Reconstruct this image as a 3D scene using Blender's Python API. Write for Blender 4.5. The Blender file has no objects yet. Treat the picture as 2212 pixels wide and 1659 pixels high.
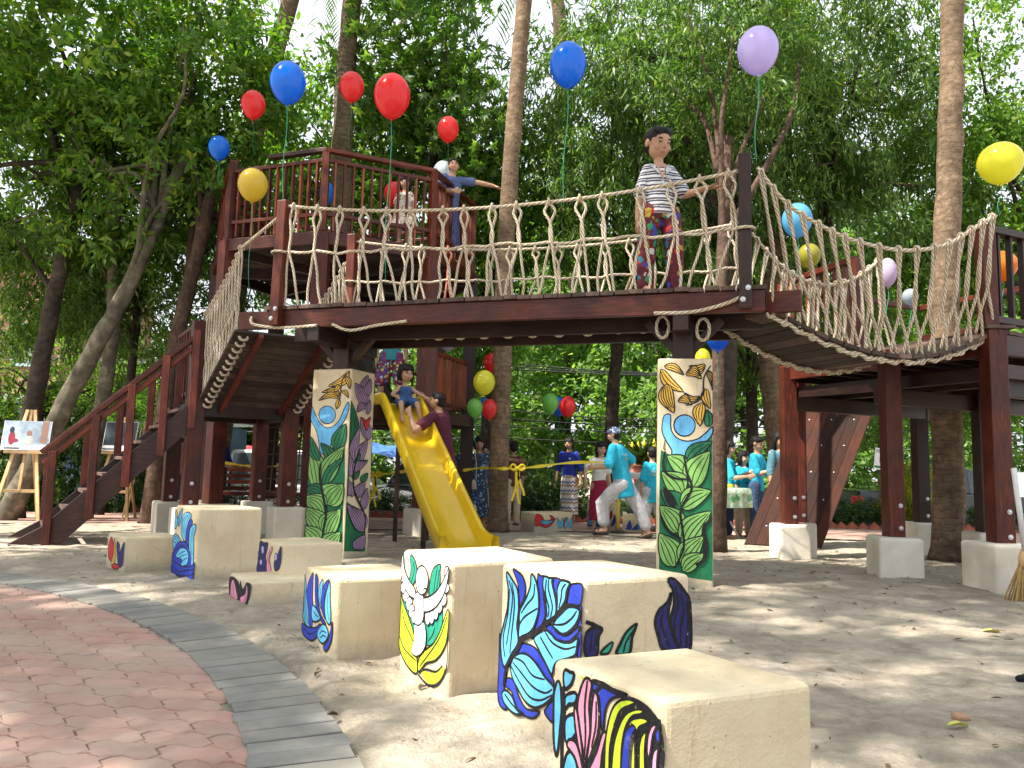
import bpy, bmesh, math, random
import numpy as np
from mathutils import Vector, Matrix, Euler, noise as mnoise
from mathutils.geometry import tessellate_polygon

sc = bpy.context.scene
COL = sc.collection
rnd = random.Random(7)
V = Vector
pi = math.pi

# ------------------------------------------------------------------ camera
FOC, CAMH = 1660.0, 0.90
PIT = math.atan((1005 - 829.5) / FOC)
ROL = 0.024
cF = V((0, math.cos(PIT), math.sin(PIT)))
cR0 = V((1, 0, 0))
cU0 = V((0, -math.sin(PIT), math.cos(PIT)))
cR = math.cos(ROL) * cR0 + math.sin(ROL) * cU0
cU = math.cos(ROL) * cU0 - math.sin(ROL) * cR0
cC = V((0, 0, CAMH))
cam_d = bpy.data.cameras.new('camera')
cam = bpy.data.objects.new('camera', cam_d)
COL.objects.link(cam)
m = Matrix((cR, cU, -cF)).transposed().to_4x4()
m.translation = cC
cam.matrix_world = m
cam_d.sensor_fit = 'HORIZONTAL'
cam_d.sensor_width = 36
cam_d.lens = 36 * FOC / 2212
cam_d.clip_end = 500
cam_d.clip_start = 0.05
sc.camera = cam

# ------------------------------------------------------------------ sky, sun, exposure
SUN_TO = V((-0.52, -0.26, 0.82)).normalized()          # towards the sun: high, left and a little behind the camera
world = bpy.data.worlds.new('World')
sc.world = world
world.use_nodes = True
wn = world.node_tree
bg = wn.nodes['Background']
sky = wn.nodes.new('ShaderNodeTexSky')
sky.sky_type = 'NISHITA'
sky.sun_disc = False
sky.sun_elevation = math.asin(SUN_TO.z)
sky.sun_rotation = math.atan2(SUN_TO.x, SUN_TO.y)
sky.air_density = 1.0
sky.dust_density = 5.0
sky.ozone_density = 1.0
# thin bright haze cloud over the blue, as in the photograph's white sky
wtc = wn.nodes.new('ShaderNodeTexCoord')
wnz = wn.nodes.new('ShaderNodeTexNoise'); wnz.inputs['Scale'].default_value = 2.2; wnz.inputs['Detail'].default_value = 5
wn.links.new(wtc.outputs['Generated'], wnz.inputs['Vector'])
wmr = wn.nodes.new('ShaderNodeMapRange'); wmr.inputs[1].default_value, wmr.inputs[2].default_value = .3, .65
wmr.inputs[3].default_value, wmr.inputs[4].default_value = .60, .95
wn.links.new(wnz.outputs['Fac'], wmr.inputs[0])
wmx = wn.nodes.new('ShaderNodeMix'); wmx.data_type = 'RGBA'
wn.links.new(wmr.outputs[0], wmx.inputs[0]); wn.links.new(sky.outputs[0], wmx.inputs[6])
wmx.inputs[7].default_value = (4.0, 4.15, 4.35, 1)
wn.links.new(wmx.outputs[2], bg.inputs[0])
bg.inputs[1].default_value = 0.15
sd = bpy.data.lights.new('sun', 'SUN')
sd.energy = 5.0
sd.angle = math.radians(0.55)
sd.color = (1.0, 0.93, 0.82)
so = bpy.data.objects.new('sun', sd)
COL.objects.link(so)
so.rotation_euler = SUN_TO.to_track_quat('Z', 'Y').to_euler()
so.location = SUN_TO * 40
sc.view_settings.view_transform = 'Standard'
sc.view_settings.look = 'None'
sc.view_settings.exposure = 1.28
sc.view_settings.gamma = 1.0
sc.view_settings.use_curve_mapping = False
sc.render.engine = 'CYCLES'
sc.cycles.max_bounces = 7
sc.cycles.diffuse_bounces = 4
sc.cycles.glossy_bounces = 3
sc.cycles.transmission_bounces = 5
sc.cycles.transparent_max_bounces = 6
sc.cycles.sample_clamp_indirect = 6.0
sc.cycles.use_denoising = True

# ------------------------------------------------------------------ pixel helpers (photograph measured at 2212 x 1659)
def ray(x, y):
    return cF + cR * ((x - 1106) / FOC) - cU * ((y - 829.5) / FOC)
def at(x, y, Y):
    d = ray(x, y)
    return cC + d * (Y / d.y)
def gnd(x, y, z=0.0):
    d = ray(x, y)
    return cC + d * ((z - CAMH) / d.z)
def gz(Y):                                   # the ground falls slightly towards the street
    if Y < 7: return 0.0
    if Y < 15.5: return -0.16 * (Y - 7) / 8.5
    return -0.16

# ------------------------------------------------------------------ material helpers
MATS = {}
def node_mat(name):
    mt = bpy.data.materials.new(name)
    mt.use_nodes = True
    nt = mt.node_tree
    return mt, nt, nt.nodes['Principled BSDF']
def N(nt, typ, **kw):
    n = nt.nodes.new('ShaderNode' + typ)
    for k, v in kw.items():
        if isinstance(k, str) and hasattr(n, k): setattr(n, k, v)
    return n
def ramp(nt, fac, stops):
    r = N(nt, 'ValToRGB')
    e = r.color_ramp.elements
    while len(e) > 1: e.remove(e[-1])
    e[0].position, e[0].color = stops[0][0], (*stops[0][1], 1)
    for p_, c in stops[1:]:
        q = e.new(p_); q.color = (*c, 1)
    nt.links.new(fac, r.inputs[0])
    return r.outputs[0]
def noise(nt, scale=5, detail=4, rough=.55, vec=None, dist=0):
    n = N(nt, 'TexNoise')
    n.inputs['Scale'].default_value = scale
    n.inputs['Detail'].default_value = detail
    n.inputs['Roughness'].default_value = rough
    n.inputs['Distortion'].default_value = dist
    if vec is not None: nt.links.new(vec, n.inputs['Vector'])
    return n.outputs['Fac']
def coords(nt, kind='Object', scale=(1, 1, 1), rot=(0, 0, 0)):
    tc = N(nt, 'TexCoord')
    mp = N(nt, 'Mapping')
    mp.inputs['Scale'].default_value = scale
    mp.inputs['Rotation'].default_value = rot
    nt.links.new(tc.outputs[kind], mp.inputs['Vector'])
    return mp.outputs[0]
def bump(nt, b, h, strength=.3, dist=.01, prev=None):
    n = N(nt, 'Bump')
    n.inputs['Strength'].default_value = strength
    n.inputs['Distance'].default_value = dist
    nt.links.new(h, n.inputs['Height'])
    if prev is not None: nt.links.new(prev, n.inputs['Normal'])
    nt.links.new(n.outputs[0], b.inputs['Normal'])
    return n.outputs[0]
def mixc(nt, fac, a, b_, mode='MIX'):
    n = N(nt, 'Mix', data_type='RGBA', blend_type=mode)
    for s, v in ((n.inputs[0], fac), (n.inputs[6], a), (n.inputs[7], b_)):
        if hasattr(v, 'links') or hasattr(v, 'is_linked'): nt.links.new(v, s)
        else: s.default_value = v if not isinstance(v, tuple) else (*v, 1) if len(v) == 3 else v
    return n.outputs[2]
def paint(name, col, rough=.5, var=.12, scale=14, metallic=0, bmp=0, bscale=60, coat=0, spec=.5, bdist=.004):
    """plain coloured surface with slight unevenness"""
    if name in MATS: return MATS[name]
    mt, nt, b = node_mat(name)
    vec = coords(nt)
    f = noise(nt, scale, 5, .6, vec)
    lo = tuple(max(0, c * (1 - var)) for c in col)
    hi = tuple(min(1, c * (1 + var)) for c in col)
    nt.links.new(ramp(nt, f, [(.3, lo), (.7, hi)]), b.inputs['Base Color'])
    b.inputs['Roughness'].default_value = rough
    b.inputs['Metallic'].default_value = metallic
    b.inputs['Coat Weight'].default_value = coat
    b.inputs['Specular IOR Level'].default_value = spec
    if bmp: bump(nt, b, noise(nt, bscale, 4, .6, vec), bmp, bdist)
    MATS[name] = mt
    return mt
def hand_paint(name, col):
    """brushed wall paint: streaks, thin spots where the plaster shows, rough relief of the wall"""
    mt, nt, b = node_mat(name)
    vec = coords(nt)
    st_ = noise(nt, 9, 5, .7, coords(nt, 'Object', (1, 1, .35)), 1.2)
    lo = tuple(c * .68 for c in col); hi = tuple(min(1, c * 1.22 + .012) for c in col)
    c = ramp(nt, st_, [(.28, lo), (.5, col), (.74, hi)])
    thin = ramp(nt, noise(nt, 75, 3, .7, vec), [(.66, (0, 0, 0)), (.76, (.55, .55, .55))])
    c = mixc(nt, thin, c, (.60, .51, .37))
    worn = ramp(nt, noise(nt, 5, 6, .75, vec, .6), [(.66, (0, 0, 0)), (.8, (.4, .4, .4))])
    c = mixc(nt, worn, c, (.50, .43, .32))
    nt.links.new(c, b.inputs['Base Color'])
    b.inputs['Roughness'].default_value = .62; b.inputs['Specular IOR Level'].default_value = .3
    p1 = bump(nt, b, noise(nt, 28, 4, .7, vec), .4, .006)
    bump(nt, b, noise(nt, 85, 3, .6, vec), .5, .004, p1)
    MATS[name] = mt

def wood(name, dark, mid, light, rough=.38, sc_=(2.2, 14, 14), coat=.15, kind='Generated'):
    """varnished timber: grain along the piece, worn streaks"""
    mt, nt, b = node_mat(name)
    vec = coords(nt, 'UV', (1.2, 9, 1))
    g = noise(nt, 5, 6, .65, vec, .4)
    vec2 = coords(nt, 'Object', (1.3, 1.3, 1.3))
    g2 = noise(nt, 2.3, 4, .6, vec2)
    c1 = ramp(nt, g, [(.25, dark), (.5, mid), (.78, light)])
    oi = N(nt, 'ObjectInfo')
    v = N(nt, 'MapRange')
    v.inputs[3].default_value, v.inputs[4].default_value = .65, 1.55
    nt.links.new(oi.outputs['Random'], v.inputs[0])
    w = ramp(nt, g2, [(.3, (.62, .62, .62)), (.55, (1.1, 1.05, 1.0)), (.75, (1.6, 1.6, 1.55))])
    c2 = mixc(nt, 1.0, c1, w, 'MULTIPLY')
    c3 = N(nt, 'VectorMath', operation='SCALE')
    nt.links.new(c2, c3.inputs[0]); nt.links.new(v.outputs[0], c3.inputs['Scale'])
    nt.links.new(c3.outputs[0], b.inputs['Base Color'])
    rr = N(nt, 'MapRange')
    rr.inputs[3].default_value, rr.inputs[4].default_value = rough - .08, rough + .22
    nt.links.new(g2, rr.inputs[0]); nt.links.new(rr.outputs[0], b.inputs['Roughness'])
    b.inputs['Coat Weight'].default_value = coat
    b.inputs['Coat Roughness'].default_value = .3
    b.inputs['Specular IOR Level'].default_value = .32
    bump(nt, b, g, .35, .004)
    MATS[name] = mt
    return mt
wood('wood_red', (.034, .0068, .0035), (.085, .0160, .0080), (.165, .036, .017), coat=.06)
wood('wood_orange', (.12, .03, .013), (.21, .055, .025), (.30, .09, .04), coat=.08)  # brighter copy of wood_red, sunlight put into rail colour; plain red on the bench
wood('wood_dark', (.012, .0055, .0045), (.026, .011, .008), (.050, .021, .015), coat=.05)  # darker copy of the timber, shade of undersides and rear pieces put into colour
wood('wood_grey', (.05, .034, .028), (.095, .062, .05), (.16, .11, .088), rough=.6, coat=0)
wood('wood_panel', (.016, .0052, .003), (.034, .010, .0055), (.055, .017, .009), rough=.75, coat=0)
wood('wood_pine', (.40, .26, .13), (.55, .38, .2), (.66, .48, .28), rough=.6, coat=0)
wood('wood_weathered', (.030, .022, .018), (.060, .043, .034), (.11, .082, .064), rough=.7, coat=0)

def rope_mat(name, c0, c1):
    mt, nt, b = node_mat(name)
    vec = coords(nt, 'UV')
    sx = N(nt, 'SeparateXYZ'); nt.links.new(vec, sx.inputs[0])
    ad = N(nt, 'Math', operation='MULTIPLY_ADD')
    nt.links.new(sx.outputs[1], ad.inputs[0]); ad.inputs[1].default_value = 3.0
    nt.links.new(sx.outputs[0], ad.inputs[2])
    fr = N(nt, 'Math', operation='FRACT'); nt.links.new(ad.outputs[0], fr.inputs[0])
    pp = N(nt, 'Math', operation='PINGPONG'); nt.links.new(fr.outputs[0], pp.inputs[0]); pp.inputs[1].default_value = .5
    n2 = noise(nt, 9, 4, .6, coords(nt, 'Object'))
    col = ramp(nt, pp.outputs[0], [(.04, tuple(c * .55 for c in c0)), (.2, c0), (.5, c1)])
    dirt = ramp(nt, n2, [(.3, (.78, .72, .62)), (.6, (1, 1, 1))])
    nt.links.new(mixc(nt, 1, col, dirt, 'MULTIPLY'), b.inputs['Base Color'])
    b.inputs['Roughness'].default_value = .85
    b.inputs['Specular IOR Level'].default_value = .2
    bump(nt, b, pp.outputs[0], 1.0, .008)
    MATS[name] = mt
rope_mat('rope', (.52, .44, .33), (.80, .72, .60))
rope_mat('rope_pink', (.55, .20, .15), (.75, .32, .26))
rope_mat('rope_net', (.12, .09, .06), (.24, .18, .12))

def concrete():
    mt, nt, b = node_mat('concrete_cream')
    vec = coords(nt, 'Object')
    n1 = noise(nt, 2.5, 5, .6, vec); n2 = noise(nt, 85, 3, .6, vec); n3 = noise(nt, 28, 4, .7, vec)
    c = ramp(nt, n1, [(.3, (.56, .45, .29)), (.55, (.68, .58, .40)), (.75, (.72, .635, .47))])
    st = ramp(nt, noise(nt, 6, 6, .75, coords(nt, 'Object', (5, 5, .6)), .6), [(.26, (.70, .60, .47)), (.44, (1, 1, 1))])
    c = mixc(nt, .85, c, st, 'MULTIPLY')
    vo = N(nt, 'TexVoronoi'); vo.inputs['Scale'].default_value = 26; nt.links.new(vec, vo.inputs['Vector'])
    pit = N(nt, 'Math', operation='LESS_THAN'); nt.links.new(vo.outputs['Distance'], pit.inputs[0]); pit.inputs[1].default_value = .075
    pm = N(nt, 'Math', operation='MULTIPLY'); nt.links.new(pit.outputs[0], pm.inputs[0]); nt.links.new(ramp(nt, n1, [(.42, (0, 0, 0)), (.5, (.8, .8, .8))]), pm.inputs[1])
    c = mixc(nt, pm.outputs[0], c, (.20, .155, .10))
    scf = ramp(nt, noise(nt, 3.3, 6, .8, vec, 1.4), [(.60, (0, 0, 0)), (.72, (.5, .5, .5))])
    c = mixc(nt, scf, c, (.40, .33, .23))
    # splashed dust near the foot
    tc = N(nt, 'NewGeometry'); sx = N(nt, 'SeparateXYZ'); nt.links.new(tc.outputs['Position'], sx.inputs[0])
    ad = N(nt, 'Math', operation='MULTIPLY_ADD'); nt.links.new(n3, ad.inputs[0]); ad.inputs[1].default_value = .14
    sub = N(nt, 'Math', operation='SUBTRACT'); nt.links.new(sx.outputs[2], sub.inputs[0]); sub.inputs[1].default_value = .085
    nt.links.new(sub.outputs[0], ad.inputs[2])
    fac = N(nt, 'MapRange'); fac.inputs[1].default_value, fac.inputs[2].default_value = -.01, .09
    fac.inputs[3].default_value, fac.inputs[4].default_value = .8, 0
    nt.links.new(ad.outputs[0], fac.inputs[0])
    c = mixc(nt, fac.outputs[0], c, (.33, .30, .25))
    nt.links.new(c, b.inputs['Base Color'])
    b.inputs['Roughness'].default_value = .82
    b.inputs['Specular IOR Level'].default_value = .25
    p1 = bump(nt, b, n3, .5, .008)
    bump(nt, b, n2, .55, .004, p1)
    MATS['concrete_cream'] = mt
concrete()
def concrete_white():
    mt, nt, b = node_mat('concrete_white')
    vec = coords(nt, 'Object')
    n1 = noise(nt, 3, 5, .65, vec); n2 = noise(nt, 60, 4, .65, vec)
    c = ramp(nt, n1, [(.3, (.56, .51, .42)), (.6, (.70, .66, .57))])
    nt.links.new(c, b.inputs['Base Color'])
    b.inputs['Roughness'].default_value = .85
    bump(nt, b, n2, .5, .006)
    MATS['concrete_white'] = mt
concrete_white()

def sand():
    mt, nt, b = node_mat('sand')
    vec = coords(nt, 'Object')
    n0 = noise(nt, .6, 4, .6, vec); n1 = noise(nt, 4, 6, .68, vec, .3); n2 = noise(nt, 60, 4, .7, vec)
    n3 = noise(nt, 14, 6, .75, coords(nt, 'Object', (1, 1, 1)), .8)
    c = ramp(nt, n1, [(.3, (.31, .265, .21)), (.5, (.43, .38, .31)), (.7, (.52, .465, .39))])
    c = mixc(nt, 1.0, c, ramp(nt, n0, [(.35, (.82, .8, .78)), (.65, (1.08, 1.06, 1.04))]), 'MULTIPLY')
    c = mixc(nt, ramp(nt, n3, [(.60, (0, 0, 0)), (.72, (.6, .6, .6))]), c, (.12, .095, .07))
    c = mixc(nt, ramp(nt, n2, [(.66, (0, 0, 0)), (.76, (.6, .6, .6))]), c, (.55, .5, .42))
    nt.links.new(c, b.inputs['Base Color'])
    b.inputs['Roughness'].default_value = .95
    b.inputs['Specular IOR Level'].default_value = .15
    p1 = bump(nt, b, n1, .8, .06)
    p2 = bump(nt, b, n3, .9, .03, p1)
    bump(nt, b, n2, .7, .006, p2)
    MATS['sand'] = mt
sand()
def paver(name, lo, hi, dust):
    mt, nt, b = node_mat(name)
    vec = coords(nt, 'Object')
    geo = N(nt, 'NewGeometry')
    n1 = noise(nt, 7, 5, .65, geo.outputs['Position']); n2 = noise(nt, 140, 3, .6, geo.outputs['Position'])
    n3 = noise(nt, 1.7, 5, .7, geo.outputs['Position'], .5)
    c = ramp(nt, n1, [(.3, lo), (.7, hi)])
    oi = N(nt, 'ObjectInfo')
    c = mixc(nt, .8, c, ramp(nt, oi.outputs['Random'], [(0, (.78, .76, .76)), (.5, (1, 1, 1)), (1, (1.15, 1.12, 1.1))]), 'MULTIPLY')
    d = ramp(nt, n3, [(.34, (.12, .12, .12)), (.62, (.85, .85, .85))])
    c = mixc(nt, d, c, dust)
    nt.links.new(c, b.inputs['Base Color'])
    b.inputs['Roughness'].default_value = .88
    b.inputs['Specular IOR Level'].default_value = .25
    bump(nt, b, n2, .5, .003)
    MATS[name] = mt
paver('paver_red', (.33, .165, .135), (.46, .255, .215), (.43, .34, .28))
paver('paver_grey', (.135, .14, .138), (.24, .245, .24), (.31, .285, .245))
def far_paving():
    mt, nt, b = node_mat('far_paving')
    vec = coords(nt, 'Object', (1, 1, 1), (0, 0, .4))
    br = N(nt, 'TexBrick')
    nt.links.new(vec, br.inputs['Vector'])
    br.inputs['Color1'].default_value = (.36, .17, .14, 1); br.inputs['Color2'].default_value = (.46, .24, .2, 1)
    br.inputs['Mortar'].default_value = (.33, .27, .22, 1)
    br.inputs['Scale'].default_value = 1; br.inputs['Brick Width'].default_value = .22; br.inputs['Row Height'].default_value = .11
    br.inputs['Mortar Size'].default_value = .008
    d = ramp(nt, noise(nt, 1.2, 5, .7, vec, .5), [(.4, (0, 0, 0)), (.7, (.8, .8, .8))])
    nt.links.new(mixc(nt, d, br.outputs['Color'], (.42, .345, .275)), b.inputs['Base Color'])
    b.inputs['Roughness'].default_value = .9
    bump(nt, b, br.outputs['Fac'], .4, -.006)
    MATS['far_paving'] = mt
far_paving()

def leafmat(name, c_dark, c_mid, c_light, trans=.45, rough=.42):
    mt, nt, b = node_mat(name)
    geo = N(nt, 'NewGeometry')
    col = ramp(nt, geo.outputs['Random Per Island'], [(0, c_dark), (.5, c_mid), (.93, c_light), (1, (c_light[0] * 1.5, c_light[1] * 1.15, c_light[2]))])
    nt.links.new(col, b.inputs['Base Color'])
    b.inputs['Roughness'].default_value = rough
    b.inputs['Specular IOR Level'].default_value = .35
    tr = N(nt, 'BsdfTranslucent')
    tcol = mixc(nt, 1.0, col, (1.35, 1.5, .5), 'MULTIPLY')
    nt.links.new(tcol, tr.inputs[0])
    mx = N(nt, 'MixShader'); mx.inputs[0].default_value = trans
    nt.links.new(b.outputs[0], mx.inputs[1]); nt.links.new(tr.outputs[0], mx.inputs[2])
    nt.links.new(mx.outputs[0], nt.nodes['Material Output'].inputs['Surface'])
    MATS[name] = mt
leafmat('leaf_broad', (.048, .118, .020), (.098, .21, .030), (.20, .32, .045), trans=.5)
leafmat('leaf_narrow', (.046, .104, .026), (.088, .18, .042), (.17, .265, .065), trans=.45)
leafmat('leaf_palmate', (.045, .11, .025), (.09, .19, .04), (.16, .26, .055), trans=.5)
leafmat('leaf_bright', (.07, .16, .022), (.12, .24, .03), (.19, .31, .045), trans=.55)
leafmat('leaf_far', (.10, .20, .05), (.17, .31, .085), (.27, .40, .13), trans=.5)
leafmat('leaf_shrub', (.025, .06, .018), (.045, .105, .025), (.09, .16, .035), trans=.4)
leafmat('leaf_yellow', (.18, .24, .02), (.28, .32, .03), (.4, .36, .04), trans=.5)
leafmat('leaf_dry', (.06, .038, .02), (.13, .085, .045), (.22, .155, .085), trans=.1, rough=.8)
leafmat('leaf_palm', (.035, .075, .02), (.06, .12, .03), (.10, .16, .045), trans=.4)

def bark(name, lo, mid, hi, rings=0, scale=9, bstr=.7):
    mt, nt, b = node_mat(name)
    vec = coords(nt, 'UV')
    geo = N(nt, 'NewGeometry')
    n1 = noise(nt, scale, 6, .68, geo.outputs['Position'], .5)
    n3 = noise(nt, 2.2, 4, .6, geo.outputs['Position'], .4)
    st = noise(nt, 7, 5, .7, coords(nt, 'Object', (6, 6, 1.1)))
    c = ramp(nt, n1, [(.28, lo), (.5, mid), (.72, hi)])
    c = mixc(nt, 1, c, ramp(nt, n3, [(.35, (.7, .7, .7)), (.65, (1.2, 1.18, 1.12))]), 'MULTIPLY')
    h = n1
    if rings:
        w = N(nt, 'TexWave', wave_type='BANDS', bands_direction='Z', wave_profile='SAW')
        w.inputs['Scale'].default_value = rings; w.inputs['Distortion'].default_value = 5.5
        w.inputs['Detail'].default_value = 3; w.inputs['Detail Scale'].default_value = 2.0
        nt.links.new(geo.outputs['Position'], w.inputs['Vector'])
        c = mixc(nt, 1, c, ramp(nt, w.outputs['Fac'], [(0, (.66, .63, .6)), (.2, (1, 1, 1)), (.9, (1.04, 1.02, 1)), (1, (.74, .71, .68))]), 'MULTIPLY')
        p0 = bump(nt, b, w.outputs['Fac'], .5, .02)
        p1 = bump(nt, b, n1, bstr, .02, p0)
    else:
        p1 = bump(nt, b, n1, bstr, .03)
    bump(nt, b, st, .6, .015, p1)
    nt.links.new(c, b.inputs['Base Color'])
    b.inputs['Roughness'].default_value = .9
    b.inputs['Specular IOR Level'].default_value = .2
    MATS[name] = mt
bark('bark_palm', (.11, .078, .052), (.20, .145, .10), (.33, .25, .175), rings=4.2, scale=12)
bark('bark_palm_dark', (.08, .058, .042), (.15, .11, .08), (.24, .18, .13), rings=3.4, scale=12)
bark('bark_dark', (.026, .020, .017), (.052, .042, .034), (.10, .08, .064))
bark('bark_pale', (.07, .06, .046), (.13, .115, .088), (.27, .24, .18), scale=5)
bark('bark_brown', (.042, .027, .020), (.085, .055, .041), (.15, .10, .075), scale=14)

# ------------------------------------------------------------------ mesh builder
class MB:
    def __init__(s):
        s.v, s.f, s.m, s.uv = [], [], [], []
    def quad(s, pts, mi=0, uvs=None):
        n = len(s.v); s.v += [tuple(p) for p in pts]
        s.f.append(tuple(range(n, n + len(pts)))); s.m.append(mi)
        s.uv.append(uvs or [(0, 0)] * len(pts))
        return s
    def box(s, c, size, rz=0, mi=0, rot=None):
        """axis box, centre c, sizes, turned about z"""
        M = rot if rot is not None else Matrix.Rotation(rz, 3, 'Z')
        c = V(c)
        ex = M @ V((1, 0, 0)); ey = M @ V((0, 1, 0)); ez = M @ V((0, 0, 1))
        return s.obox(c, ex * size[0], ey * size[1], ez * size[2], mi)
    def obox(s, c, a, b, d, mi=0):
        n = len(s.v)
        la = max((a.length, 0), (b.length, 1), (d.length, 2))[1]
        P = [(-.5, -.5, -.5), (.5, -.5, -.5), (.5, .5, -.5), (-.5, .5, -.5), (-.5, -.5, .5), (.5, -.5, .5), (.5, .5, .5), (-.5, .5, .5)]
        s.v += [tuple(c + a * x + b * y + d * z) for x, y, z in P]
        L = (a.length, b.length, d.length)
        r0 = rnd.random() * 7
        for F in ((0, 3, 2, 1), (4, 5, 6, 7), (0, 1, 5, 4), (1, 2, 6, 5), (2, 3, 7, 6), (3, 0, 4, 7)):
            s.f.append(tuple(n + i for i in F)); s.m.append(mi)
            uv = []
            for i in F:
                k = [P[i][j] * L[j] for j in range(3)]
                o = [k[j] for j in range(3) if j != la]
                uv.append((k[la] + r0, o[0] + o[1] + r0))
            s.uv.append(uv)
        return s
    def bar(s, p, q, w, t, up=(0, 0, 1), mi=0, ext=0):
        """beam from p to q; w across, t along up"""
        p, q, up = V(p), V(q), V(up)
        d = (q - p)
        L = d.length
        d = d / L
        sd_ = d.cross(up)
        if sd_.length < 1e-4: sd_ = d.cross(V((1, 0, 0)))
        sd_.normalize(); u = sd_.cross(d).normalized()
        return s.obox((p + q) / 2, d * (L + 2 * ext), sd_ * w, u * t, mi)
    def tube(s, pts, rad, n=8, mi=0, caps=True, uvk=1.0):
        pts = [V(p) for p in pts]
        if not hasattr(rad, '__len__'): rad = [rad] * len(pts)
        base = len(s.v)
        t0 = (pts[1] - pts[0]).normalized()
        ref = V((0, 0, 1)) if abs(t0.z) < .9 else V((1, 0, 0))
        x = t0.cross(ref).normalized()
        L = 0
        Ls = []
        for i, p in enumerate(pts):
            t = (pts[min(i + 1, len(pts) - 1)] - pts[max(i - 1, 0)])
            if t.length < 1e-9: t = t0
            t = t.normalized()
            x = (x - t * x.dot(t))
            if x.length < 1e-6: x = t.cross(V((1, 0, 0)))
            x.normalize()
            y = t.cross(x)
            if i: L += (p - pts[i - 1]).length
            Ls.append(L)
            for k in range(n):
                a = 2 * pi * k / n
                s.v.append(tuple(p + (x * math.cos(a) + y * math.sin(a)) * rad[i]))
        for i in range(len(pts) - 1):
            for k in range(n):
                k2 = (k + 1) % n
                s.f.append((base + i * n + k, base + i * n + k2, base + (i + 1) * n + k2, base + (i + 1) * n + k)); s.m.append(mi)
                u0, u1 = Ls[i] * uvk, Ls[i + 1] * uvk
                s.uv.append([(u0, k / n), (u0, (k + 1) / n), (u1, (k + 1) / n), (u1, k / n)])
        if caps:
            s.f.append(tuple(base + k for k in reversed(range(n)))); s.m.append(mi); s.uv.append([(0, 0)] * n)
            e = base + (len(pts) - 1) * n
            s.f.append(tuple(e + k for k in range(n))); s.m.append(mi); s.uv.append([(0, 0)] * n)
        return s
    def lathe(s, prof, n=16, c=(0, 0, 0), mi=0, axis=None):
        """profile [(r,z)] about z through c (or a 3x3 axis matrix)"""
        base = len(s.v); c = V(c)
        for r, z in prof:
            for k in range(n):
                a = 2 * pi * k / n
                p = V((r * math.cos(a), r * math.sin(a), z))
                if axis is not None: p = axis @ p
                s.v.append(tuple(c + p))
        for i in range(len(prof) - 1):
            for k in range(n):
                k2 = (k + 1) % n
                s.f.append((base + i * n + k, base + i * n + k2, base + (i + 1) * n + k2, base + (i + 1) * n + k)); s.m.append(mi)
                s.uv.append([(k / n, i), ((k + 1) / n, i), ((k + 1) / n, i + 1), (k / n, i + 1)])
        for i, rev in ((0, True), (len(prof) - 1, False)):
            if prof[i][0] > 1e-4:
                ids = [base + i * n + k for k in range(n)]
                s.f.append(tuple(reversed(ids) if rev else ids)); s.m.append(mi); s.uv.append([(0, 0)] * n)
        return s
    def prism(s, poly, z0, z1, mi=0, M=None):
        """polygon [(x,y)] ccw extruded in z (M: 4x4 to place it)"""
        n = len(poly); b = len(s.v)
        for z in (z0, z1):
            for x, y in poly:
                p = V((x, y, z))
                if M is not None: p = M @ p
                s.v.append(tuple(p))
        s.f.append(tuple(b + i for i in reversed(range(n)))); s.m.append(mi); s.uv.append([(poly[i][0], poly[i][1]) for i in reversed(range(n))])
        s.f.append(tuple(b + n + i for i in range(n))); s.m.append(mi); s.uv.append([(q[0], q[1]) for q in poly])
        for i in range(n):
            j = (i + 1) % n
            s.f.append((b + i, b + j, b + n + j, b + n + i)); s.m.append(mi); s.uv.append([(0, 0), (.1, 0), (.1, .1), (0, .1)])
        return s
    def mesh(s, name='mesh', mats=None, smooth=False):
        me = bpy.data.meshes.new(name)
        me.from_pydata(s.v, [], s.f)
        ul = me.uv_layers.new(name='UVMap')
        flat = [c for f in s.uv for u in f for c in u]
        ul.data.foreach_set('uv', flat)
        for mt in (mats or []): me.materials.append(mt)
        if any(s.m): me.polygons.foreach_set('material_index', s.m)
        if smooth: me.polygons.foreach_set('use_smooth', [True] * len(s.f))
        me.update()
        return me
    def build(s, name, mats, parent=None, smooth=False, bevel=0, seg=2, **tags):
        if not isinstance(mats, (list, tuple)): mats = [mats]
        mats = [MATS[q] if isinstance(q, str) else q for q in mats]
        return obj(name, s.mesh(name, mats, smooth), parent, bevel, seg, **tags)

def obj(name, me, parent=None, bevel=0, seg=2, **tags):
    o = bpy.data.objects.new(name, me)
    COL.objects.link(o)
    if bevel:
        bm_ = o.modifiers.new('bevel', 'BEVEL')
        bm_.width = bevel; bm_.segments = seg; bm_.limit_method = 'ANGLE'
    if parent is not None: attach(o, parent)
    for k, v in tags.items():
        if v: o[{'cat': 'category'}.get(k, k)] = v
    return o
def wmat(o):
    M = Matrix.LocRotScale(o.location, o.rotation_euler, o.scale)
    return wmat(o.parent) @ o.matrix_parent_inverse @ M if o.parent else M
def attach(o, parent):
    """child geometry is given in world coordinates"""
    o.parent = parent
    o.matrix_parent_inverse = wmat(parent).inverted()
def thing(name, label, cat, loc=(0, 0, 0), group=None, rz=0):
    o = bpy.data.objects.new(name, None)
    o.empty_display_size = .1
    COL.objects.link(o)
    o.location = loc; o.rotation_euler = (0, 0, rz)
    o['label'] = label; o['category'] = cat
    if group: o['group'] = group
    return o
def child_local(o, parent):
    """child geometry is given in the parent's own coordinates"""
    o.parent = parent
    return o
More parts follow.
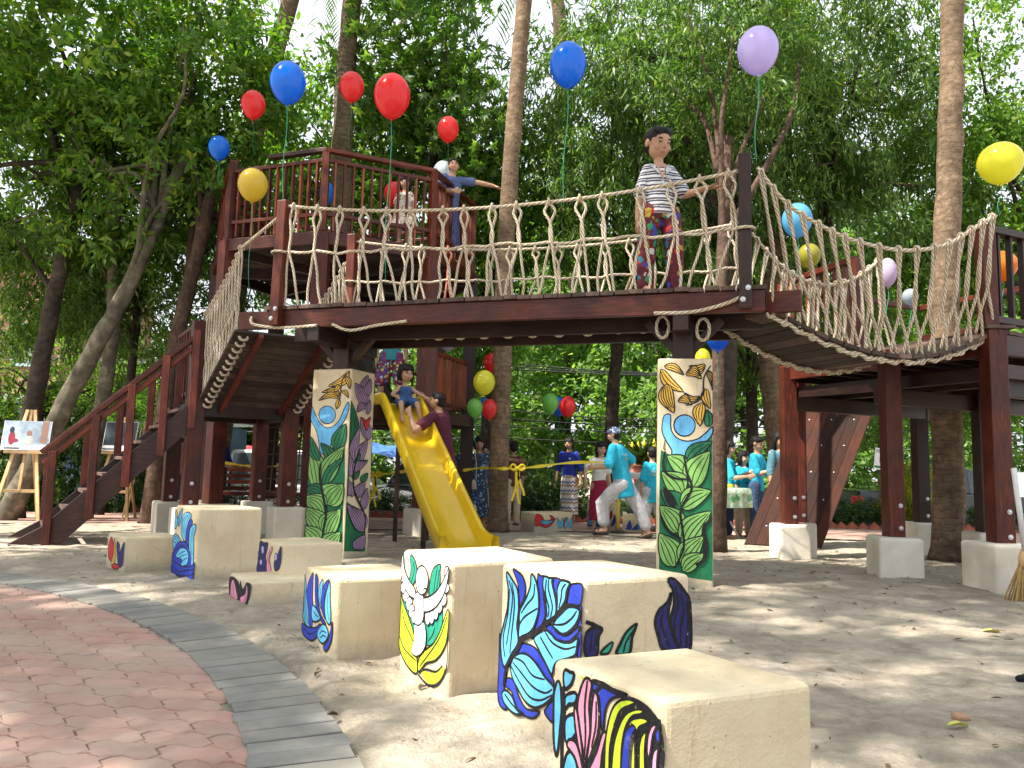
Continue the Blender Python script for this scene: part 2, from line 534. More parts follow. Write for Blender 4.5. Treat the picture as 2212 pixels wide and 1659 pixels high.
def spline(pts, n=8, closed=False):
    """Catmull-Rom through points of any dimension"""
    P = [np.array(p, float) for p in pts]
    out = []
    m_ = len(P)
    rng = range(m_) if closed else range(m_ - 1)
    for i in rng:
        if closed: a, b, c, d = P[(i - 1) % m_], P[i], P[(i + 1) % m_], P[(i + 2) % m_]
        else: a, b, c, d = P[max(i - 1, 0)], P[i], P[i + 1], P[min(i + 2, m_ - 1)]
        for k in range(n):
            t = k / n
            out.append(.5 * ((2 * b) + (c - a) * t + (2 * a - 5 * b + 4 * c - d) * t * t + (3 * b - a - 3 * c + d) * t ** 3))
    if not closed: out.append(P[-1])
    return out

# plan of the painted blocks: front corner, left side, right side, height
BLK = dict(
    A=((.333, 1.662), (-.215, .331), (.376, .165), .42, 'nearest cream block, front corner of the picture, pink and lime strokes on its side'),
    B=((.239, 2.469), (-.262, .365), (.382, .189), .548, 'cream block with big sky-blue leaves, directly behind the nearest block'),
    C=((-.218, 3.028), (-.245, .42), (.415, .247), .519, 'tall cream block with a painted white dove and lime leaves'),
    D=((-.765, 3.537), (-.25, .40), (.40, .20), .371, 'cream block with blue flame strokes, left of the dove block'),
    E=((-1.552, 4.766), (-.265, .37), (.385, .21), .156, 'lowest cream block with two small pink and black tulips'),
    F=((-1.475, 5.108), (-.26, .33), (.352, .225), .35, 'cream block with purple and pink flames in front of the left mural pillar'),
    G=((-2.291, 5.744), (-.31, .33), (.40, .236), .529, 'tall cream block with blue wave painting below the wooden stairs'),
    H=((-2.998, 6.112), (-.27, .26), (.36, .23), .266, 'leftmost low cream block with red, yellow and navy petals'),
)
# ================================================================== GROUND
def fnoise(x, y, s, z=0): return mnoise.noise(V((x * s, y * s, z)))
SOLID = [(V((f[0] + (L[0] + R_[0]) / 2, f[1] + (L[1] + R_[1]) / 2, 0)), math.hypot(*L) / 2, math.hypot(*R_) / 2, V((L[0], L[1], 0)).normalized()) for f, L, R_, z_, _ in BLK.values()]
def relief(x, y):
    z = .018 * fnoise(x, y, .9) + .012 * fnoise(x, y, 3.2, 3) + .013 * fnoise(x, y, 8, 5) + .009 * fnoise(x, y, 17, 8)
    for c, hl, hr, ul in SOLID:                      # sand swept up against the blocks
        dx, dy = x - c.x, y - c.y
        if abs(dx) > .7 or abs(dy) > .7: continue
        a = abs(dx * ul.x + dy * ul.y) - hl; b = abs(-dx * ul.y + dy * ul.x) - hr
        d = math.hypot(max(a, 0), max(b, 0))
        z += .028 * math.exp(-(d / .09) ** 2) * (.55 + .9 * fnoise(x, y, 6, 11))
    return z
def ground_mesh():
    xs = sorted(set(list(np.arange(-7.5, 7.5, .07)) + [-120, -60, -30, -18, -12, -9.5, 9.5, 12, 18, 30, 60, 120]))
    ys = sorted(set(list(np.arange(1.2, 4.5, .05)) + list(np.arange(4.5, 12, .09)) + [-60, -20, -8, -3, 0, .7, 12.6, 13.2, 14, 15, 15.6, 16.6, 17.2, 18, 26, 40, 80, 200]))
    v = []
    for y in ys:
        for x in xs:
            z = gz(y)
            if y > 16.6: z = -.16 - .5 * min(1, (y - 16.6) / .6)
            if 0.5 < y < 14 and abs(x) < 8:
                k = 1.0
                z += relief(x, y)
                r = math.hypot(x + 6.4, y - .05)
                if r < 6.5: z = z - .05 * min(1, (6.5 - r) / .12) if r > 6.38 else -.055   # under the paving
                if y > 10.6: z = min(z, gz(y) - .012) if y > 11.3 else z
            v.append((x, y, z))
    nx = len(xs)
    f = [(j * nx + i, j * nx + i + 1, (j + 1) * nx + i + 1, (j + 1) * nx + i) for j in range(len(ys) - 1) for i in range(nx - 1)]
    me = bpy.data.meshes.new('ground')
    me.from_pydata(v, [], f)
    me.polygons.foreach_set('use_smooth', [True] * len(f))
    me.materials.append(MATS['sand'])
    return me
g_ = obj('ground', ground_mesh(), kind='structure', label='sandy grey playground soil')

# near plaza: red zigzag pavers with a curved border of grey bricks
PC = V((-6.4, .05, 0)); RIN, ROUT = 6.10, 6.43
mb = MB()
N_ = 90
poly = [(PC.x + 6.12 * math.cos(a), PC.y + 6.12 * math.sin(a)) for a in np.linspace(-.5, pi * .62, N_)]
mb.prism(poly + [(-9, -3)], -.05, -.007)
joint = mb.build('paved_plaza', 'sand', kind='structure', label='paved plaza edge with red pavers and a grey brick border')
def paver_mesh(k):
    """interlocking paver with zigzag ends"""
    L, Wd, e = .225, .1125, .0030
    pts = []
    zz = [(0, 0), (.125, .10), (.25, 0), (.375, -.10), (.5, 0), (.625, .10), (.75, 0), (.875, -.10), (1, 0)]
    # long edges carry the wave, short edges the opposite wave
    lo = [(x * L, -Wd / 2 + dy * .13) for x, dy in zz]
    en = [(L + dx * .16, -Wd / 2 + t * Wd) for t, dx in [(.3, .12), (.7, -.12)]]
    up = [(x * L, Wd / 2 + dy * .13) for x, dy in reversed(zz)]
    st = [(dx * .16, -Wd / 2 + t * Wd) for t, dx in [(.7, -.12), (.3, .12)]]
    P = np.array(lo + en + up + st)
    c = P.mean(0)
    P = c + (P - c) * np.array([1 - 2 * e / L, 1 - 2 * e / Wd * 1.0])
    P -= np.array([L / 2, 0])
    m_ = MB()
    P2 = c - np.array([L / 2, 0]) + (P - (c - np.array([L / 2, 0]))) * np.array([.975, .95])
    n = len(P)
    m_.v = [(x, y, -.05) for x, y in P] + [(x, y, -.004) for x, y in P] + [(x, y, 0) for x, y in P2]
    for lv in (0, 1):
        for i in range(n):
            j = (i + 1) % n
            m_.f.append((lv * n + i, lv * n + j, lv * n + n + j, lv * n + n + i))
    m_.f.append(tuple(range(2 * n, 3 * n)))
    m_.m = [0] * len(m_.f); m_.uv = [[(0, 0)] * len(q) for q in m_.f]
    return m_.mesh('paver', [MATS['paver_red']])
PM = paver_mesh(0)
ang0 = math.radians(-4)
ca, sa = math.cos(ang0), math.sin(ang0)
cand = []
for i in range(-40, 40):
    for j in range(-60, 80):
        lx, ly = i * .225 + (.1125 if j % 2 else 0), j * .1125
        x, y = -1.8 + lx * ca - ly * sa, 3.2 + lx * sa + ly * ca
        r = math.hypot(x - PC.x, y - PC.y)
        if r > RIN + .07 or y < 1.2: continue
        v_ = V((x, y, 0)) - cC
        dz = v_.dot(cF)
        if dz < .3: continue
        px = 1106 + FOC * v_.dot(cR) / dz; py = 829.5 - FOC * v_.dot(cU) / dz
        if px < -1100 or py > 2300: continue
        cand.append((px < -60 or py > 1730, dz, x, y))
cand.sort()
rp = random.Random(3)
rest = MB()
for idx, (_, dz, x, y) in enumerate(cand):
    if idx < 300:
        o = bpy.data.objects.new('paver', PM)
        COL.objects.link(o)
        o.location = (x + rp.uniform(-.002, .002), y + rp.uniform(-.002, .002), rp.uniform(-.0025, .002))
        o.rotation_euler = (rp.uniform(-.006, .006), rp.uniform(-.006, .006), ang0 + rp.uniform(-.014, .014))
        o.parent = joint
    else:
        rest.box((x, y, -.0205), (.219, .1065, .04), ang0)
if rest.v: rest.build('paver_field', 'paver_red', joint, kind='stuff')
GM = None
nb = 78
for k in range(nb):
    a = math.radians(8) + (math.radians(80)) * k / nb
    if GM is None:
        w_ = 6.26 * math.radians(80) / nb
        q = MB()
        q.prism([(-.155, -w_ / 2 * .965 + .0052), (.155, -w_ / 2 * 1.01 + .0052), (.155, w_ / 2 * 1.01 - .0052), (-.155, w_ / 2 * .965 - .0052)], -.06, 0)
        GM = q.mesh('border_brick', [MATS['paver_grey']])
    r = (RIN + ROUT) / 2 + rp.uniform(-.008, .008)
    o = bpy.data.objects.new('border_brick', GM)
    COL.objects.link(o)
    o.location = (PC.x + r * math.cos(a), PC.y + r * math.sin(a), .011 + rp.uniform(-.002, .002))
    o.rotation_euler = (rp.uniform(-.004, .004), rp.uniform(-.005, .005), a + rp.uniform(-.010, .010))
    o.parent = joint
    bv = o.modifiers.new('bevel', 'BEVEL'); bv.width = .003; bv.segments = 1

# far red-brick path behind the playground
mb = MB()
mb.v = []
xs = np.linspace(-14, 12, 40)
def path_near(x): return 11.6 + .5 * math.sin(x * .5 + .6) + (.0 if x > -3 else -.25 * (x + 3) * -.6)
for x in xs:
    yn = path_near(x)
    mb.v += [(x, yn, gz(yn) + .004), (x, 14.7, gz(14.7) + .004)]
for i in range(len(xs) - 1):
    mb.f.append((2 * i, 2 * i + 2, 2 * i + 3, 2 * i + 1)); mb.m.append(0); mb.uv.append([(0, 0)] * 4)
mb.build('brick_path', 'far_paving', kind='structure', label='far path of red bricks dusted with sand')
# street
paint('asphalt', (.055, .055, .055), .9, .25, 6, bmp=.4)
mb = MB()
mb.quad([(-60, 17.4, -.654), (60, 17.4, -.654), (60, 27, -.654), (-60, 27, -.654)])
mb.build('street', 'asphalt', kind='structure', label='asphalt street beyond the planting bed')
# soil of the planting bed
paint('soil', (.075, .052, .036), .95, .4, 9, bmp=.8)
mb = MB()
xs = np.linspace(-16, 14, 60)
for x in xs:
    mb.v += [(x, 14.75, -.155), (x, 14.95, -.06 + .02 * fnoise(x, 0, 2)), (x, 16.3, -.05 + .03 * fnoise(x, 4, 2)), (x, 16.6, -.155)]
for i in range(len(xs) - 1):
    for k in range(3):
        mb.f.append((4 * i + k, 4 * i + 4 + k, 4 * i + 5 + k, 4 * i + 1 + k)); mb.m.append(0); mb.uv.append([(0, 0)] * 4)
mb.build('planting_bed', 'soil', kind='structure', label='dark soil bed along the street')
# ================================================================== PAINTED BLOCKS AND PILLARS
for n_, c_ in dict(p_black=(.008, .008, .010), p_blue=(.022, .045, .42), p_sky=(.12, .47, .74), p_fig=(.13, .42, .74), p_navy=(.018, .018, .13),
                   p_yellow=(.74, .44, .06), p_dkgreen=(.012, .15, .062), p_green=(.20, .42, .11), p_purple=(.33, .22, .37), p_pink=(.78, .29, .44),
                   p_lime=(.50, .62, .03), p_teal=(.02, .30, .20), p_white=(.80, .80, .80), p_red=(.50, .025, .03), p_lilac=(.45, .36, .66)).items():
    hand_paint(n_, c_)
PN = ['p_black', 'p_blue', 'p_sky', 'p_fig', 'p_navy', 'p_yellow', 'p_dkgreen', 'p_green', 'p_purple', 'p_pink', 'p_lime', 'p_teal', 'p_white', 'p_red', 'p_lilac']
PI_ = {k[2:]: i for i, k in enumerate(PN)}

class Mural:
    """flat paint on a wall plane; shapes are read off an enlarged view (origin, scale) of the photograph"""
    def __init__(s, p0, ex, nrm, origin, scale, lw=.010, umax=9, zmax=9):
        s.p0, s.n = V(p0), V(nrm).normalized()
        s.ex = V(ex).normalized(); s.ez = V((0, 0, 1))
        s.o, s.k, s.lw = origin, scale, lw
        s.mb = MB(); s.layer = 0; s.umax = umax; s.zmax = zmax
        s.r = random.Random(5)
    def uv(s, x, y):
        px, py = (s.o[0] + x / s.k) * .548611, (s.o[1] + y / s.k) * .548611
        d = ray(px, py)
        t = (s.p0 - cC).dot(s.n) / d.dot(s.n)
        q = cC + d * t - s.p0
        return np.array([min(max(q.dot(s.ex), .004), s.umax), min(max(q.z, .004), s.zmax)])
    def put(s, poly, mi):
        """poly in wall coordinates"""
        off = .0012 + .00010 * s.layer
        b = len(s.mb.v)
        for q in poly: s.mb.v.append(tuple(s.p0 + s.ex * q[0] + V((0, 0, q[1])) + s.n * off))
        for t in tessellate_polygon([[V((q[0], q[1], 0)) for q in poly]]):
            a, b_, c = (poly[i] for i in t)
            ar = (b_[0] - a[0]) * (c[1] - a[1]) - (b_[1] - a[1]) * (c[0] - a[0])
            if abs(ar) < 1e-9: continue
            s.mb.f.append(tuple(b + i for i in t)); s.mb.m.append(mi); s.mb.uv.append([(0, 0)] * 3)
    def line(s, pts, w=1.0, smooth=True, mi=0, wall=False):
        s.layer += 1
        P = [np.array(p) if wall else s.uv(*p) for p in pts]
        if smooth and len(P) > 2: P = spline(P, 6)
        n = len(P); W = s.lw * w
        L, R_ = [], []
        for i in range(n):
            t = P[min(i + 1, n - 1)] - P[max(i - 1, 0)]
            l = np.hypot(*t)
            if l < 1e-7: continue
            nn = np.array([-t[1], t[0]]) / l
            ww = W * (.55 + .45 * math.sin(pi * min(1, .12 + i / (n - 1) * .8))) * s.r.uniform(.9, 1.1) / 2
            L.append(P[i] + nn * ww); R_.append(P[i] - nn * ww)
        off = .0012 + .00010 * s.layer
        b = len(s.mb.v)
        for q in L + R_: s.mb.v.append(tuple(s.p0 + s.ex * q[0] + V((0, 0, q[1])) + s.n * off))
        m_ = len(L)
        for i in range(m_ - 1):
            s.mb.f.append((b + i, b + i + 1, b + m_ + i + 1, b + m_ + i)); s.mb.m.append(mi); s.mb.uv.append([(0, 0)] * 4)
    def poly(s, col, pts, outline=1.0, smooth=True):
        s.layer += 1
        P = [s.uv(*p) for p in pts]
        if smooth: P = spline(P, 5, True)
        s.put(P, PI_[col])
        if outline: s.line([tuple(q) for q in P] + [tuple(P[0])], outline, False, wall=True)
    def leaf(s, col, b, t, w, bend=0.0, veins=2, lw=1.0, back=.45, w2=None):
        """leaf from base b to tip t; w half width in picture units, bend sideways"""
        b, t = np.array(b, float), np.array(t, float)
        d = t - b; L = np.hypot(*d); nn = np.array([-d[1], d[0]]) / L
        w2 = w if w2 is None else w2
        def mid(u): return b + d * u + nn * (bend * L * math.sin(pi * u) + .10 * bend * L * math.sin(2 * pi * u))
        def wd(u, W): return W * (math.sin(pi * u ** .78) ** .8) * (1 - .25 * u)
        us = np.linspace(0, 1, 13)
        l = [mid(u) + nn * wd(u, w) for u in us]
        r = [mid(u) - nn * wd(u, w2) for u in us]
        P = [s.uv(*q) for q in l] + [s.uv(*q) for q in reversed(r[1:-1])]
        s.layer += 1
        s.put(P, PI_[col])
        s.line([tuple(q) for q in P] + [tuple(P[0])], lw, False, wall=True)
        for k in range(veins):
            f = -1 + 2 * (k + 1) / (veins + 1)
            ph = s.r.uniform(.75, .93)
            s.line([tuple(mid(u) + nn * wd(u, w if f > 0 else w2) * f) for u in np.linspace(.06, ph, 8)], lw * .75, False)
    def disc(s, col, c, rx, ry, lw=1.0):
        s.poly(col, [(c[0] + rx * math.cos(a), c[1] + ry * math.sin(a)) for a in np.linspace(0, 2 * pi, 13)[:-1]], lw)
    def build(s, parent, label=None, name='mural'):
        o = s.mb.build(name, PN, parent)
        if label: o['label'] = label
        return o

def block_body(me_name, f, L, R_, z, parent, bev=.018, top=.0):
    """concrete block from its front corner f and the two plan vectors"""
    a, b, c, d = V((f[0], f[1], 0)), V((f[0] + R_[0], f[1] + R_[1], 0)), V((f[0] + R_[0] + L[0], f[1] + R_[1] + L[1], 0)), V((f[0] + L[0], f[1] + L[1], 0))
    m_ = MB()
    m_.v = [(p.x, p.y, -.06) for p in (a, b, c, d)] + [(p.x, p.y, z) for p in (a, b, c, d)]
    m_.f = [(3, 2, 1, 0), (4, 5, 6, 7), (0, 1, 5, 4), (1, 2, 6, 5), (2, 3, 7, 6), (3, 0, 4, 7)]
    m_.m = [0] * 6; m_.uv = [[(0, 0)] * 4] * 6
    return m_.build('body', 'concrete_cream', parent, bevel=bev, seg=3)

MK5 = ((1950, 2200), 2.0138); MK4 = ((1550, 2150), 2.5525); MK8 = ((400, 1950), 1.27)
def side_mural(k, view, lw, right=False):
    f, L, R_, z, _ = BLK[k]
    e = V((R_[0], R_[1], 0)) if right else V((L[0], L[1], 0))
    nrm = V((e.y, -e.x, 0)) if right else V((-e.y, e.x, 0))
    if nrm.dot(V((f[0], f[1], 0)) * -1) < 0: nrm = -nrm
    return Mural((f[0], f[1], 0), e, nrm, view[0], view[1], lw, umax=e.length - .004, zmax=z - .016)
BT = {}
for k, (f, L, R_, z, lab) in BLK.items():
    t = thing('painted_block', lab, 'block', (f[0], f[1], 0), 'painted concrete stepping blocks')
    block_body('block', f, L, R_, z, t)
    BT[k] = t
# --- block A
MKN = ((1536, 2126), 1.041)
M = side_mural('A', MKN, .0095)
for q in ([(718, 520), (740, 515), (755, 550), (745, 590), (720, 610), (712, 570)], [(690, 578), (700, 600), (705, 680), (700, 760), (690, 860), (680, 880), (672, 800), (673, 650), (680, 600)],
          [(722, 640), (755, 625), (768, 640), (760, 670), (735, 675), (720, 690)], [(720, 740), (745, 715), (770, 725), (772, 780), (745, 820), (722, 825)], [(708, 960), (725, 880), (750, 865), (765, 900), (768, 990), (700, 1010)]):
    M.poly('sky', q, 1.1)
M.line([(712, 600), (715, 700), (708, 800), (704, 990)], 1.5)
M.poly('lime', [(783, 540), (805, 540), (790, 570)], 0)
M.poly('blue', [(830, 560), (880, 575), (968, 612), (965, 635), (910, 652), (885, 700), (876, 785), (866, 740), (862, 660), (850, 625), (830, 610)], .8)
M.line([(832, 575), (880, 592), (955, 640)], 1.6); M.line([(846, 624), (872, 592)], 1.6)
for q in ([(758, 690), (770, 700), (785, 780), (795, 870), (795, 940), (775, 850), (762, 760)], [(735, 820), (755, 820), (775, 850), (795, 945), (780, 955), (760, 890), (730, 845)],
          [(805, 560), (825, 556), (831, 600), (821, 680), (826, 780), (816, 860), (800, 950), (793, 860), (780, 760), (772, 680), (785, 610)], [(840, 630), (855, 640), (862, 720), (856, 800), (832, 870), (805, 945), (815, 860), (826, 780), (830, 700)],
          [(876, 790), (892, 800), (877, 870), (862, 960), (812, 960), (850, 870)]):
    M.poly('pink', q, 1.1)
M.line([(814, 575), (803, 680), (806, 800), (800, 900)], .8); M.line([(850, 660), (848, 760), (830, 850)], .7)
M.poly('black', [(962, 642), (1010, 640), (1062, 680), (1104, 730), (1120, 757), (1114, 960), (890, 990), (884, 850), (896, 755), (918, 685)], 0)
for c, q in (('lime', [(886, 980), (887, 850), (897, 762), (917, 692), (947, 658), (987, 652), (1012, 668), (985, 680), (950, 700), (925, 760), (906, 850), (901, 980)]),
             ('lime', [(915, 990), (922, 850), (945, 760), (975, 710), (1015, 692), (1042, 698), (1036, 713), (1000, 722), (970, 770), (955, 850), (946, 990)]),
             ('blue', [(954, 990), (958, 860), (967, 795), (985, 765), (1008, 758), (1014, 772), (1000, 800), (988, 860), (982, 990)]),
             ('lime', [(990, 748), (1003, 733), (1040, 728), (1062, 738), (1056, 753), (1030, 765), (1020, 782), (1011, 820), (1010, 990), (992, 990), (997, 860), (1012, 790), (1010, 765)]),
             ('lime', [(1032, 990), (1028, 860), (1037, 805), (1054, 782), (1056, 805), (1050, 860), (1050, 990)]),
             ('pink', [(1061, 860), (1064, 805), (1077, 765), (1095, 755), (1098, 768), (1084, 803), (1075, 860), (1068, 895)]),
             ('blue', [(1096, 790), (1109, 768), (1113, 820), (1100, 828)]),
             ('pink', [(1080, 930), (1086, 872), (1104, 850), (1110, 856), (1104, 882), (1098, 975), (1082, 975)])):
    M.poly(c, q, .7)
M.build(BT['A'])
# --- block B
M = side_mural('B', MKN, .0095)
BLU = ([(505, 110), (520, 112), (545, 150), (557, 195), (550, 240), (530, 285), (522, 330), (516, 300), (528, 240), (525, 180)], [(606, 145), (620, 130), (638, 133), (631, 170), (631, 230), (638, 300), (628, 340), (600, 385), (580, 400), (605, 330), (610, 250)],
       [(665, 135), (703, 152), (692, 200), (704, 270), (690, 292), (672, 250), (668, 200)], [(738, 185), (797, 176), (799, 248), (776, 270), (735, 267), (728, 250), (735, 215)], [(772, 280), (792, 275), (798, 330), (798, 470), (770, 480), (768, 400)],
       [(448, 380), (462, 470), (480, 540), (470, 610), (482, 692), (446, 660), (446, 500)], [(530, 430), (560, 425), (600, 445), (635, 500), (655, 540), (672, 575), (670, 592), (640, 570), (600, 505), (560, 470), (520, 475), (485, 520), (478, 500), (500, 460)],
       [(640, 345), (665, 350), (690, 380), (730, 390), (777, 355), (772, 382), (735, 416), (690, 411), (655, 385)], [(485, 565), (510, 580), (530, 640), (560, 690), (600, 700), (615, 706), (590, 730), (545, 715), (520, 680), (500, 620), (478, 600)], [(674, 660), (640, 693), (640, 715), (674, 748)])
for q in BLU: M.poly('blue', q, .9)
for q, vs_ in (([(480, 132), (505, 165), (525, 205), (530, 280), (523, 350), (528, 420), (500, 470), (485, 500), (470, 520), (458, 470), (457, 400), (470, 340), (485, 270), (487, 200)], ([(490, 165), (505, 230), (495, 330), (480, 430)], [(502, 175), (513, 260), (502, 380), (494, 465)], [(493, 200), (486, 300), (467, 400), (474, 480)])),
               ([(583, 130), (600, 165), (612, 225), (610, 300), (585, 370), (545, 395), (530, 400), (533, 340), (535, 290), (560, 240), (578, 190)], ([(596, 180), (591, 230), (560, 270), (541, 300)], [(608, 280), (575, 300), (550, 320), (535, 345)])),
               ([(635, 150), (655, 135), (672, 147), (668, 175), (682, 240), (685, 290), (672, 325), (640, 330), (645, 300), (640, 240), (630, 190)], ([(656, 150), (653, 200), (669, 270), (661, 318)], [(645, 160), (641, 220), (655, 280), (650, 318)])),
               ([(690, 200), (705, 166), (735, 166), (741, 180), (728, 210), (722, 250), (700, 287), (688, 291), (690, 250)], ([(725, 180), (710, 200), (705, 240), (696, 280)],)),
               ([(685, 325), (710, 290), (745, 272), (779, 285), (776, 325), (750, 365), (715, 386), (690, 371), (672, 350)], ([(672, 346), (715, 345), (750, 320), (770, 290)],)),
               ([(595, 400), (640, 370), (665, 385), (690, 410), (740, 420), (773, 400), (771, 440), (761, 475), (720, 490), (690, 500), (676, 520), (667, 550), (640, 500), (610, 440)], ([(640, 375), (670, 420), (720, 446), (766, 436)], [(620, 395), (645, 440), (672, 485)])),
               ([(500, 510), (520, 472), (560, 466), (600, 500), (640, 560), (674, 600), (672, 640), (640, 672), (600, 687), (560, 662), (530, 612), (505, 560)], ([(515, 482), (550, 500), (590, 555), (640, 571)], [(508, 500), (540, 540), (590, 600), (640, 626), (670, 611)], [(501, 516), (535, 580), (575, 640), (620, 656), (670, 634)])),
               ([(465, 625), (480, 615), (505, 640), (525, 690), (550, 713), (520, 713), (490, 690), (470, 660)], ([(475, 630), (500, 665), (535, 708)],))):
    M.poly('sky', q, 1.15)
    for v_ in vs_: M.line(v_, .85)
M.line([(780, 275), (735, 270), (690, 310), (640, 345), (590, 385), (545, 410), (530, 440), (500, 480), (480, 530), (470, 600)], 1.8)
M.build(BT['B'], 'sky-blue leaves on deep blue, painted on the left side of the block')
M = side_mural('B', MKN, .0100, True)
M.poly('navy', [(1138, 156), (1165, 162), (1205, 210), (1236, 262), (1237, 450), (1170, 450), (1150, 375), (1150, 320), (1163, 270), (1160, 210)], 1.4)
M.poly('navy', [(1150, 216), (1150, 245), (1140, 290), (1143, 330), (1156, 380), (1180, 450), (1120, 450), (1098, 390), (1086, 335), (1100, 290), (1135, 255)], 1.4)
for v_ in ([(1170, 190), (1180, 260), (1165, 330), (1165, 420)], [(1190, 220), (1203, 290), (1190, 360), (1190, 440)], [(1215, 250), (1222, 330), (1212, 440)], [(1120, 290), (1110, 340), (1130, 400), (1145, 440)]): M.line(v_, .9)
M.poly('teal', [(1008, 343), (1003, 365), (990, 400), (978, 465), (928, 468), (945, 420), (970, 375)], 1.3); M.line([(995, 370), (965, 420), (955, 462)], .8)
M.poly('teal', [(912, 418), (895, 462), (862, 466), (880, 440)], .9)
M.poly('navy', [(800, 388), (830, 361), (866, 364), (851, 400), (845, 470), (800, 474)], 1.3)
M.line([(800, 335), (830, 346), (864, 363)], 1.4)
for v_ in ([(828, 372), (818, 460)], [(845, 372), (832, 460)]): M.line(v_, .8)
M.build(BT['B'])
# --- block C (dove)
M = side_mural('C', MKN, .0085)
M.poly('teal', [(60, 205), (85, 285), (102, 340), (97, 405), (75, 385), (58, 300)], .5)
M.poly('teal', [(143, 335), (180, 332), (214, 285), (214, 345), (195, 405), (150, 430)], .6)
M.poly('teal', [(85, 57), (100, 75), (111, 115), (109, 150), (93, 188), (75, 182), (86, 130)], 1)
M.poly('teal', [(208, 82), (206, 130), (206, 175), (195, 217), (165, 237), (164, 180), (178, 120)], 1)
for v_ in ([(98, 90), (100, 130), (88, 175)], [(196, 110), (188, 160), (180, 220)], [(203, 120), (198, 170), (190, 215)], [(185, 360), (175, 390), (158, 415)]): M.line(v_, .7)
M.poly('lime', [(45, 188), (51, 240), (76, 310), (96, 370), (106, 430), (112, 545), (70, 512), (40, 440), (32, 350), (38, 270)], 1.2)
M.line([(46, 240), (60, 330), (90, 400), (108, 445)], .9); M.line([(38, 390), (60, 445), (108, 495)], .9)
M.poly('lime', [(130, 528), (170, 545), (217, 518), (223, 540), (200, 580), (165, 590), (140, 565)], 0)
M.poly('lime', [(240, 283), (241, 360), (226, 440), (190, 492), (150, 506), (120, 540), (117, 502), (135, 460), (175, 430), (205, 380)], 1.2)
M.line([(236, 315), (206, 400), (160, 470), (124, 518)], .9)
M.line([(116, 550), (160, 596), (200, 590), (232, 530), (243, 460), (243, 385)], 1.2); M.line([(120, 545), (150, 530), (190, 540), (218, 515)], 1.1)
for x_, y_, rx_, ry_ in ((54, 145, 13, 28), (62, 196, 15, 25), (72, 232, 15, 25), (82, 262, 12, 29), (92, 292, 11, 30), (101, 316, 10, 27), (237, 140, 10, 34), (231, 196, 15, 23), (222, 242, 14, 29), (206, 272, 12, 29), (191, 297, 11, 31), (175, 312, 10, 33), (159, 316, 10, 33)):
    M.disc('white', (x_, y_), rx_, ry_, .8)
M.poly('white', [(58, 55), (62, 110), (80, 160), (106, 200), (108, 238), (85, 227), (60, 182), (48, 120)], .9)
M.poly('white', [(247, 98), (236, 140), (206, 197), (175, 227), (150, 236), (139, 240), (139, 290), (165, 293), (196, 272), (226, 222), (242, 160)], 1.1)
M.poly('white', [(107, 342), (146, 342), (150, 432), (120, 475), (93, 458), (105, 400)], .8)
M.poly('white', [(107, 225), (138, 214), (143, 312), (126, 348), (104, 336), (107, 280)], .9)
M.disc('white', (136, 165), 25, 60, 1.0)
M.line([(141, 222), (145, 200), (160, 205), (164, 232)], .9)
for q in ([(115, 395), (108, 450)], [(124, 395), (122, 460)], [(134, 395), (137, 445)]): M.line(q, .6)
M.build(BT['C'], 'white dove with spread wings above lime leaves, painted on the block')
MK7 = ((0, 2016), 1.6458)
# --- block D
M = side_mural('D', MK7, .0090)
for c, q, vs_ in (('sky', [(1970, 398), (1985, 470), (1990, 560), (2005, 650), (2012, 742), (1990, 738), (1965, 690), (1958, 600), (1960, 480)], ([(1972, 470), (1975, 600), (1990, 720)], [(1968, 520), (1970, 640), (1980, 715)], [(1980, 500), (1986, 620), (2000, 725)])),
              ('blue', [(2030, 383), (2030, 450), (2027, 560), (2032, 640), (2022, 745), (2006, 738), (2000, 640), (1990, 540), (2000, 460)], ([(2018, 450), (2010, 560), (2015, 700)],)),
              ('blue', [(2050, 388), (2064, 440), (2060, 540), (2077, 650), (2112, 722), (2100, 728), (2060, 660), (2045, 560), (2045, 450)], ()),
              ('sky', [(2095, 438), (2092, 500), (2087, 560), (2096, 645), (2075, 602), (2065, 540), (2075, 470)], ([(2082, 490), (2076, 560), (2088, 625)],)),
              ('blue', [(2137, 418), (2127, 480), (2107, 540), (2102, 620), (2112, 692), (2090, 642), (2085, 560), (2105, 470)], ()),
              ('sky', [(2141, 453), (2142, 560), (2147, 660), (2141, 728), (2118, 702), (2107, 620), (2115, 540)], ([(2130, 520), (2124, 610), (2134, 700)],)),
              ('sky', [(2030, 605), (2062, 640), (2077, 692), (2040, 712), (2024, 680)], ([(2035, 640), (2050, 665), (2070, 680)],)),
              ('blue', [(1960, 718), (2000, 747), (2050, 747), (2082, 725), (2072, 782), (2030, 832), (1990, 817), (1963, 780)], ([(1970, 750), (2010, 790), (2055, 770)],)),
              ('sky', [(2068, 762), (2100, 725), (2127, 762), (2127, 812), (2095, 852), (2063, 812)], ([(2075, 790), (2095, 770), (2120, 785)], [(2080, 815), (2100, 800), (2120, 812)])),
              ('blue', [(2157, 708), (2158, 790), (2142, 862), (2115, 902), (2100, 872), (2130, 832), (2146, 770)], ())):
    M.poly(c, q, 1)
    for v_ in vs_: M.line(v_, .7)
M.build(BT['D'])
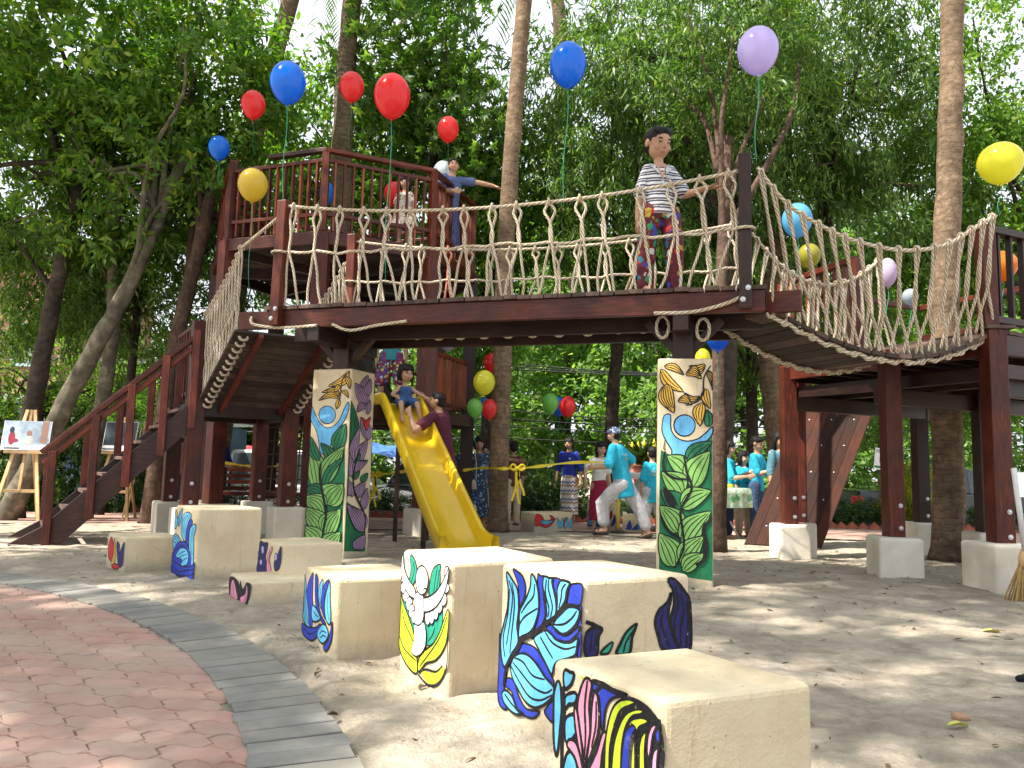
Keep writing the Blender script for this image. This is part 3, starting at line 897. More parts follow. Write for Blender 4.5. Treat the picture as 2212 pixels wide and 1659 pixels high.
# --- block E
M = side_mural('E', MK7, .0085)
M.poly('black', [(1488, 430), (1515, 408), (1552, 470), (1550, 570), (1530, 588), (1494, 552), (1480, 490)], .6); M.poly('pink', [(1500, 460), (1515, 438), (1530, 500), (1541, 560), (1520, 582), (1495, 542)], .8)
M.line([(1512, 455), (1515, 520), (1522, 575)], .6); M.line([(1505, 480), (1503, 530), (1512, 565)], .6)
M.poly('black', [(1558, 448), (1575, 500), (1600, 438), (1634, 470), (1632, 530), (1606, 592), (1575, 608), (1553, 572)], .6); M.poly('pink', [(1600, 470), (1606, 530), (1591, 592), (1565, 592), (1559, 552), (1590, 530)], .8)
M.line([(1598, 490), (1596, 545), (1580, 585)], .6)
M.build(BT['E'])
# --- block F
M = side_mural('F', MK7, .010)
M.poly('navy', [(1688, 188), (1712, 200), (1737, 190), (1731, 250), (1722, 300), (1737, 385), (1668, 385), (1660, 320), (1680, 240)], 1)
for x_, y_, rx_, ry_ in ((1703, 245, 9, 28), (1692, 325, 9, 20), (1672, 275, 6, 22)): M.disc('lilac', (x_, y_), rx_, ry_, .7)
M.poly('pink', [(1762, 228), (1765, 250), (1748, 300), (1757, 380), (1730, 380), (1735, 290)], .9); M.line([(1755, 260), (1742, 310), (1745, 375)], .6)
M.poly('navy', [(1822, 218), (1828, 290), (1812, 362), (1785, 378), (1778, 330), (1800, 280)], 1); M.disc('lilac', (1790, 292), 8, 26, .7)
M.build(BT['F'])
# --- block G
M = side_mural('G', MK7, .0095)
for c, q, vs_ in (('sky', [(1125, -25), (1142, -5), (1152, 40), (1147, 90), (1135, 108), (1124, 60), (1118, 10)], ([(1130, 0), (1135, 50), (1136, 90)],)), ('yellow', [(1140, -18), (1152, 10), (1152, 40), (1144, 20)], ()),
              ('sky', [(1185, -32), (1182, 0), (1177, 40), (1160, 92), (1154, 60), (1163, 10)], ([(1176, -5), (1165, 40), (1160, 75)],)),
              ('blue', [(1215, 60), (1242, 48), (1248, 70), (1228, 120), (1222, 200), (1227, 285), (1214, 250), (1204, 160), (1210, 100)], ()),
              ('sky', [(1200, 8), (1226, 2), (1243, 25), (1226, 60), (1211, 110), (1206, 160), (1200, 192), (1178, 150), (1176, 90), (1184, 40)], ([(1225, 15), (1198, 60), (1192, 150)], [(1233, 25), (1205, 80), (1199, 165)], [(1212, 12), (1188, 60), (1184, 130)])),
              ('sky', [(1240, 98), (1267, 78), (1271, 110), (1258, 160), (1258, 250), (1252, 342), (1234, 332), (1229, 240), (1229, 150)], ([(1262, 95), (1246, 170), (1246, 320)], [(1250, 100), (1238, 180), (1238, 300)])),
              ('sky', [(1118, 148), (1150, 148), (1172, 185), (1162, 228), (1130, 242), (1113, 210)], ([(1120, 165), (1145, 180), (1165, 215)], [(1118, 185), (1140, 200), (1155, 228)], [(1130, 152), (1155, 170), (1168, 200)])),
              ('blue', [(1106, 270), (1150, 203), (1190, 192), (1217, 214), (1237, 280), (1242, 350), (1266, 330), (1266, 392), (1247, 458), (1200, 445), (1150, 418), (1110, 382), (1101, 320)], ()),
              ('sky', [(1143, 286), (1175, 233), (1211, 243), (1224, 290), (1211, 342), (1173, 348), (1182, 310)], ([(1155, 280), (1185, 260), (1205, 255)], [(1160, 295), (1190, 280), (1215, 275)], [(1180, 325), (1200, 305), (1220, 298)]))):
    M.poly(c, q, 1)
    for v_ in vs_: M.line(v_, .7)
for v_ in ([(1106, 310), (1150, 332), (1200, 355), (1258, 348)], [(1108, 342), (1160, 384), (1210, 378), (1262, 372)], [(1113, 374), (1170, 410), (1225, 412), (1258, 398)], [(1112, 290), (1140, 250), (1180, 215), (1210, 228)]): M.line(v_, .9)
M.build(BT['G'])
# --- block H
M = side_mural('H', MK7, .010)
M.poly('red', [(722, 163), (741, 220), (739, 290), (726, 322), (704, 290), (704, 220)], 1)
M.poly('yellow', [(743, 168), (752, 240), (746, 312), (730, 342), (721, 330), (738, 260)], 1); M.line([(744, 210), (743, 270), (730, 325)], .6)
M.poly('navy', [(758, 198), (776, 213), (774, 262), (786, 240), (809, 198), (805, 270), (796, 332), (780, 358), (764, 320)], 1)
M.poly('red', [(724, 347), (745, 335), (772, 346), (766, 367), (740, 377)], .9)
M.build(BT['H'])

# --- the far painted blocks
MKF = ((1780, 1650), 2.458)
def far_block(px, base, rpx, rbase, hpx, depth, label):
    a = gnd(px, base, gz(11)); b = gnd(rpx, rbase, gz(11)); e = (b - a); e.z = 0
    nrm = V((e.y, -e.x, 0)).normalized()
    if nrm.y > 0: nrm = -nrm
    h = (base - hpx) / FOC * a.y
    t = thing('painted_block', label, 'block', (a.x, a.y, gz(a.y)), 'painted concrete stepping blocks')
    m_ = MB(); c = -nrm * depth; z0 = a.z - .08; z1 = a.z + h
    m_.v = [(p.x, p.y, z0) for p in (a, b, b + c, a + c)] + [(p.x, p.y, z1) for p in (a, b, b + c, a + c)]
    m_.f = [(3, 2, 1, 0), (4, 5, 6, 7), (0, 1, 5, 4), (1, 2, 6, 5), (2, 3, 7, 6), (3, 0, 4, 7)]
    m_.m = [0] * 6; m_.uv = [[(0, 0)] * 4] * 6
    m_.build('body', 'concrete_cream', t, bevel=.015, seg=2)
    M = Mural((a.x, a.y, a.z), e, nrm, MKF[0], MKF[1], .011, umax=e.length - .01, zmax=h - .015)
    return t, M
t, M = far_block(1154, 1146, 1237, 1144, 1109, .42, 'low cream block with red and blue waves beside the brick path')
M.poly('red', [(808, 925), (860, 930), (885, 975), (850, 1025), (803, 1030)], 1); M.leaf('red', (850, 1030), (1005, 960), 34, .1, 1); M.leaf('sky', (848, 990), (985, 985), 22, .1, 2); M.leaf('red', (985, 970), (945, 930), 14, 0, 0)
for b, tt, c in [((1045, 1060), (1015, 950), 'sky'), ((1050, 1055), (1078, 950), 'sky'), ((1090, 1060), (1100, 945), 'red'), ((1095, 1060), (1120, 945), 'sky'), ((1140, 1060), (1160, 945), 'sky')]: M.leaf(c, b, tt, 17, 0, 1, .8)
M.build(t)
t, M = far_block(1268, 1136, 1331, 1139, 1085, .40, 'higher cream block with blue flames behind the running boy')
for b, tt, w, c in [((1330, 1000), (1350, 820), 32, 'blue'), ((1350, 1010), (1440, 830), 30, 'sky'), ((1310, 1040), (1320, 880), 24, 'sky'), ((1310, 1050), (1500, 960), 36, 'blue'), ((1310, 1020), (1470, 900), 32, 'sky'), ((1510, 980), (1545, 880), 18, 'red'), ((1540, 1040), (1575, 920), 16, 'blue')]: M.leaf(c, b, tt, w, .1, 2, .8)
M.build(t)
t, M = far_block(1424, 1146, 1468, 1148, 1113, .40, 'small cream block with blue waves below the teal shirted child')
t.location = t.location; 
M.build(t) if M.mb.v else None
t, M = far_block(1345, 1144, 1402, 1146, 1112, .36, 'cream block with dark blue waves behind the running boy\'s front leg')
for b, tt, w, c in [((1690, 1090), (1720, 980), 26, 'blue'), ((1740, 1090), (1810, 1010), 26, 'blue'), ((1790, 1060), (1870, 1000), 18, 'sky'), ((1800, 1050), (1815, 955), 16, 'sky')]: M.leaf(c, b, tt, w, .1, 2, .8)
M.build(t)

# --- two mural pillars under the rope bridge
def pillar(label, c0, ex, wx, wy, z):
    """c0: front corner on the ground, ex: unit plan vector of the front face (leftwards)"""
    ex = V((ex[0], ex[1], 0)).normalized(); ey = V((-ex.y, ex.x, 0))
    if ey.y < 0: ey = -ey
    t = thing('painted_pillar', label, 'pillar', (c0[0], c0[1], 0), 'mural pillars under the rope bridge')
    m_ = MB()
    c = V((c0[0], c0[1], 0)); P = [c, c + ex * wx, c + ex * wx + ey * wy, c + ey * wy]
    o = P if (P[1] - P[0]).cross(P[3] - P[0]).z > 0 else [P[0], P[3], P[2], P[1]]
    m_.v = [(p.x, p.y, -.08) for p in o] + [(p.x, p.y, z) for p in o]
    m_.f = [(3, 2, 1, 0), (4, 5, 6, 7), (0, 1, 5, 4), (1, 2, 6, 5), (2, 3, 7, 6), (3, 0, 4, 7)]
    m_.m = [0] * 6; m_.uv = [[(0, 0)] * 4] * 6
    m_.build('body', 'concrete_cream', t, bevel=.014, seg=2)
    return t, ex, ey
LPC = gnd(742, 1207); LPC = V((LPC.x, LPC.y, 0))
# front face runs left, right face runs back-right
tl = gnd(652, 1196); ex = V((tl.x - LPC.x, tl.y - LPC.y, 0))
ex = V((-.93, .36, 0)).normalized()
LPZ = 1.78
LP, lex, ley = pillar('left mural pillar with a blue figure, green leaves and a lilac side', LPC, ex, .44, .42, LPZ)
MK2 = ((1150, 1400), 2.0738)
M = Mural(LPC, lex, -ley, MK2[0], MK2[1], .0135, umax=.436, zmax=LPZ - .015)
M.poly('dkgreen', [(125, 760), (160, 740), (240, 860), (290, 830), (340, 760), (430, 640), (432, 1000), (415, 1300), (412, 1600), (250, 1600), (70, 1600), (80, 1300), (100, 1000)], 0, False)
M.poly('fig', [(140, 380), (165, 415), (205, 510), (250, 572), (292, 590), (340, 575), (390, 520), (428, 430), (460, 380), (462, 445), (420, 545), (355, 625), (325, 705), (300, 775), (285, 805), (240, 800), (225, 760), (215, 680), (195, 605), (150, 525), (138, 450)], .7)
M.disc('fig', (288, 484), 68, 72, .7)
for b, t, w, bd, nv in [((470, 128), (292, 250), 36, -.16, 2), ((440, 170), (472, 275), 24, -.1, 2), ((398, 330), (243, 302), 24, .22, 2), ((392, 350), (216, 368), 26, .2, 2), ((385, 240), (352, 300), 20, 0, 1), ((402, 290), (462, 345), 18, -.2, 1), ((388, 360), (362, 436), 20, 0, 1)]:
    M.leaf('yellow', b, t, w, bd, nv, .8)
M.line([(475, 130), (420, 180), (402, 260), (396, 330), (380, 400)], .8)
for c, b, t, w, bd, nv in [('green', (215, 1100), (130, 690), 62, .06, 4), ('dkgreen', (222, 860), (153, 662), 32, -.08, 2), ('dkgreen', (295, 900), (235, 712), 40, .22, 2), ('dkgreen', (362, 780), (442, 556), 46, -.05, 3), ('green', (255, 1055), (428, 738), 58, -.06, 4), ('dkgreen', (262, 1090), (432, 825), 26, -.12, 1), ('green', (288, 1215), (420, 1050), 84, -.1, 5), ('dkgreen', (250, 1150), (98, 1080), 40, .18, 3), ('green', (262, 1290), (92, 1155), 66, .18, 5), ('green', (262, 1460), (84, 1235), 66, .1, 5), ('green', (282, 1470), (402, 1250), 66, -.12, 5), ('green', (225, 1560), (72, 1390), 62, .1, 4), ('green', (280, 1600), (400, 1440), 60, -.1, 4)]:
    M.leaf(c, b, t, w * 1.42, bd, nv, .85)
M.line([(238, 880), (232, 1000), (252, 1110), (282, 1290), (262, 1420), (240, 1580)], 2.0)
M.build(LP, 'green and yellow leaf mural with a blue figure raising both arms')
M = Mural(LPC, ley, lex * -1, MK2[0], MK2[1], .0135, umax=.415, zmax=LPZ - .015)
M.poly('dkgreen', [(440, 800), (470, 1100), (430, 1190), (520, 1250), (600, 1320), (595, 1600), (420, 1600), (418, 1200)], 0, False)
for c, b, t, w, bd, nv in [('dkgreen', (462, 800), (482, 368), 36, .08, 3), ('dkgreen', (520, 590), (532, 500), 12, 0, 1), ('purple', (560, 270), (618, 160), 28, .1, 4), ('purple', (602, 405), (514, 226), 40, .05, 5), ('purple', (615, 330), (642, 190), 24, -.05, 3), ('purple', (612, 400), (525, 462), 24, .15, 3), ('purple', (612, 480), (634, 360), 16, 0, 2), ('purple', (625, 690), (556, 505), 34, .05, 4), ('red', (605, 610), (560, 502), 14, .12, 0), ('red', (605, 610), (640, 500), 14, -.12, 0), ('purple', (500, 900), (548, 585), 30, -.06, 4), ('purple', (545, 870), (614, 690), 34, -.1, 4), ('dkgreen', (505, 920), (552, 800), 18, 0, 1), ('purple', (478, 990), (458, 790), 26, 0, 3), ('purple', (500, 965), (616, 855), 30, -.15, 4), ('purple', (492, 1150), (438, 1005), 30, 0, 4), ('purple', (520, 1160), (592, 1030), 32, -.08, 4), ('dkgreen', (490, 1010), (548, 940), 18, 0, 1), ('dkgreen', (560, 1030), (612, 960), 20, 0, 1), ('purple', (572, 1260), (606, 1080), 24, 0, 4), ('purple', (572, 1440), (440, 1215), 50, .1, 6), ('purple', (500, 1580), (588, 1462), 38, .05, 4)]:
    M.leaf(c, b, t, w * 1.42, bd, nv, .8)
M.line([(545, 760), (500, 930), (500, 1100), (560, 1240), (592, 1330), (580, 1450)], 1.8)
M.build(LP, 'lilac petals and dark green leaves on the pillar\'s right side')

RPL = gnd(1425, 1258); RPR = gnd(1541, 1270)
e = V((RPL.x - RPR.x, RPL.y - RPR.y, 0)); rw = .40
e = V((-.985, .17, 0))
RPZ = 1.78
RPc = V((RPR.x, RPR.y, 0))
RP, rex, rey = pillar('right mural pillar with a blue figure under yellow petals', RPc, e, .425, .42, RPZ)
MK3 = ((2550, 1400), 1.7467)
M = Mural(RPc, rex, -rey, MK3[0], MK3[1], .0125, umax=.421, zmax=RPZ - .012)
M.poly('dkgreen', [(92, 650), (170, 690), (250, 700), (300, 645), (448, 555), (452, 1550), (300, 1530), (78, 1470), (82, 800)], 0, False)
M.poly('fig', [(118, 410), (157, 410), (160, 500), (195, 560), (262, 588), (340, 575), (400, 532), (447, 490), (449, 540), (400, 592), (320, 640), (268, 660), (248, 698), (172, 688), (165, 650), (130, 592), (100, 525), (103, 450)], .9)
M.disc('fig', (254, 481), 73, 73, .9)
for b, t, w, bd, nv in [((115, 72), (250, 132), 28, -.12, 2), ((92, 95), (248, 250), 40, .12, 2), ((130, 195), (182, 395), 58, .12, 5), ((398, 68), (286, 72), 36, -.25, 3), ((262, 125), (370, 160), 40, -.3, 4), ((362, 282), (250, 255), 20, -.25, 2), ((208, 308), (302, 340), 30, -.25, 3), ((372, 325), (362, 484), 46, .1, 3), ((398, 228), (432, 366), 32, .1, 2), ((408, 100), (452, 238), 24, -.1, 3)]:
    M.leaf('yellow', b, t, w, bd, nv, .9)
M.line([(435, 68), (388, 150), (380, 260), (340, 318), (260, 345)], 1.0)
M.line([(120, 580), (112, 640), (125, 645)], .7)
for c, b, t, w, bd, nv in [('dkgreen', (415, 490), (408, 372), 26, .1, 1), ('dkgreen', (265, 740), (445, 590), 40, -.1, 2), ('green', (258, 800), (132, 688), 48, .1, 2), ('green', (300, 905), (428, 655), 66, -.1, 3), ('green', (240, 960), (94, 800), 62, .12, 3), ('dkgreen', (222, 1060), (90, 930), 50, .1, 1), ('green', (228, 1045), (440, 928), 56, -.1, 3), ('green', (215, 1215), (84, 1030), 60, .1, 4), ('green', (245, 1310), (434, 1068), 66, -.1, 4), ('green', (186, 1450), (80, 1220), 66, .08, 4), ('green', (232, 1440), (388, 1240), 60, -.08, 4), ('green', (240, 1480), (392, 1360), 46, -.08, 3)]:
    M.leaf(c, b, t, w * 1.42, bd, nv, .9)
M.leaf('black', (185, 1040), (110, 905), 30, 0, 0)
M.line([(250, 690), (268, 800), (302, 915), (228, 1060), (240, 1200), (246, 1330), (185, 1460)], 1.6)
M.line([(442, 1115), (385, 1190), (400, 1300), (385, 1400), (330, 1440)], 2.6)
M.line([(120, 660), (110, 780), (180, 840), (270, 850)], 1.6)
M.line([(90, 1100), (140, 1200), (230, 1260)], 2.0)
M.build(RP, 'blue figure under yellow petals above green leaves')
# ================================================================== TIMBER PLAY STRUCTURE
def plankset(thing_, name, mat, p0, du, dw, n, step, L, th, gap=.008, zfun=None, jit=.004, seed=1):
    """n planks side by side along du, each lying across dw; one shared mesh"""
    r = random.Random(seed)
    m_ = MB().box((0, 0, 0), (L, step - gap, th))
    me = m_.mesh(name, [MATS[mat]])
    ang = math.atan2(dw.y, dw.x)
    for i in range(n):
        o = bpy.data.objects.new(name, me); COL.objects.link(o)
        c = p0 + du * (step * (i + .5)) + dw * (L / 2)
        o.location = (c.x + dw.x * r.uniform(-.012, .012), c.y + dw.y * r.uniform(-.012, .012), c.z + r.uniform(-jit, jit))
        o.rotation_euler = (r.uniform(-.01, .01), 0, ang + r.uniform(-.004, .004))
        attach(o, thing_)
def rope_tube(pts, r=.014, n=8, k=22):
    return MB().tube(pts, r, n, uvk=k)
def net_pair(top, mid, bot, u, r=.0118, seed=0, spread=.075, name='net_rope', parent=None, mat='rope', twist=True):
    """one doubled rope tied over the top rope, crossed at the middle rope and lashed to the deck"""
    rr = random.Random(seed)
    a, b = rr.uniform(.030, .048), rr.uniform(.026, .045)
    k = rr.uniform(.36, .50)
    m_ = MB()
    top, bot = V(top), V(bot)
    H = mid is not None
    mid = V(mid) if H else top.lerp(bot, .55)
    w = V((-u.y, u.x, 0))
    for sg in (-1, 1):
        P = [top + V((0, 0, .012)) + u * (.008 * sg) + w * .012 * sg, top + u * (.020 * sg) - V((0, 0, .03)),
             top.lerp(mid, k * .5) + u * (a * sg), top.lerp(mid, k) + u * (.004 * sg) + w * .012 * sg,
             top.lerp(mid, (1 + k) / 2) - u * (b * .35 * sg) + w * .013 * sg, mid - u * (.012 * sg) + w * .012 * sg,
             mid.lerp(bot, .35) - u * (b * 1.1 * sg), mid.lerp(bot, .72) - u * (spread * .8 * sg + rr.uniform(-.02, .02)), bot - u * (spread * sg + rr.uniform(-.015, .015))]
        if not twist:
            P = [top + V((0, 0, .012)) + u * (.006 * sg), top + u * (.016 * sg) - V((0, 0, .03)), top.lerp(bot, .3) + u * (.006 * sg) + w * .012 * sg, top.lerp(bot, .55) + u * (.003 * sg) + w * .012 * sg, top.lerp(bot, .8) + u * spread * .6 * sg, bot + u * (spread * sg)]
        m_.tube(spline(P, 4), r, 7, uvk=22)
    # hitch over the top rope
    c = top + V((0, 0, .002))
    loop = [c + w * (.028 * math.cos(a_)) + V((0, 0, .028 * math.sin(a_))) + u * (.02 * (a_ / (2 * pi) - .5)) for a_ in np.linspace(0, 2 * pi, 11)]
    m_.tube(loop, r * .95, 6, uvk=22)
    return m_.build(name, mat, parent, smooth=True)
def sag(p, q, n, s):
    p, q = V(p), V(q)
    return [p.lerp(q, t) - V((0, 0, s * 4 * t * (1 - t))) for t in np.linspace(0, 1, n)]
def half_loop(c, u, r, rt=.0125, mat='rope', parent=None, name='rope_loop'):
    P = [V(c) + u * (r * math.cos(a)) - V((0, 0, r * math.sin(a))) for a in np.linspace(-.25, pi + .25, 12)]
    return MB().tube(P, rt, 7, uvk=22).build(name, mat, parent, smooth=True)
def bolt(p, nrm, parent, r=.014):
    q = V(nrm).to_track_quat('Z', 'Y').to_matrix()
    return MB().lathe([(r * 1.5, -.002), (r * 1.5, .004), (r, .004), (r, .014), (.0, .016)], 10, p, axis=q).build('bolt', 'galvanised', parent)
paint('galvanised', (.55, .56, .57), .4, .1, 20, metallic=.8)

# ------------------------------------------------------------------ long level rope bridge
DZ = 2.33
NL = gnd(600, 662, DZ); NR = gnd(1640, 615, DZ)
bu = (NR - NL); BL = bu.length; bu.normalize(); bw = V((-bu.y, bu.x, 0))
BW = 1.12
br = thing('rope_bridge', 'long level rope-railed plank bridge resting on the two mural pillars', 'bridge', (NL + bu * BL / 2 + bw * .5) * 1.0)
plankset(br, 'plank', 'wood_grey', NL - bu * .12 + V((0, 0, -.018)) - bw * .03, bu, bw, int((BL + .22) / .118), .118, BW + .06, .034, seed=4)
for off in (.02, .55, BW - .04):
    a = NL + bu * (-.42 if off < .1 else -.15) + bw * off; b = NL + bu * (BL + (.04 if off < .1 else .02)) + bw * off
    MB().bar(a - V((0, 0, .125 if off < .1 else .15)), b - V((0, 0, .125 if off < .1 else .15)), .055, .17 if off < .1 else .2).build('beam', 'wood_red' if off < .1 else 'wood_dark', br, bevel=.006)  # inner beams get the shaded timber colour
# cross heads carried by the pillars
for c0, ex_, ey_, w_ in ((LPC, lex, ley, .44), (RPc, rex, rey, .425)):
    c = c0 + ex_ * w_ * .5 + ey_ * .2
    MB().box((c.x, c.y, (1.78 + 2.1) / 2), (.17, .17, 2.1 - 1.78), math.atan2(bu.y, bu.x)).build('stub_post', 'wood_dark', br, bevel=.006)
    s_ = (c - NL).dot(bu)
    MB().bar(NL + bu * s_ + bw * -.02 - V((0, 0, .265)), NL + bu * s_ + bw * (BW + .02) - V((0, 0, .265)), .12, .15).build('cross_head', 'wood_dark', br, bevel=.006)
    for sg in (-1, 1):
        MB().bar(V((c.x, c.y, 1.86)) + bu * .05 * sg, V((c.x, c.y, 2.12)) + bu * .30 * sg, .07, .08, up=bw).build('brace', 'wood_dark', br, bevel=.005)
posts_b = {}
for nm, s_, off, z1, mt in (('nl', .02, -.045, 3.33, 'wood_red'), ('nr', BL - .10, -.05, 3.36, 'wood_dark'), ('fl', .10, BW + .04, 3.36, 'wood_red'), ('fr', BL - .12, BW + .04, 3.30, 'wood_red')):
    c = NL + bu * s_ + bw * off
    lean = -bu * .02 if nm == 'nl' else bu * 0.0
    o = MB().bar((c.x, c.y, 2.14), V((c.x, c.y, z1)) - lean, .095, .095, up=bw).build('post', mt, br, bevel=.006)
    posts_b[nm] = V((c.x, c.y, 0))
    if nm in ('nl', 'nr'):
        for dz, dx in ((2.20, -.02), (2.29, .02)): bolt(V((c.x, c.y, dz)) - bw * .05 + bu * dx, -bw, br)
PI2 = {}
def rail_ropes(side, off, seed, sagt):
    A = posts_b[side + 'l']; B = posts_b[side + 'r']
    a3 = V((A.x, A.y, 3.29)); b3 = V((B.x, B.y, 3.24 if side == 'n' else 3.20))
    T = sag(a3, b3, 40, sagt)
    MB().tube(T, .0150, 8, uvk=20).build('top_rope', 'rope', br, smooth=True)
    M1 = sag(V((A.x, A.y, 2.83)) - bu * .03, V((B.x, B.y, 2.76)) + bu * .05, 40, .03)
    jig = [p + V((0, 0, .012 * math.sin(i * 1.9) + .008 * math.sin(i * .7))) for i, p in enumerate(M1)]
    MB().tube(jig, .0135, 8, uvk=20).build('middle_rope', 'rope', br, smooth=True)
    n = 17
    for i in range(n):
        t = (i + .55 + random.Random(seed * 9 + i).uniform(-.16, .16)) / n
        k = t * 39; i0 = int(k); f = k - i0
        tp = T[i0].lerp(T[min(i0 + 1, 39)], f); mp = jig[i0].lerp(jig[min(i0 + 1, 39)], f)
        rr = random.Random(seed * 50 + i)
        bt = tp.copy(); bt.z = DZ - .01
        bt = bt + bu * rr.uniform(-.04, .04) + bw * (.05 if side == 'n' else -.05)
        net_pair(tp, mp + bu * rr.uniform(-.015, .015), bt, bu, seed=seed * 100 + i, parent=br, mat='rope_pink' if (side == 'f' and i == 4) else 'rope')
    # turns round the posts
    for c, z in ((A, 2.83), (B, 2.76)):
        for dz in (0,):
            P = [c + V((.0, 0, z + dz)) + bu * (.072 * math.cos(a)) + bw * (.072 * math.sin(a)) for a in np.linspace(0, 2 * pi, 17)]
            MB().tube(P, .012, 6, uvk=20).build('lashing', 'rope', br, smooth=True)
rail_ropes('n', -.03, 1, .16)
rail_ropes('f', BW + .03, 2, .17)
# rope slack below the deck and on the near beam
for px in (850, 904, 957, 1014, 1072, 1130, 1192, 1259, 1330, 1385):
    p = gnd(px, 700, 2.14)
    s_ = (p - NL).dot(bu)
    half_loop(NL + bu * s_ + bw * .60 + V((0, 0, 2.135 - DZ)), bu, .058 if 880 < px < 1300 else .045, parent=br)
p = NL + bw * -.03
MB().tube(spline([p + bu * -.26 - V((0, 0, .10)), p + bu * -.22 - V((0, 0, .17)) - bw * .03, p + bu * -.02 - V((0, 0, .205)), p + bu * .2 - V((0, 0, .21)), p + bu * .45 - V((0, 0, .20))], 6), .014, 8, uvk=20).build('slack_rope', 'rope', br, smooth=True)
MB().tube(spline([p + bu * .62 - V((0, 0, .20)) - bw * .02, p + bu * .8 - V((0, 0, .26)) - bw * .02, p + bu * 1.05 - V((0, 0, .22)), p + bu * 1.35 - V((0, 0, .19))], 6), .014, 8, uvk=20).build('slack_rope', 'rope', br, smooth=True)
q = NL + bu * BL - bw * .03
MB().tube(spline([q - bu * .12 - V((0, 0, .09)) - bw * .01, q - bu * .25 - V((0, 0, .15)) - bw * .02, q - bu * .5 - V((0, 0, .20)), q - bu * .8 - V((0, 0, .20))], 6), .015, 8, uvk=20).build('slack_rope', 'rope', br, smooth=True)
c = RPc + rex * .21 + rey * .2
for k, (dx, dz) in enumerate(((-.16, 2.05), (.16, 2.02))):
    P = [V((c.x, c.y, dz)) + bu * (dx + .05 * math.cos(a)) + V((0, 0, .09 * math.sin(a))) - bw * .14 for a in np.linspace(0, 2 * pi, 15)]
    MB().tube(P, .014, 7, uvk=20).build('lashing', 'rope', br, smooth=True)

# ------------------------------------------------------------------ landing, ramp up to the bridge and stairs
LZ = 1.56
LA = V((-3.50, 8.50, 0)); ldir = V((.84, .54, 0)).normalized(); lback = V((-ldir.y, ldir.x, 0))
LWd = 1.06
ramp_top_l = V((-2.74, 7.62, 2.24)); ramp_bot_l = V((-3.44, 8.52, LZ))
rt = thing('rope_ramp', 'steep plank ramp with rope sides climbing from the landing to the bridge', 'ramp', (ramp_bot_l + ramp_top_l) / 2)
ru = (ramp_top_l - ramp_bot_l); RL = ru.length; ru.normalize()
rn = ldir.cross(ru) * -1
if rn.z < 0: rn = -rn
nr = 13
for i in range(nr):
    c = ramp_bot_l + ru * (RL * (i + .5) / nr) + ldir * (LWd / 2) - V((0, 0, .06))
    MB().obox(c, ldir * (LWd + .10), ru * (RL / nr - .010), rn * .028).build('plank', 'wood_weathered', rt)
for off in (.20, .86):
    MB().bar(ramp_bot_l + ldir * off - rn * .115 - V((0, 0, .03)), ramp_top_l + ldir * off - rn * .115, .045, .06, up=rn).build('stringer', 'wood_red', rt, bevel=.004)
for off in (.04, LWd - .02):
    for i in range(nr):
        c = ramp_bot_l + ru * (RL * (i + .5) / nr) + ldir * off - rn * .085 - V((0, 0, .03))
        P = [c + ldir * (.040 * math.cos(a)) - rn * (.034 * math.sin(a)) for a in np.linspace(-.3, pi + .3, 10)]
        MB().tube(P, .014, 7, uvk=20).build('rope_loop', 'rope', rt, smooth=True)
for off, sd_, zt in ((-.02, 31, 2.50), (LWd + .03, 32, 2.52)):
    a = ramp_bot_l + ldir * off; b = ramp_top_l + ldir * off
    T = sag(V((a.x, a.y, zt)), V((b.x, b.y, 3.08)), 20, .07)
    if off < 0:
        T[-1] = V((posts_b['nl'].x, posts_b['nl'].y, 3.2)); 
    MB().tube(T, .016, 8, uvk=20).build('top_rope', 'rope', rt, smooth=True)
    n = 13
    dirh = V((ru.x, ru.y, 0)).normalized()
    for i in range(n):
        t = (i + .3) / n
        k = t * 19; i0 = int(k)
        tp = T[i0].lerp(T[min(i0 + 1, 19)], k - i0)
        bt = a.lerp(b, t) + V((0, 0, -.03))
        net_pair(tp, None, bt, dirh, seed=sd_ * 40 + i, parent=rt, spread=.03, r=.0095)

# stairs
st = thing('wooden_stairs', 'open wooden stairs with handrail leading up to the landing', 'stairs', LA + V((-.8, -.5, 0)))
sdir = -ldir
botn = gnd(58, 1172); botn = V((botn.x, botn.y, 0)) - sdir * .12
topn = LA + V((0, 0, LZ - .10)) - lback * .03
SW = .85
def sp(t, off=0): return botn.lerp(topn, t) + lback * off
for off, mt in ((0, 'wood_dark'), (SW, 'wood_dark')):
    u_ = (topn - botn).normalized(); up_ = V((0, 0, 1))
    P0, P1 = sp(-.05, off), sp(1.0, off)
    # stringer cut level on the ground
    n_ = u_.cross(lback)
    if n_.z < 0: n_ = -n_
    h = .15
    pts = [P0 + u_ * .05 + n_ * h * -.2, sp(0, off) + V((0, 0, 0)), P1 - n_ * h, P1 + n_ * h, sp(.02, off) + n_ * h]
    A = sp(0, off); dh = V((u_.x, u_.y, 0)).normalized(); sl = u_.z / math.hypot(u_.x, u_.y)
    run = (topn - botn).xy.length
    pr_ = [(-.30, -.02), (.18, -.02), (run, sl * run - .21), (run, sl * run + .10), (.0, .16)]
    m_ = MB()
    vs = []
    for sgn in (-.028, .028):
        for x, z in pr_: vs.append(tuple(A + dh * x + V((0, 0, z)) + lback * sgn))
    n5 = len(pr_)
    m_.v = vs
    m_.f = [tuple(range(n5)), tuple(reversed(range(n5, 2 * n5)))] + [(i + n5, (i + 1) % n5 + n5, (i + 1) % n5, i) for i in range(n5)]
    m_.m = [0] * len(m_.f); m_.uv = [[(vs[i][0] * 1.2, vs[i][2]) for i in f] for f in m_.f]
    m_.build('stringer', mt, st, bevel=.004)
nt_ = 8
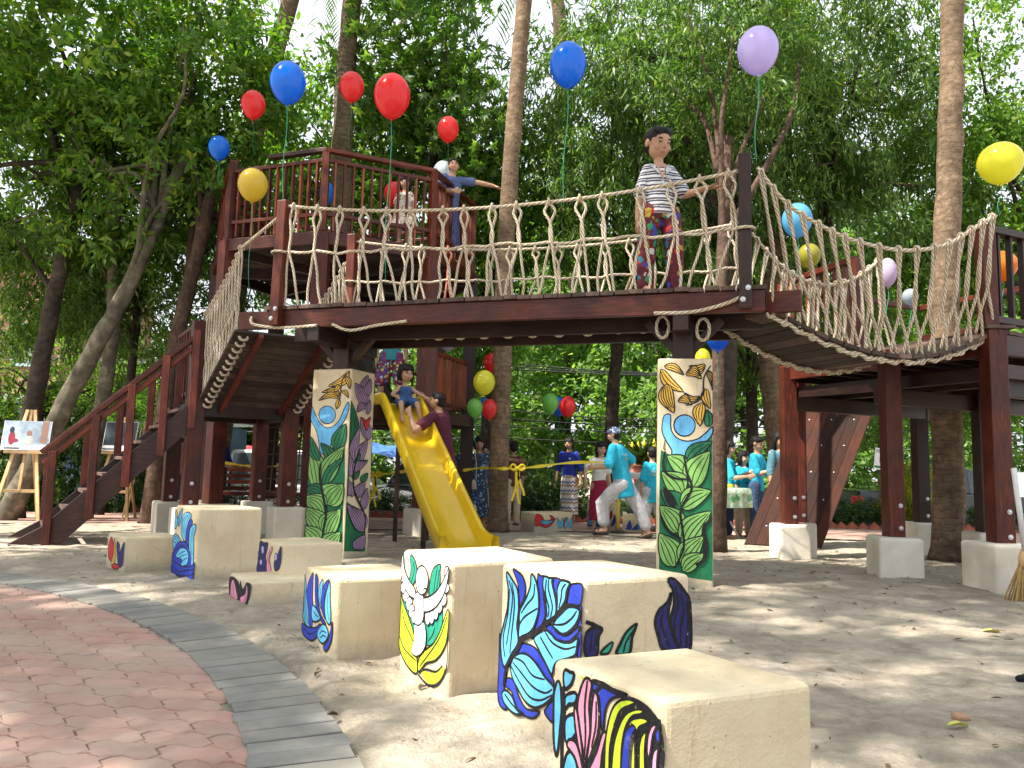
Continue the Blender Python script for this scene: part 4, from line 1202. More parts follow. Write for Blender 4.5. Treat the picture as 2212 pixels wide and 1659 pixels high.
for i in range(nt_):
    t = (i + .7) / nt_
    c = sp(t, SW / 2) + V((0, 0, .02))
    MB().obox(c, lback * (SW - .02), dh * .24, V((0, 0, .036))).build('tread', 'wood_grey', st, bevel=.004)
HR = .86
for off in (0, SW):
    A = sp(0, off); 
    for dz, w_, t_, nm in ((HR, .085, .05, 'handrail'), (HR - .115, .045, .045, 'middle_rail')):
        MB().bar(A + V((0, 0, dz + .06)) + dh * -.04, sp(1, off) + V((0, 0, dz + .06)) + dh * .10, w_, t_).build(nm, 'wood_red', st, bevel=.006)
    for t in (.03, .30, .53, .76, .97):
        c = sp(t, off) + lback * (-.055 if off == 0 else .055)
        MB().bar(c + V((0, 0, -.20 if t > .05 else -.10)), c + V((0, 0, HR + .03)), .06, .075, up=dh).build('post', 'wood_red', st, bevel=.005)

# landing platform
ld = thing('landing_platform', 'small timber landing between stairs, ramp and tower', 'platform', LA + lback * .5)
corners = [LA, LA + ldir * LWd, LA + ldir * LWd + lback * 1.25, LA + lback * 1.25]
plankset(ld, 'plank', 'wood_weathered', V((LA.x, LA.y, LZ - .02)), lback, ldir, 10, .125, LWd, .032, seed=8)
for i, c in enumerate(corners):
    MB().bar((c.x, c.y, .3), (c.x, c.y, LZ - .05 if i != 0 else 2.42), .17, .17, up=ldir).build('post', 'wood_red', ld, bevel=.008)
    MB().box((c.x, c.y, .14), (.34, .34, .44), math.atan2(ldir.y, ldir.x)).build('footing', 'concrete_white', ld, bevel=.02)
    bolt(V((c.x, c.y, .42)) - lback * .086, -lback, ld); bolt(V((c.x, c.y, .62)) - lback * .086, -lback, ld)
for i in range(4):
    a, b = corners[i], corners[(i + 1) % 4]
    MB().bar(V((a.x, a.y, LZ - .12)), V((b.x, b.y, LZ - .12)), .06, .16).build('beam', 'wood_dark', ld, bevel=.005)
# small railing between landing and stairs
a = corners[3]; b = LA
for i in range(7):
    p = a.lerp(b, (i + .5) / 7) + sdir * .02
    MB().bar((p.x, p.y, LZ), (p.x, p.y, 2.38), .03, .03, up=ldir).build('baluster', 'wood_red', ld)
MB().bar(V((a.x, a.y, 2.40)), V((b.x, b.y, 2.40)), .06, .045).build('top_rail', 'wood_red', ld, bevel=.005)
MB().bar(V((a.x, a.y, LZ + .08)), V((b.x, b.y, LZ + .08)), .05, .045).build('bottom_rail', 'wood_red', ld, bevel=.005)

# ------------------------------------------------------------------ octagonal tower
TC = V((-2.66, 11.9, 0)); TR = 1.98
O8 = [TC + V((TR * math.cos(math.radians(-87 + 45 * k)), TR * math.sin(math.radians(-87 + 45 * k)), 0)) for k in range(8)]
LD, UD = 1.66, 3.92
tw = thing('play_tower', 'octagonal two-storey timber tower with railed lookout deck', 'tower', (TC.x, TC.y, gz(TC.y)))
for k, c in enumerate(O8):
    rz = math.radians(-87 + 45 * k)
    d = V((math.cos(rz), math.sin(rz), 0))
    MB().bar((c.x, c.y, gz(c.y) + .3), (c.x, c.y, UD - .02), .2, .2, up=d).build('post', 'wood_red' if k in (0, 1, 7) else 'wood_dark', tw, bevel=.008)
    MB().bar((c.x, c.y, UD), (c.x, c.y, UD + 1.12), .095, .095, up=d).build('rail_post', 'wood_red', tw, bevel=.006)
    MB().box((c.x, c.y, gz(c.y) + .14), (.36, .36, .44), rz).build('footing', 'concrete_white', tw, bevel=.02)
for k in range(8):
    a, b = O8[k], O8[(k + 1) % 8]
    e = (b - a).normalized(); L_ = (b - a).length; out = V((e.y, -e.x, 0))
    for z, h in ((LD - .10, .18), (UD - .10, .17)):
        MB().bar(V((a.x, a.y, z)) + out * .06, V((b.x, b.y, z)) + out * .06, .06, h, ext=.02).build('ring_beam', 'wood_red' if k in (7, 0, 1, 6) and z > 2 else 'wood_dark', tw, bevel=.006)  # front upper beams red, the rest coloured as if in shade
    # upper railing
    zt = UD + 1.12
    if k != 7:
        MB().bar(V((a.x, a.y, zt)), V((b.x, b.y, zt)), .10, .055, ext=.03).build('top_rail', 'wood_red', tw, bevel=.006)
    else:
        MB().bar(V((a.x, a.y, zt)).lerp(V((b.x, b.y, zt)), .42), V((b.x, b.y, zt)), .10, .055, ext=.03).build('top_rail', 'wood_dark', tw, bevel=.006)
    MB().bar(V((a.x, a.y, zt - .14)), V((b.x, b.y, zt - .14)), .06, .05).build('middle_rail', 'wood_red', tw, bevel=.005)
    MB().bar(V((a.x, a.y, UD + .24)), V((b.x, b.y, UD + .24)), .06, .05).build('bottom_rail', 'wood_red', tw, bevel=.005)
    for i in range(11):
        p = a.lerp(b, (i + 1) / 12)
        MB().bar((p.x, p.y, UD + .02), (p.x, p.y, zt - .15), .026, .055, up=out).build('baluster', 'wood_orange' if (i * 7 + k) % 3 == 0 else 'wood_red', tw, bevel=.003)  # some balusters coloured as if sunlit
    # lower railing on the free sides
    if k in (1, 2, 3, 4, 5):
        for z, w_ in ((LD + .80, .07), (LD + .10, .055)):
            MB().bar(V((a.x, a.y, z)), V((b.x, b.y, z)), w_, .055).build('lower_rail', 'wood_red', tw, bevel=.005)
        for i in range(9):
            p = a.lerp(b, (i + 1) / 10)
            MB().bar((p.x, p.y, LD + .1), (p.x, p.y, LD + .8), .026, .055, up=out).build('baluster', 'wood_orange', tw, bevel=.003)  # sunlit tone painted on all lower balusters
# decks: planks cut to the octagon
def octo_deck(z, mat, name):
    n = 26; step = 2 * TR / n
    for i in range(n):
        y = TC.y - TR + step * (i + .5)
        xs_ = []
        for k in range(8):
            a, b = O8[k], O8[(k + 1) % 8]
            if (a.y - y) * (b.y - y) < 0:
                t = (y - a.y) / (b.y - a.y); xs_.append(a.x + (b.x - a.x) * t)
        if len(xs_) < 2: continue
        x0, x1 = min(xs_), max(xs_)
        MB().box(((x0 + x1) / 2, y, z - .018), (x1 - x0 - .02, step - .012, .032)).build(name, mat, tw)
octo_deck(LD, 'wood_weathered', 'lower_deck_plank')
octo_deck(UD, 'wood_weathered', 'upper_deck_plank')
for k in range(4):
    a, b = O8[k], O8[k + 4]
    for z in (LD - .14, UD - .13):
        MB().bar(V((a.x, a.y, z - .011 * k)), V((b.x, b.y, z - .011 * k)), .07, .12).build('joist', 'wood_dark', tw)
# steep steps from the lower to the lookout deck
for i in range(6):
    z = LD + .34 * (i + 1)
    MB().box((TC.x + .55 - .16 * i, TC.y + .75, z), (.22, .7, .035)).build('step', 'wood_dark', tw)
for dy in (.38, 1.12):
    MB().bar((TC.x + .75, TC.y + dy, LD + .1), (TC.x - .42, TC.y + dy, UD - .1), .05, .14).build('step_stringer', 'wood_dark', tw)
# horizontal seat boards between the tower's feet
p = gnd(590, 1078, .34)
MB().box((-3.35, 10.9, .42), (1.7, .34, .05)).build('bench_board', 'wood_red', tw, bevel=.006)

# rope net hanging below the tower
nw = thing('climbing_net', 'brown square-mesh climbing net below the tower', 'net', (-3.6, 12.2, 0))
NA, NB_ = V((-3.95, 12.25, 0)), V((-2.55, 12.45, 0))
for i in range(8):
    t = i / 7
    p = NA.lerp(NB_, t)
    MB().tube([p + V((0, 0, LD - .2)), p + V((.02 * math.sin(i), -.1, .9)), p + V((0, -.18, .12))], .011, 6, uvk=20).build('net_rope', 'rope_net', nw, smooth=True)
for j in range(7):
    z = .2 + j * .2
    MB().tube([NA.lerp(NB_, t) + V((0, -.16 + .1 * z, z + .02 * math.sin(9 * t + j))) for t in np.linspace(0, 1, 12)], .011, 6, uvk=20).build('net_rope', 'rope_net', nw, smooth=True)

# ------------------------------------------------------------------ yellow slide
mt, nt, b = node_mat('slide_plastic')
vec = coords(nt, 'Object')
nt.links.new(ramp(nt, noise(nt, 2.2, 5, .6, vec), [(.3, (.76, .49, .008)), (.7, (.86, .59, .015))]), b.inputs['Base Color'])
rr_ = N(nt, 'MapRange'); rr_.inputs[3].default_value, rr_.inputs[4].default_value = .18, .42
nt.links.new(noise(nt, 6, 5, .7, vec), rr_.inputs[0]); nt.links.new(rr_.outputs[0], b.inputs['Roughness'])
bump(nt, b, noise(nt, 5, 4, .5, vec), .12, .02)
b.inputs['Coat Weight'].default_value = .25; b.inputs['Coat Roughness'].default_value = .2
MATS['slide_plastic'] = mt
sl = thing('slide', 'yellow plastic slide running down from the tower', 'slide', (-.6, 7.9, 0))
S0 = gnd(862, 872, LD + .02); S1 = gnd(1004, 1192, .03)
S0 = V((S0.x, S0.y, LD + .02)); S1 = V((S1.x, S1.y, .03))
sh = (S1 - S0); sh.z = 0; SLh = sh.length; sh.normalize(); sside = V((sh.y, -sh.x, 0))
path = spline([(-.28, LD + .03), (.02, LD + .02), *[(.20 + (SLh * .84 - .20) * q, LD - .06 + (.27 - LD + .06) * q) for q in (0, .2, .4, .6, .8, 1)], (SLh * .93, .125), (SLh, .07), (SLh + .14, .065)], 5)
SWd = .80
prof = [(a_ * SWd, h_ * .9) for a_, h_ in [(-.345, -.015), (-.345, .125), (-.325, .150), (-.285, .150), (-.265, .125), (-.25, .03), (-.20, .0), (0, -.012), (.20, .0), (.25, .03), (.265, .125), (.285, .150), (.325, .150), (.345, .125), (.345, -.015)]]
inner = [(.325 * SWd, -.03), (-.325 * SWd, -.03)]
ring = prof + inner
m_ = MB(); nring = len(ring)
for i, q in enumerate(path):
    q0, q1 = path[max(i - 1, 0)], path[min(i + 1, len(path) - 1)]
    t_ = (q1 - q0) / np.hypot(*(q1 - q0))
    nx, nz = -t_[1], t_[0]
    fl = 1.0 + .13 * max(0, (i / (len(path) - 1) - .8) / .2)
    for a, h in ring:
        p = S0 + sh * (q[0] + nx * h) + sside * a * fl
        m_.v.append((p.x, p.y, q[1] + nz * h))
for i in range(len(path) - 1):
    for k in range(nring):
        k2 = (k + 1) % nring
        m_.f.append((i * nring + k, i * nring + k2, (i + 1) * nring + k2, (i + 1) * nring + k)); m_.m.append(0); m_.uv.append([(0, 0)] * 4)
for i in (0, len(path) - 1):
    ids = [i * nring + k for k in range(nring)]
    m_.f.append(tuple(ids if i == 0 else reversed(ids))); m_.m.append(0); m_.uv.append([(0, 0)] * nring)
o = m_.build('chute', 'slide_plastic', sl, smooth=True)
for f_ in (.35, .62):
    q = path[int(len(path) * f_)]
    p = S0 + sh * q[0]
    for sg in (-1, 1):
        MB().bar(p + sside * .2 * sg + V((0, 0, -p.z - .05)), p + sside * .2 * sg + V((0, 0, q[1] - p.z - .03)), .05, .05).build('leg', 'wood_dark', sl)

# ------------------------------------------------------------------ right platform, sagging bridge, climbing wall
PZ = 2.10
F1 = gnd(1717, 1204); F2 = gnd(1950, 1246); F3 = gnd(2172, 1278)
F1, F2, F3 = [V((p.x, p.y, 0)) + V((dx_, .14, 0)) for p, dx_ in ((F1, 0), (F2, 0), (F3, .07))]
rp_ = thing('timber_platform', 'raised timber platform on white footings at the right', 'platform', (4.4, 7.6, 0))
pe = (F3 - F1); pe.normalize(); pr2 = V((-pe.y, pe.x, 0))
if pr2.x < 0: pr2 = -pr2
PLen = (F3 - F1).length
PW = 2.3
foots = [(F1, 'wood_red', .34), (F2, 'wood_red', .38), (F3, 'wood_red', .42), (F1 + pr2 * .24 + V((0, .22, 0)), 'wood_red', .3), (F2 + pr2 * 1.6 + pe * -.2, 'wood_dark', .34), (F3 + pr2 * 2.1, 'wood_dark', .38), (F1 + pr2 * 2.1, 'wood_dark', .34)]
for i, (c, mt_, fs) in enumerate(foots):
    rz = math.atan2(pe.y, pe.x) if i else 0.05
    MB().box((c.x, c.y, .12), (fs, fs, .44 if i != 2 else .5), (0.04, -.12, .1, .04, 0, 0, 0, 0)[i]).build('footing', 'concrete_white', rp_, bevel=.028, seg=3)
    top = PZ - .05 if i != 2 else 3.02
    if i == 2:
        MB().bar((c.x, c.y, .3), (c.x, c.y, PZ + .02), .155, .155, up=(0, 1, 0)).build('post', mt_, rp_, bevel=.008)
        MB().bar((c.x - .03, c.y, PZ + .02), (c.x - .03, c.y, top), .12, .12, up=(0, 1, 0)).build('rail_post', mt_, rp_, bevel=.007)
        MB().box((c.x + .02, c.y, PZ + .035), (.24, .2, .03)).build('cap_board', 'wood_grey', rp_, bevel=.004)
    else:
        MB().bar((c.x, c.y, .3), (c.x, c.y, top), .15, .15, up=(0, 1, 0)).build('post', mt_, rp_, bevel=.008)
    for z in (.42, .62): bolt(V((c.x, c.y - .078, z)) + V((.03, 0, 0)), (0, -1, 0), rp_)
cs = [F1 - pe * .1, F3 + pe * .05, F3 + pe * .05 + pr2 * PW, F1 - pe * .1 + pr2 * PW]
for i in range(4):
    a, b = cs[i], cs[(i + 1) % 4]
    MB().bar(V((a.x, a.y, PZ - .11)), V((b.x, b.y, PZ - .11)), .06, .17).build('beam', 'wood_red' if i == 0 else 'wood_dark', rp_, bevel=.006)
    MB().bar(V((a.x, a.y, PZ - .33)) + pr2 * .09 * (1 if i == 0 else 0), V((b.x, b.y, PZ - .33)) + pr2 * .09 * (1 if i == 0 else 0), .06, .12).build('lower_beam', 'wood_dark', rp_, bevel=.006)
n = 9
for i in range(n):
    p = (F1 + pe * (PLen * (i + .5) / n))
    MB().bar(V((p.x, p.y, PZ - .10)) + pr2 * .05, V((p.x, p.y, PZ - .10)) + pr2 * (PW - .05), .05, .12).build('joist', 'wood_dark', rp_)
plankset(rp_, 'plank', 'wood_weathered', V((F1.x, F1.y, PZ)) - pe * .12 - pr2 * .03, pr2, pe, 18, .13, PLen + .2, .032, seed=11)
for off in (.75, 1.5, PW):
    a, b = F1 + pr2 * off - pe * .1, F3 + pr2 * off
    MB().bar(V((a.x, a.y, PZ - .27)), V((b.x, b.y, PZ - .27)), .08, .20).build('bearer', 'wood_dark', rp_, bevel=.006)
for sx_ in (.02, .5, .98):
    a = F1.lerp(F3, sx_)
    MB().bar(V((a.x, a.y, PZ - .45)), V((a.x, a.y, PZ - .45)) + pr2 * PW, .08, .16).build('bearer', 'wood_dark', rp_, bevel=.006)
# railings: right of the sagging bridge and along the left-back edge
a = F3 + V((-.03, 0, 0)); b = F3 + pr2 * PW
for z, w_, t_ in ((2.99, .10, .06), (2.22, .06, .06)):
    MB().bar(V((a.x, a.y, z)), V((b.x, b.y, z)), w_, t_).build('top_rail' if z > 2.5 else 'bottom_rail', 'wood_dark', rp_, bevel=.006)
for i in range(14):
    p = a.lerp(b, (i + .9) / 14)
    MB().bar((p.x, p.y, 2.22), (p.x, p.y, 2.97), .03, .05, up=pe).build('baluster', 'wood_dark', rp_, bevel=.003)
a = F1 - pe * .05; b = F2 - pe * .35
for z, w_, t_ in ((3.0, .09, .06), (2.2, .06, .06)):
    MB().bar(V((a.x, a.y, z)), V((b.x, b.y, z)), w_, t_).build('top_rail' if z > 2.5 else 'bottom_rail', 'wood_orange' if z < 2.5 else 'wood_red', rp_, bevel=.006)
for i in range(9):
    p = a.lerp(b, i / 8)
    MB().bar((p.x, p.y, PZ), (p.x, p.y, 3.0), .03 if i % 8 else .09, .05 if i % 8 else .09, up=pr2).build('baluster' if i % 8 else 'rail_post', 'wood_orange' if i % 2 else 'wood_red', rp_, bevel=.003)  # alternate pieces carry the painted sunlit tone
a = cs[3]; b = cs[2]
for z in (2.98, 2.6, 2.2): MB().bar(V((a.x, a.y, z)), V((b.x, b.y, z)), .06, .06).build('back_rail', 'wood_red', rp_, bevel=.006)
a = F1 - pe * .05 + pr2 * .1; b = cs[3]
for z in (2.98, 2.2): MB().bar(V((a.x, a.y, z)), V((b.x, b.y, z)), .06, .06).build('back_rail', 'wood_red', rp_, bevel=.006)

# sagging bridge
G0n = gnd(1668, 664, 2.20); G0f = gnd(1556, 694, 2.20); G1n = gnd(2136, 712, PZ + .02); 
G1f = V((G1n.x, G1n.y, PZ + .02)) - pe * 1.02
sb = thing('sagging_bridge', 'sagging plank bridge hung on ropes between bridge and right platform', 'bridge', (G0n + G1n) / 2)
def gb(t, s_): 
    p = G0n.lerp(G1n, t).lerp(G0f.lerp(G1f, t), s_)
    p.z = 2.20 + (PZ - 2.20) * t - .27 * 4 * t * (1 - t) * (1 + .35 * (t - .5))
    return p
nsp = 16
for i in range(nsp):
    t0, t1 = (i + .06) / nsp, (i + .94) / nsp
    th = V((0, 0, .032))
    A, B, C_, D = gb(t0, -.02), gb(t1, -.02), gb(t1, 1.02), gb(t0, 1.02)
    m_ = MB(); m_.v = [tuple(p - th) for p in (A, B, C_, D)] + [tuple(p) for p in (A, B, C_, D)]
    m_.f = [(3, 2, 1, 0), (4, 5, 6, 7), (0, 1, 5, 4), (1, 2, 6, 5), (2, 3, 7, 6), (3, 0, 4, 7)]
    m_.m = [0] * 6; m_.uv = [[(0 + i, 0), (.0 + i, .1), (1 + i, .1), (1 + i, 0)]] * 6
    m_.build('plank', 'wood_weathered' if i % 3 else 'wood_grey', sb, bevel=.003)
for s_ in (.03, .97):
    MB().tube([gb(t, s_) - V((0, 0, .055 + .012 * math.sin(t * 60))) for t in np.linspace(0, 1, 50)], .017, 7, uvk=20).build('carrier_rope', 'rope', sb, smooth=True)
    du = (G1n - G0n).normalized()
    for i in range(nsp + 1):
        c = gb(min(1, i / nsp), s_) - V((0, 0, .05))
        P = [c + du * (.028 * math.cos(a)) - V((0, 0, .026 * math.sin(a))) for a in np.linspace(-.3, pi + .3, 9)]
        MB().tube(P, .013, 6, uvk=20).build('rope_loop', 'rope', sb, smooth=True)
c = gb(.02, .0)
MB().box(tuple(c + V((.05, -.03, .06))), (.26, .07, .17), -.5).build('end_board', 'wood_red', sb, bevel=.005)
topn_ = [at(px, py, Y) for px, py, Y in ((1636, 362, 5.84), (1700, 440, 5.84), (1780, 491, 5.85), (1850, 521, 5.86), (1950, 541, 5.9), (2040, 530, 5.95), (2100, 496, 6.0), (2150, 466, 6.05))]
Tn = [V(p) for p in spline([tuple(p) for p in topn_], 6)]
pf = posts_b['fr']
ef = V((G1f.x, G1f.y, 2.98))
Tf = sag(V((pf.x, pf.y, 3.2)), ef, 40, .42)
du = (G1n - G0n); du.z = 0; du.normalize()
for T, s_, sd_, n in ((Tn, 0.01, 51, 17), (Tf, .99, 52, 16)):
    MB().tube(T, .0165, 8, uvk=20).build('top_rope', 'rope', sb, smooth=True)
    for i in range(n):
        t = (i + .5) / n
        k = t * (len(T) - 1); i0 = int(k)
        tp = T[i0].lerp(T[min(i0 + 1, len(T) - 1)], k - i0)
        bt = gb(min(.985, max(.015, t + .02)), s_) + V((0, 0, .0))
        net_pair(tp, None, bt, du, seed=sd_ * 30 + i, parent=sb, spread=.085, twist=False)

# climbing wall leaning on the platform's back
cw = thing('climbing_wall', 'leaning brown plank climbing wall behind the platform posts', 'climbing wall', (3.6, 10, 0))
q0, q1 = V((3.10, 10.25, gz(10.2))), V((3.95, 9.85, gz(9.9)))
d0 = at(1737, 853, 10.8); d1 = at(1897, 868, 10.4)
d0.z = d1.z = (d0.z + d1.z) / 2
nrmw = (q1 - q0).cross(d0 - q0).normalized()
npl = 7
for i in range(npl):
    s0, s1 = (i + .006) / npl, (i + .994) / npl
    A, B, C_, D = q0.lerp(q1, s0), q0.lerp(q1, s1), d0.lerp(d1, s1), d0.lerp(d1, s0)
    m_ = MB(); th = nrmw * .022
    m_.v = [tuple(p - th) for p in (A, B, C_, D)] + [tuple(p + th) for p in (A, B, C_, D)]
    m_.f = [(3, 2, 1, 0), (4, 5, 6, 7), (0, 1, 5, 4), (1, 2, 6, 5), (2, 3, 7, 6), (3, 0, 4, 7)]
    m_.m = [0] * 6; m_.uv = [[(0, .13 * i), (0, .13 * i + .12), (2, .13 * i + .12), (2, .13 * i)]] * 6
    m_.build('plank', 'wood_panel', cw, bevel=.004)
for s_ in (.2, .5, .8):
    for t_ in (.12, .3, .48, .66, .84):
        p = q0.lerp(q1, s_).lerp(d0.lerp(d1, s_), t_)
        sg = -1 if nrmw.y > 0 else 1
        bolt(p + nrmw * .022 * sg, nrmw * sg, cw, .006)
# ================================================================== TREES
def leaf_arrays(pos, dirv, nrm, L, Wd, rg, shape=6):
    """pos (n,3), dirv unit (n,3), nrm approx normal; returns verts, faces"""
    n = len(pos)
    side = np.cross(dirv, nrm); side /= (np.linalg.norm(side, axis=1, keepdims=True) + 1e-9)
    up = np.cross(side, dirv)
    L = L[:, None]; Wd = Wd[:, None]
    if shape == 6:
        T = [(0, 0, 0), (.32, .5, .06), (.68, .40, .02), (1, 0, -.14), (.68, -.40, .02), (.32, -.5, .06)]
    else:
        T = [(0, 0, 0), (.45, .5, .05), (1, 0, -.1), (.45, -.5, .05)]
    vs = np.stack([pos + dirv * (L * a) + side * (Wd * b) + up * (L * c) for a, b, c in T], 1).reshape(-1, 3)
    k = len(T)
    return vs, k
def leaf_mesh(name, vs, k, mat):
    n = len(vs) // k
    me = bpy.data.meshes.new(name)
    me.vertices.add(len(vs)); me.vertices.foreach_set('co', vs.astype(np.float32).ravel())
    me.loops.add(len(vs)); me.loops.foreach_set('vertex_index', np.arange(len(vs), dtype=np.int32))
    me.polygons.add(n); me.polygons.foreach_set('loop_start', np.arange(0, len(vs), k, dtype=np.int32))
    me.materials.append(MATS[mat])
    me.update(calc_edges=True)
    return me
def unit(a): return a / (np.linalg.norm(a, axis=1, keepdims=True) + 1e-9)
def crown_mesh(name, mat, seed, n_clump, per, L, W, droop, rc=.30, palmate=False, shell=.55, shape=6):
    """leaves in clumps through a unit-radius-2 ball (scaled per tree)"""
    g = np.random.default_rng(seed)
    d = unit(g.normal(size=(n_clump, 3)))
    r = 2.0 * (shell + (1 - shell) * g.random(n_clump) ** .6)[:, None]
    r *= (.72 + .5 * g.random(n_clump))[:, None]
    c = d * r
    # uneven outline: push groups of clumps in and out
    for _ in range(5):
        ax = unit(g.normal(size=(1, 3)))
        c *= (1 + .22 * np.sign(g.normal()) * np.clip(d @ ax.T, 0, 1) ** 2)
    if palmate:
        q = np.repeat(c, per, 0) + g.normal(size=(n_clump * per, 3)) * rc
        nb_ = 7
        ax = unit(g.normal(size=q.shape) * .5 + np.array([0, 0, -.35]) + unit(q) * .7)
        ref = unit(np.cross(ax, unit(g.normal(size=q.shape))))
        ref2 = np.cross(ax, ref)
        pos, dv, nn = [], [], []
        for k in range(nb_):
            a = 2 * pi * k / nb_
            dd = unit(ref * math.cos(a) + ref2 * math.sin(a) + ax * .45 + np.array([0, 0, -.25]))
            pos.append(q); dv.append(dd); nn.append(ax)
        pos, dv, nn = np.concatenate(pos), np.concatenate(dv), np.concatenate(nn)
    else:
        m_ = n_clump * per
        cc = np.repeat(c, per, 0)
        tw_ = np.repeat(unit(unit(c) + g.normal(size=c.shape) * .7 + np.array([0, 0, -droop * .8])), per, 0)
        t = g.random((m_, 1))
        pos = cc + tw_ * (t * rc * 2.6) + g.normal(size=(m_, 3)) * rc * .42
        dv = unit(tw_ * .5 + g.normal(size=(m_, 3)) * .75 + np.array([0, 0, -droop]))
        nn = unit(g.normal(size=(m_, 3)) * .6 + np.array([0, 0, 1.0]) + unit(pos) * .5)
    n = len(pos)
    s = .7 + .6 * g.random(n)
    vs, k = leaf_arrays(pos, dv, nn, L * s, W * s, g, shape)
    return leaf_mesh(name, vs, k, mat)
CR = {}
CR['broad'] = [crown_mesh('crown_broad', 'leaf_broad', 10 + i, 150, 44, .185, .068, .35, .27) for i in range(3)]
CR['narrow'] = [crown_mesh('crown_narrow', 'leaf_narrow', 20 + i, 150, 58, .20, .040, .85, .28) for i in range(3)]
CR['palmate'] = [crown_mesh('crown_palmate', 'leaf_palmate', 30 + i, 120, 9, .20, .066, .3, .34, True) for i in range(2)]
CR['bright'] = [crown_mesh('crown_bright', 'leaf_bright', 40, 150, 60, .13, .06, .15, .30)]
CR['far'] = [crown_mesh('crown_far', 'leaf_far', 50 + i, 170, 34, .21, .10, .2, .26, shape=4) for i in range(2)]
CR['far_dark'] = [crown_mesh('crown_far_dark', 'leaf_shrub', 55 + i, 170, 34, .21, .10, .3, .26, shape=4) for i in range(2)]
CR['shade'] = [crown_mesh('crown_shade', 'leaf_broad', 60 + i, 112, 38, .19, .085, .2, .36) for i in range(2)]
CR['shrub'] = [crown_mesh('crown_shrub', 'leaf_shrub', 70 + i, 60, 26, .42, .17, .0, .42, shape=4) for i in range(2)]
CR['shrub_y'] = [crown_mesh('crown_shrub_yellow', 'leaf_yellow', 75, 60, 30, .5, .10, -.4, .4, shape=4)]

tree_i = 0
def tree(name, label, trunk_pts, r0, r1, bark_, crowns, group, limb=True, cat='tree', seed=None, sides=9):
    """crowns: list of (kind, centre, (rx,ry,rz)); the first is the part 'crown', all lobes belong to the tree"""
    global tree_i
    tree_i += 1
    rg = random.Random(tree_i if seed is None else seed)
    base = V(trunk_pts[0])
    t = thing(name, label, cat, base, group)
    P = [V(p) for p in spline([tuple(p) for p in trunk_pts], 6)] if len(trunk_pts) > 2 else [V(trunk_pts[0]).lerp(V(trunk_pts[1]), k / 8) for k in range(9)]
    n = len(P)
    Q = []
    for i, p in enumerate(P):
        Q.append(p + V((rg.uniform(-1, 1), rg.uniform(-1, 1), 0)) * r0 * .07)
    R_ = [(r0 + (r1 - r0) * i / (n - 1)) * (1 + .05 * math.sin(i * 2.1 + tree_i)) for i in range(n)]
    R_[0] *= 1.25
    if n > 3: R_[1] *= 1.08
    m_ = MB().tube(Q, R_, sides, uvk=1)
    for kind, c, rad in crowns:
        if not limb: break
        c = V(c)
        for k in range(5):
            s = P[int(n * rg.uniform(.55, .99)) - 1]
            e = c + V((rg.uniform(-1, 1) * rad[0], rg.uniform(-1, 1) * rad[1], rg.uniform(-.6, .8) * rad[2])) * .75
            mid = s.lerp(e, .45) + V((rg.uniform(-.25, .25), rg.uniform(-.25, .25), rg.uniform(0, .35)))
            pts = [V(p) for p in spline([tuple(s), tuple(mid), tuple(s.lerp(e, .75) + V((rg.uniform(-.2, .2), 0, rg.uniform(-.1, .2)))), tuple(e)], 4)]
            m_.tube(pts, [r1 * .55 * (1 - .85 * i / (len(pts) - 1)) + .006 for i in range(len(pts))], 6, caps=False)
    m_.build('trunk', bark_, t, smooth=True)
    for kind, c, rad in crowns:
        me = CR[kind][rg.randrange(len(CR[kind]))]
        o = bpy.data.objects.new('crown', me); COL.objects.link(o)
        o.location = c; o.scale = tuple(q / 2 for q in rad); o.rotation_euler = (rg.uniform(-.3, .3), rg.uniform(-.3, .3), rg.uniform(0, 6.28))
        o['kind'] = 'stuff'
        attach(o, t)
    return t
def pxr(px, Y): return px / FOC * Y
def gpt(x, Y): return V((x, Y, gz(Y) - .05))

# --- left group
def lt(pix, Y): return [at(x, y, Y + (i * .0)) for i, (x, y) in enumerate(pix)]
def ground_start(pts):
    p = pts[0].copy(); d = (pts[0] - pts[1]); 
    if d.z < 0:
        k = (gz(p.y) - .05 - p.z) / d.z
        pts = [p + d * min(k, 3)] + pts
        pts[0].z = gz(p.y) - .05
    return pts
GL = 'leafy trees on the left'
tree('leaning_tree', 'dark trunk leaning right at the left edge beside the framed photographs', ground_start(lt([(62, 930), (110, 680), (165, 430), (205, 220)], 12.0)), .17, .08, 'bark_dark',
     [('broad', at(150, 90, 12.0), (2.3, 1.8, 1.6)), ('broad', at(60, 360, 12.6), (1.7, 1.5, 1.5))], GL)
tree('leaning_tree', 'mottled pale trunk slanting steeply to the right behind the stair rail', ground_start(lt([(95, 960), (185, 790), (265, 640), (330, 500), (400, 330)], 11.5)), .165, .08, 'bark_pale',
     [('broad', at(390, 130, 11.6), (1.7, 1.7, 1.6)), ('broad', at(330, 400, 12.2), (1.5, 1.4, 1.4))], GL)
tree('slender_tree', 'slender grey trunk rising between the two leaning trunks', ground_start(lt([(190, 1060), (215, 900), (245, 700), (240, 480), (236, 300)], 12.3)), .15, .07, 'bark_pale',
     [('broad', at(250, 250, 13.2), (1.9, 1.6, 1.7)), ('narrow', at(180, 560, 13.2), (1.4, 1.2, 1.3))], GL)
tree('stout_tree', 'stout dark trunk standing just behind the stairs near the tower', ground_start(lt([(325, 1112), (350, 920), (388, 700), (425, 560), (455, 420)], 11.6)), .155, .09, 'bark_brown',
     [('broad', at(480, 180, 12.4), (1.4, 1.3, 1.3)), ('broad', at(470, 470, 14.2), (1.5, 1.2, 1.3))], GL)
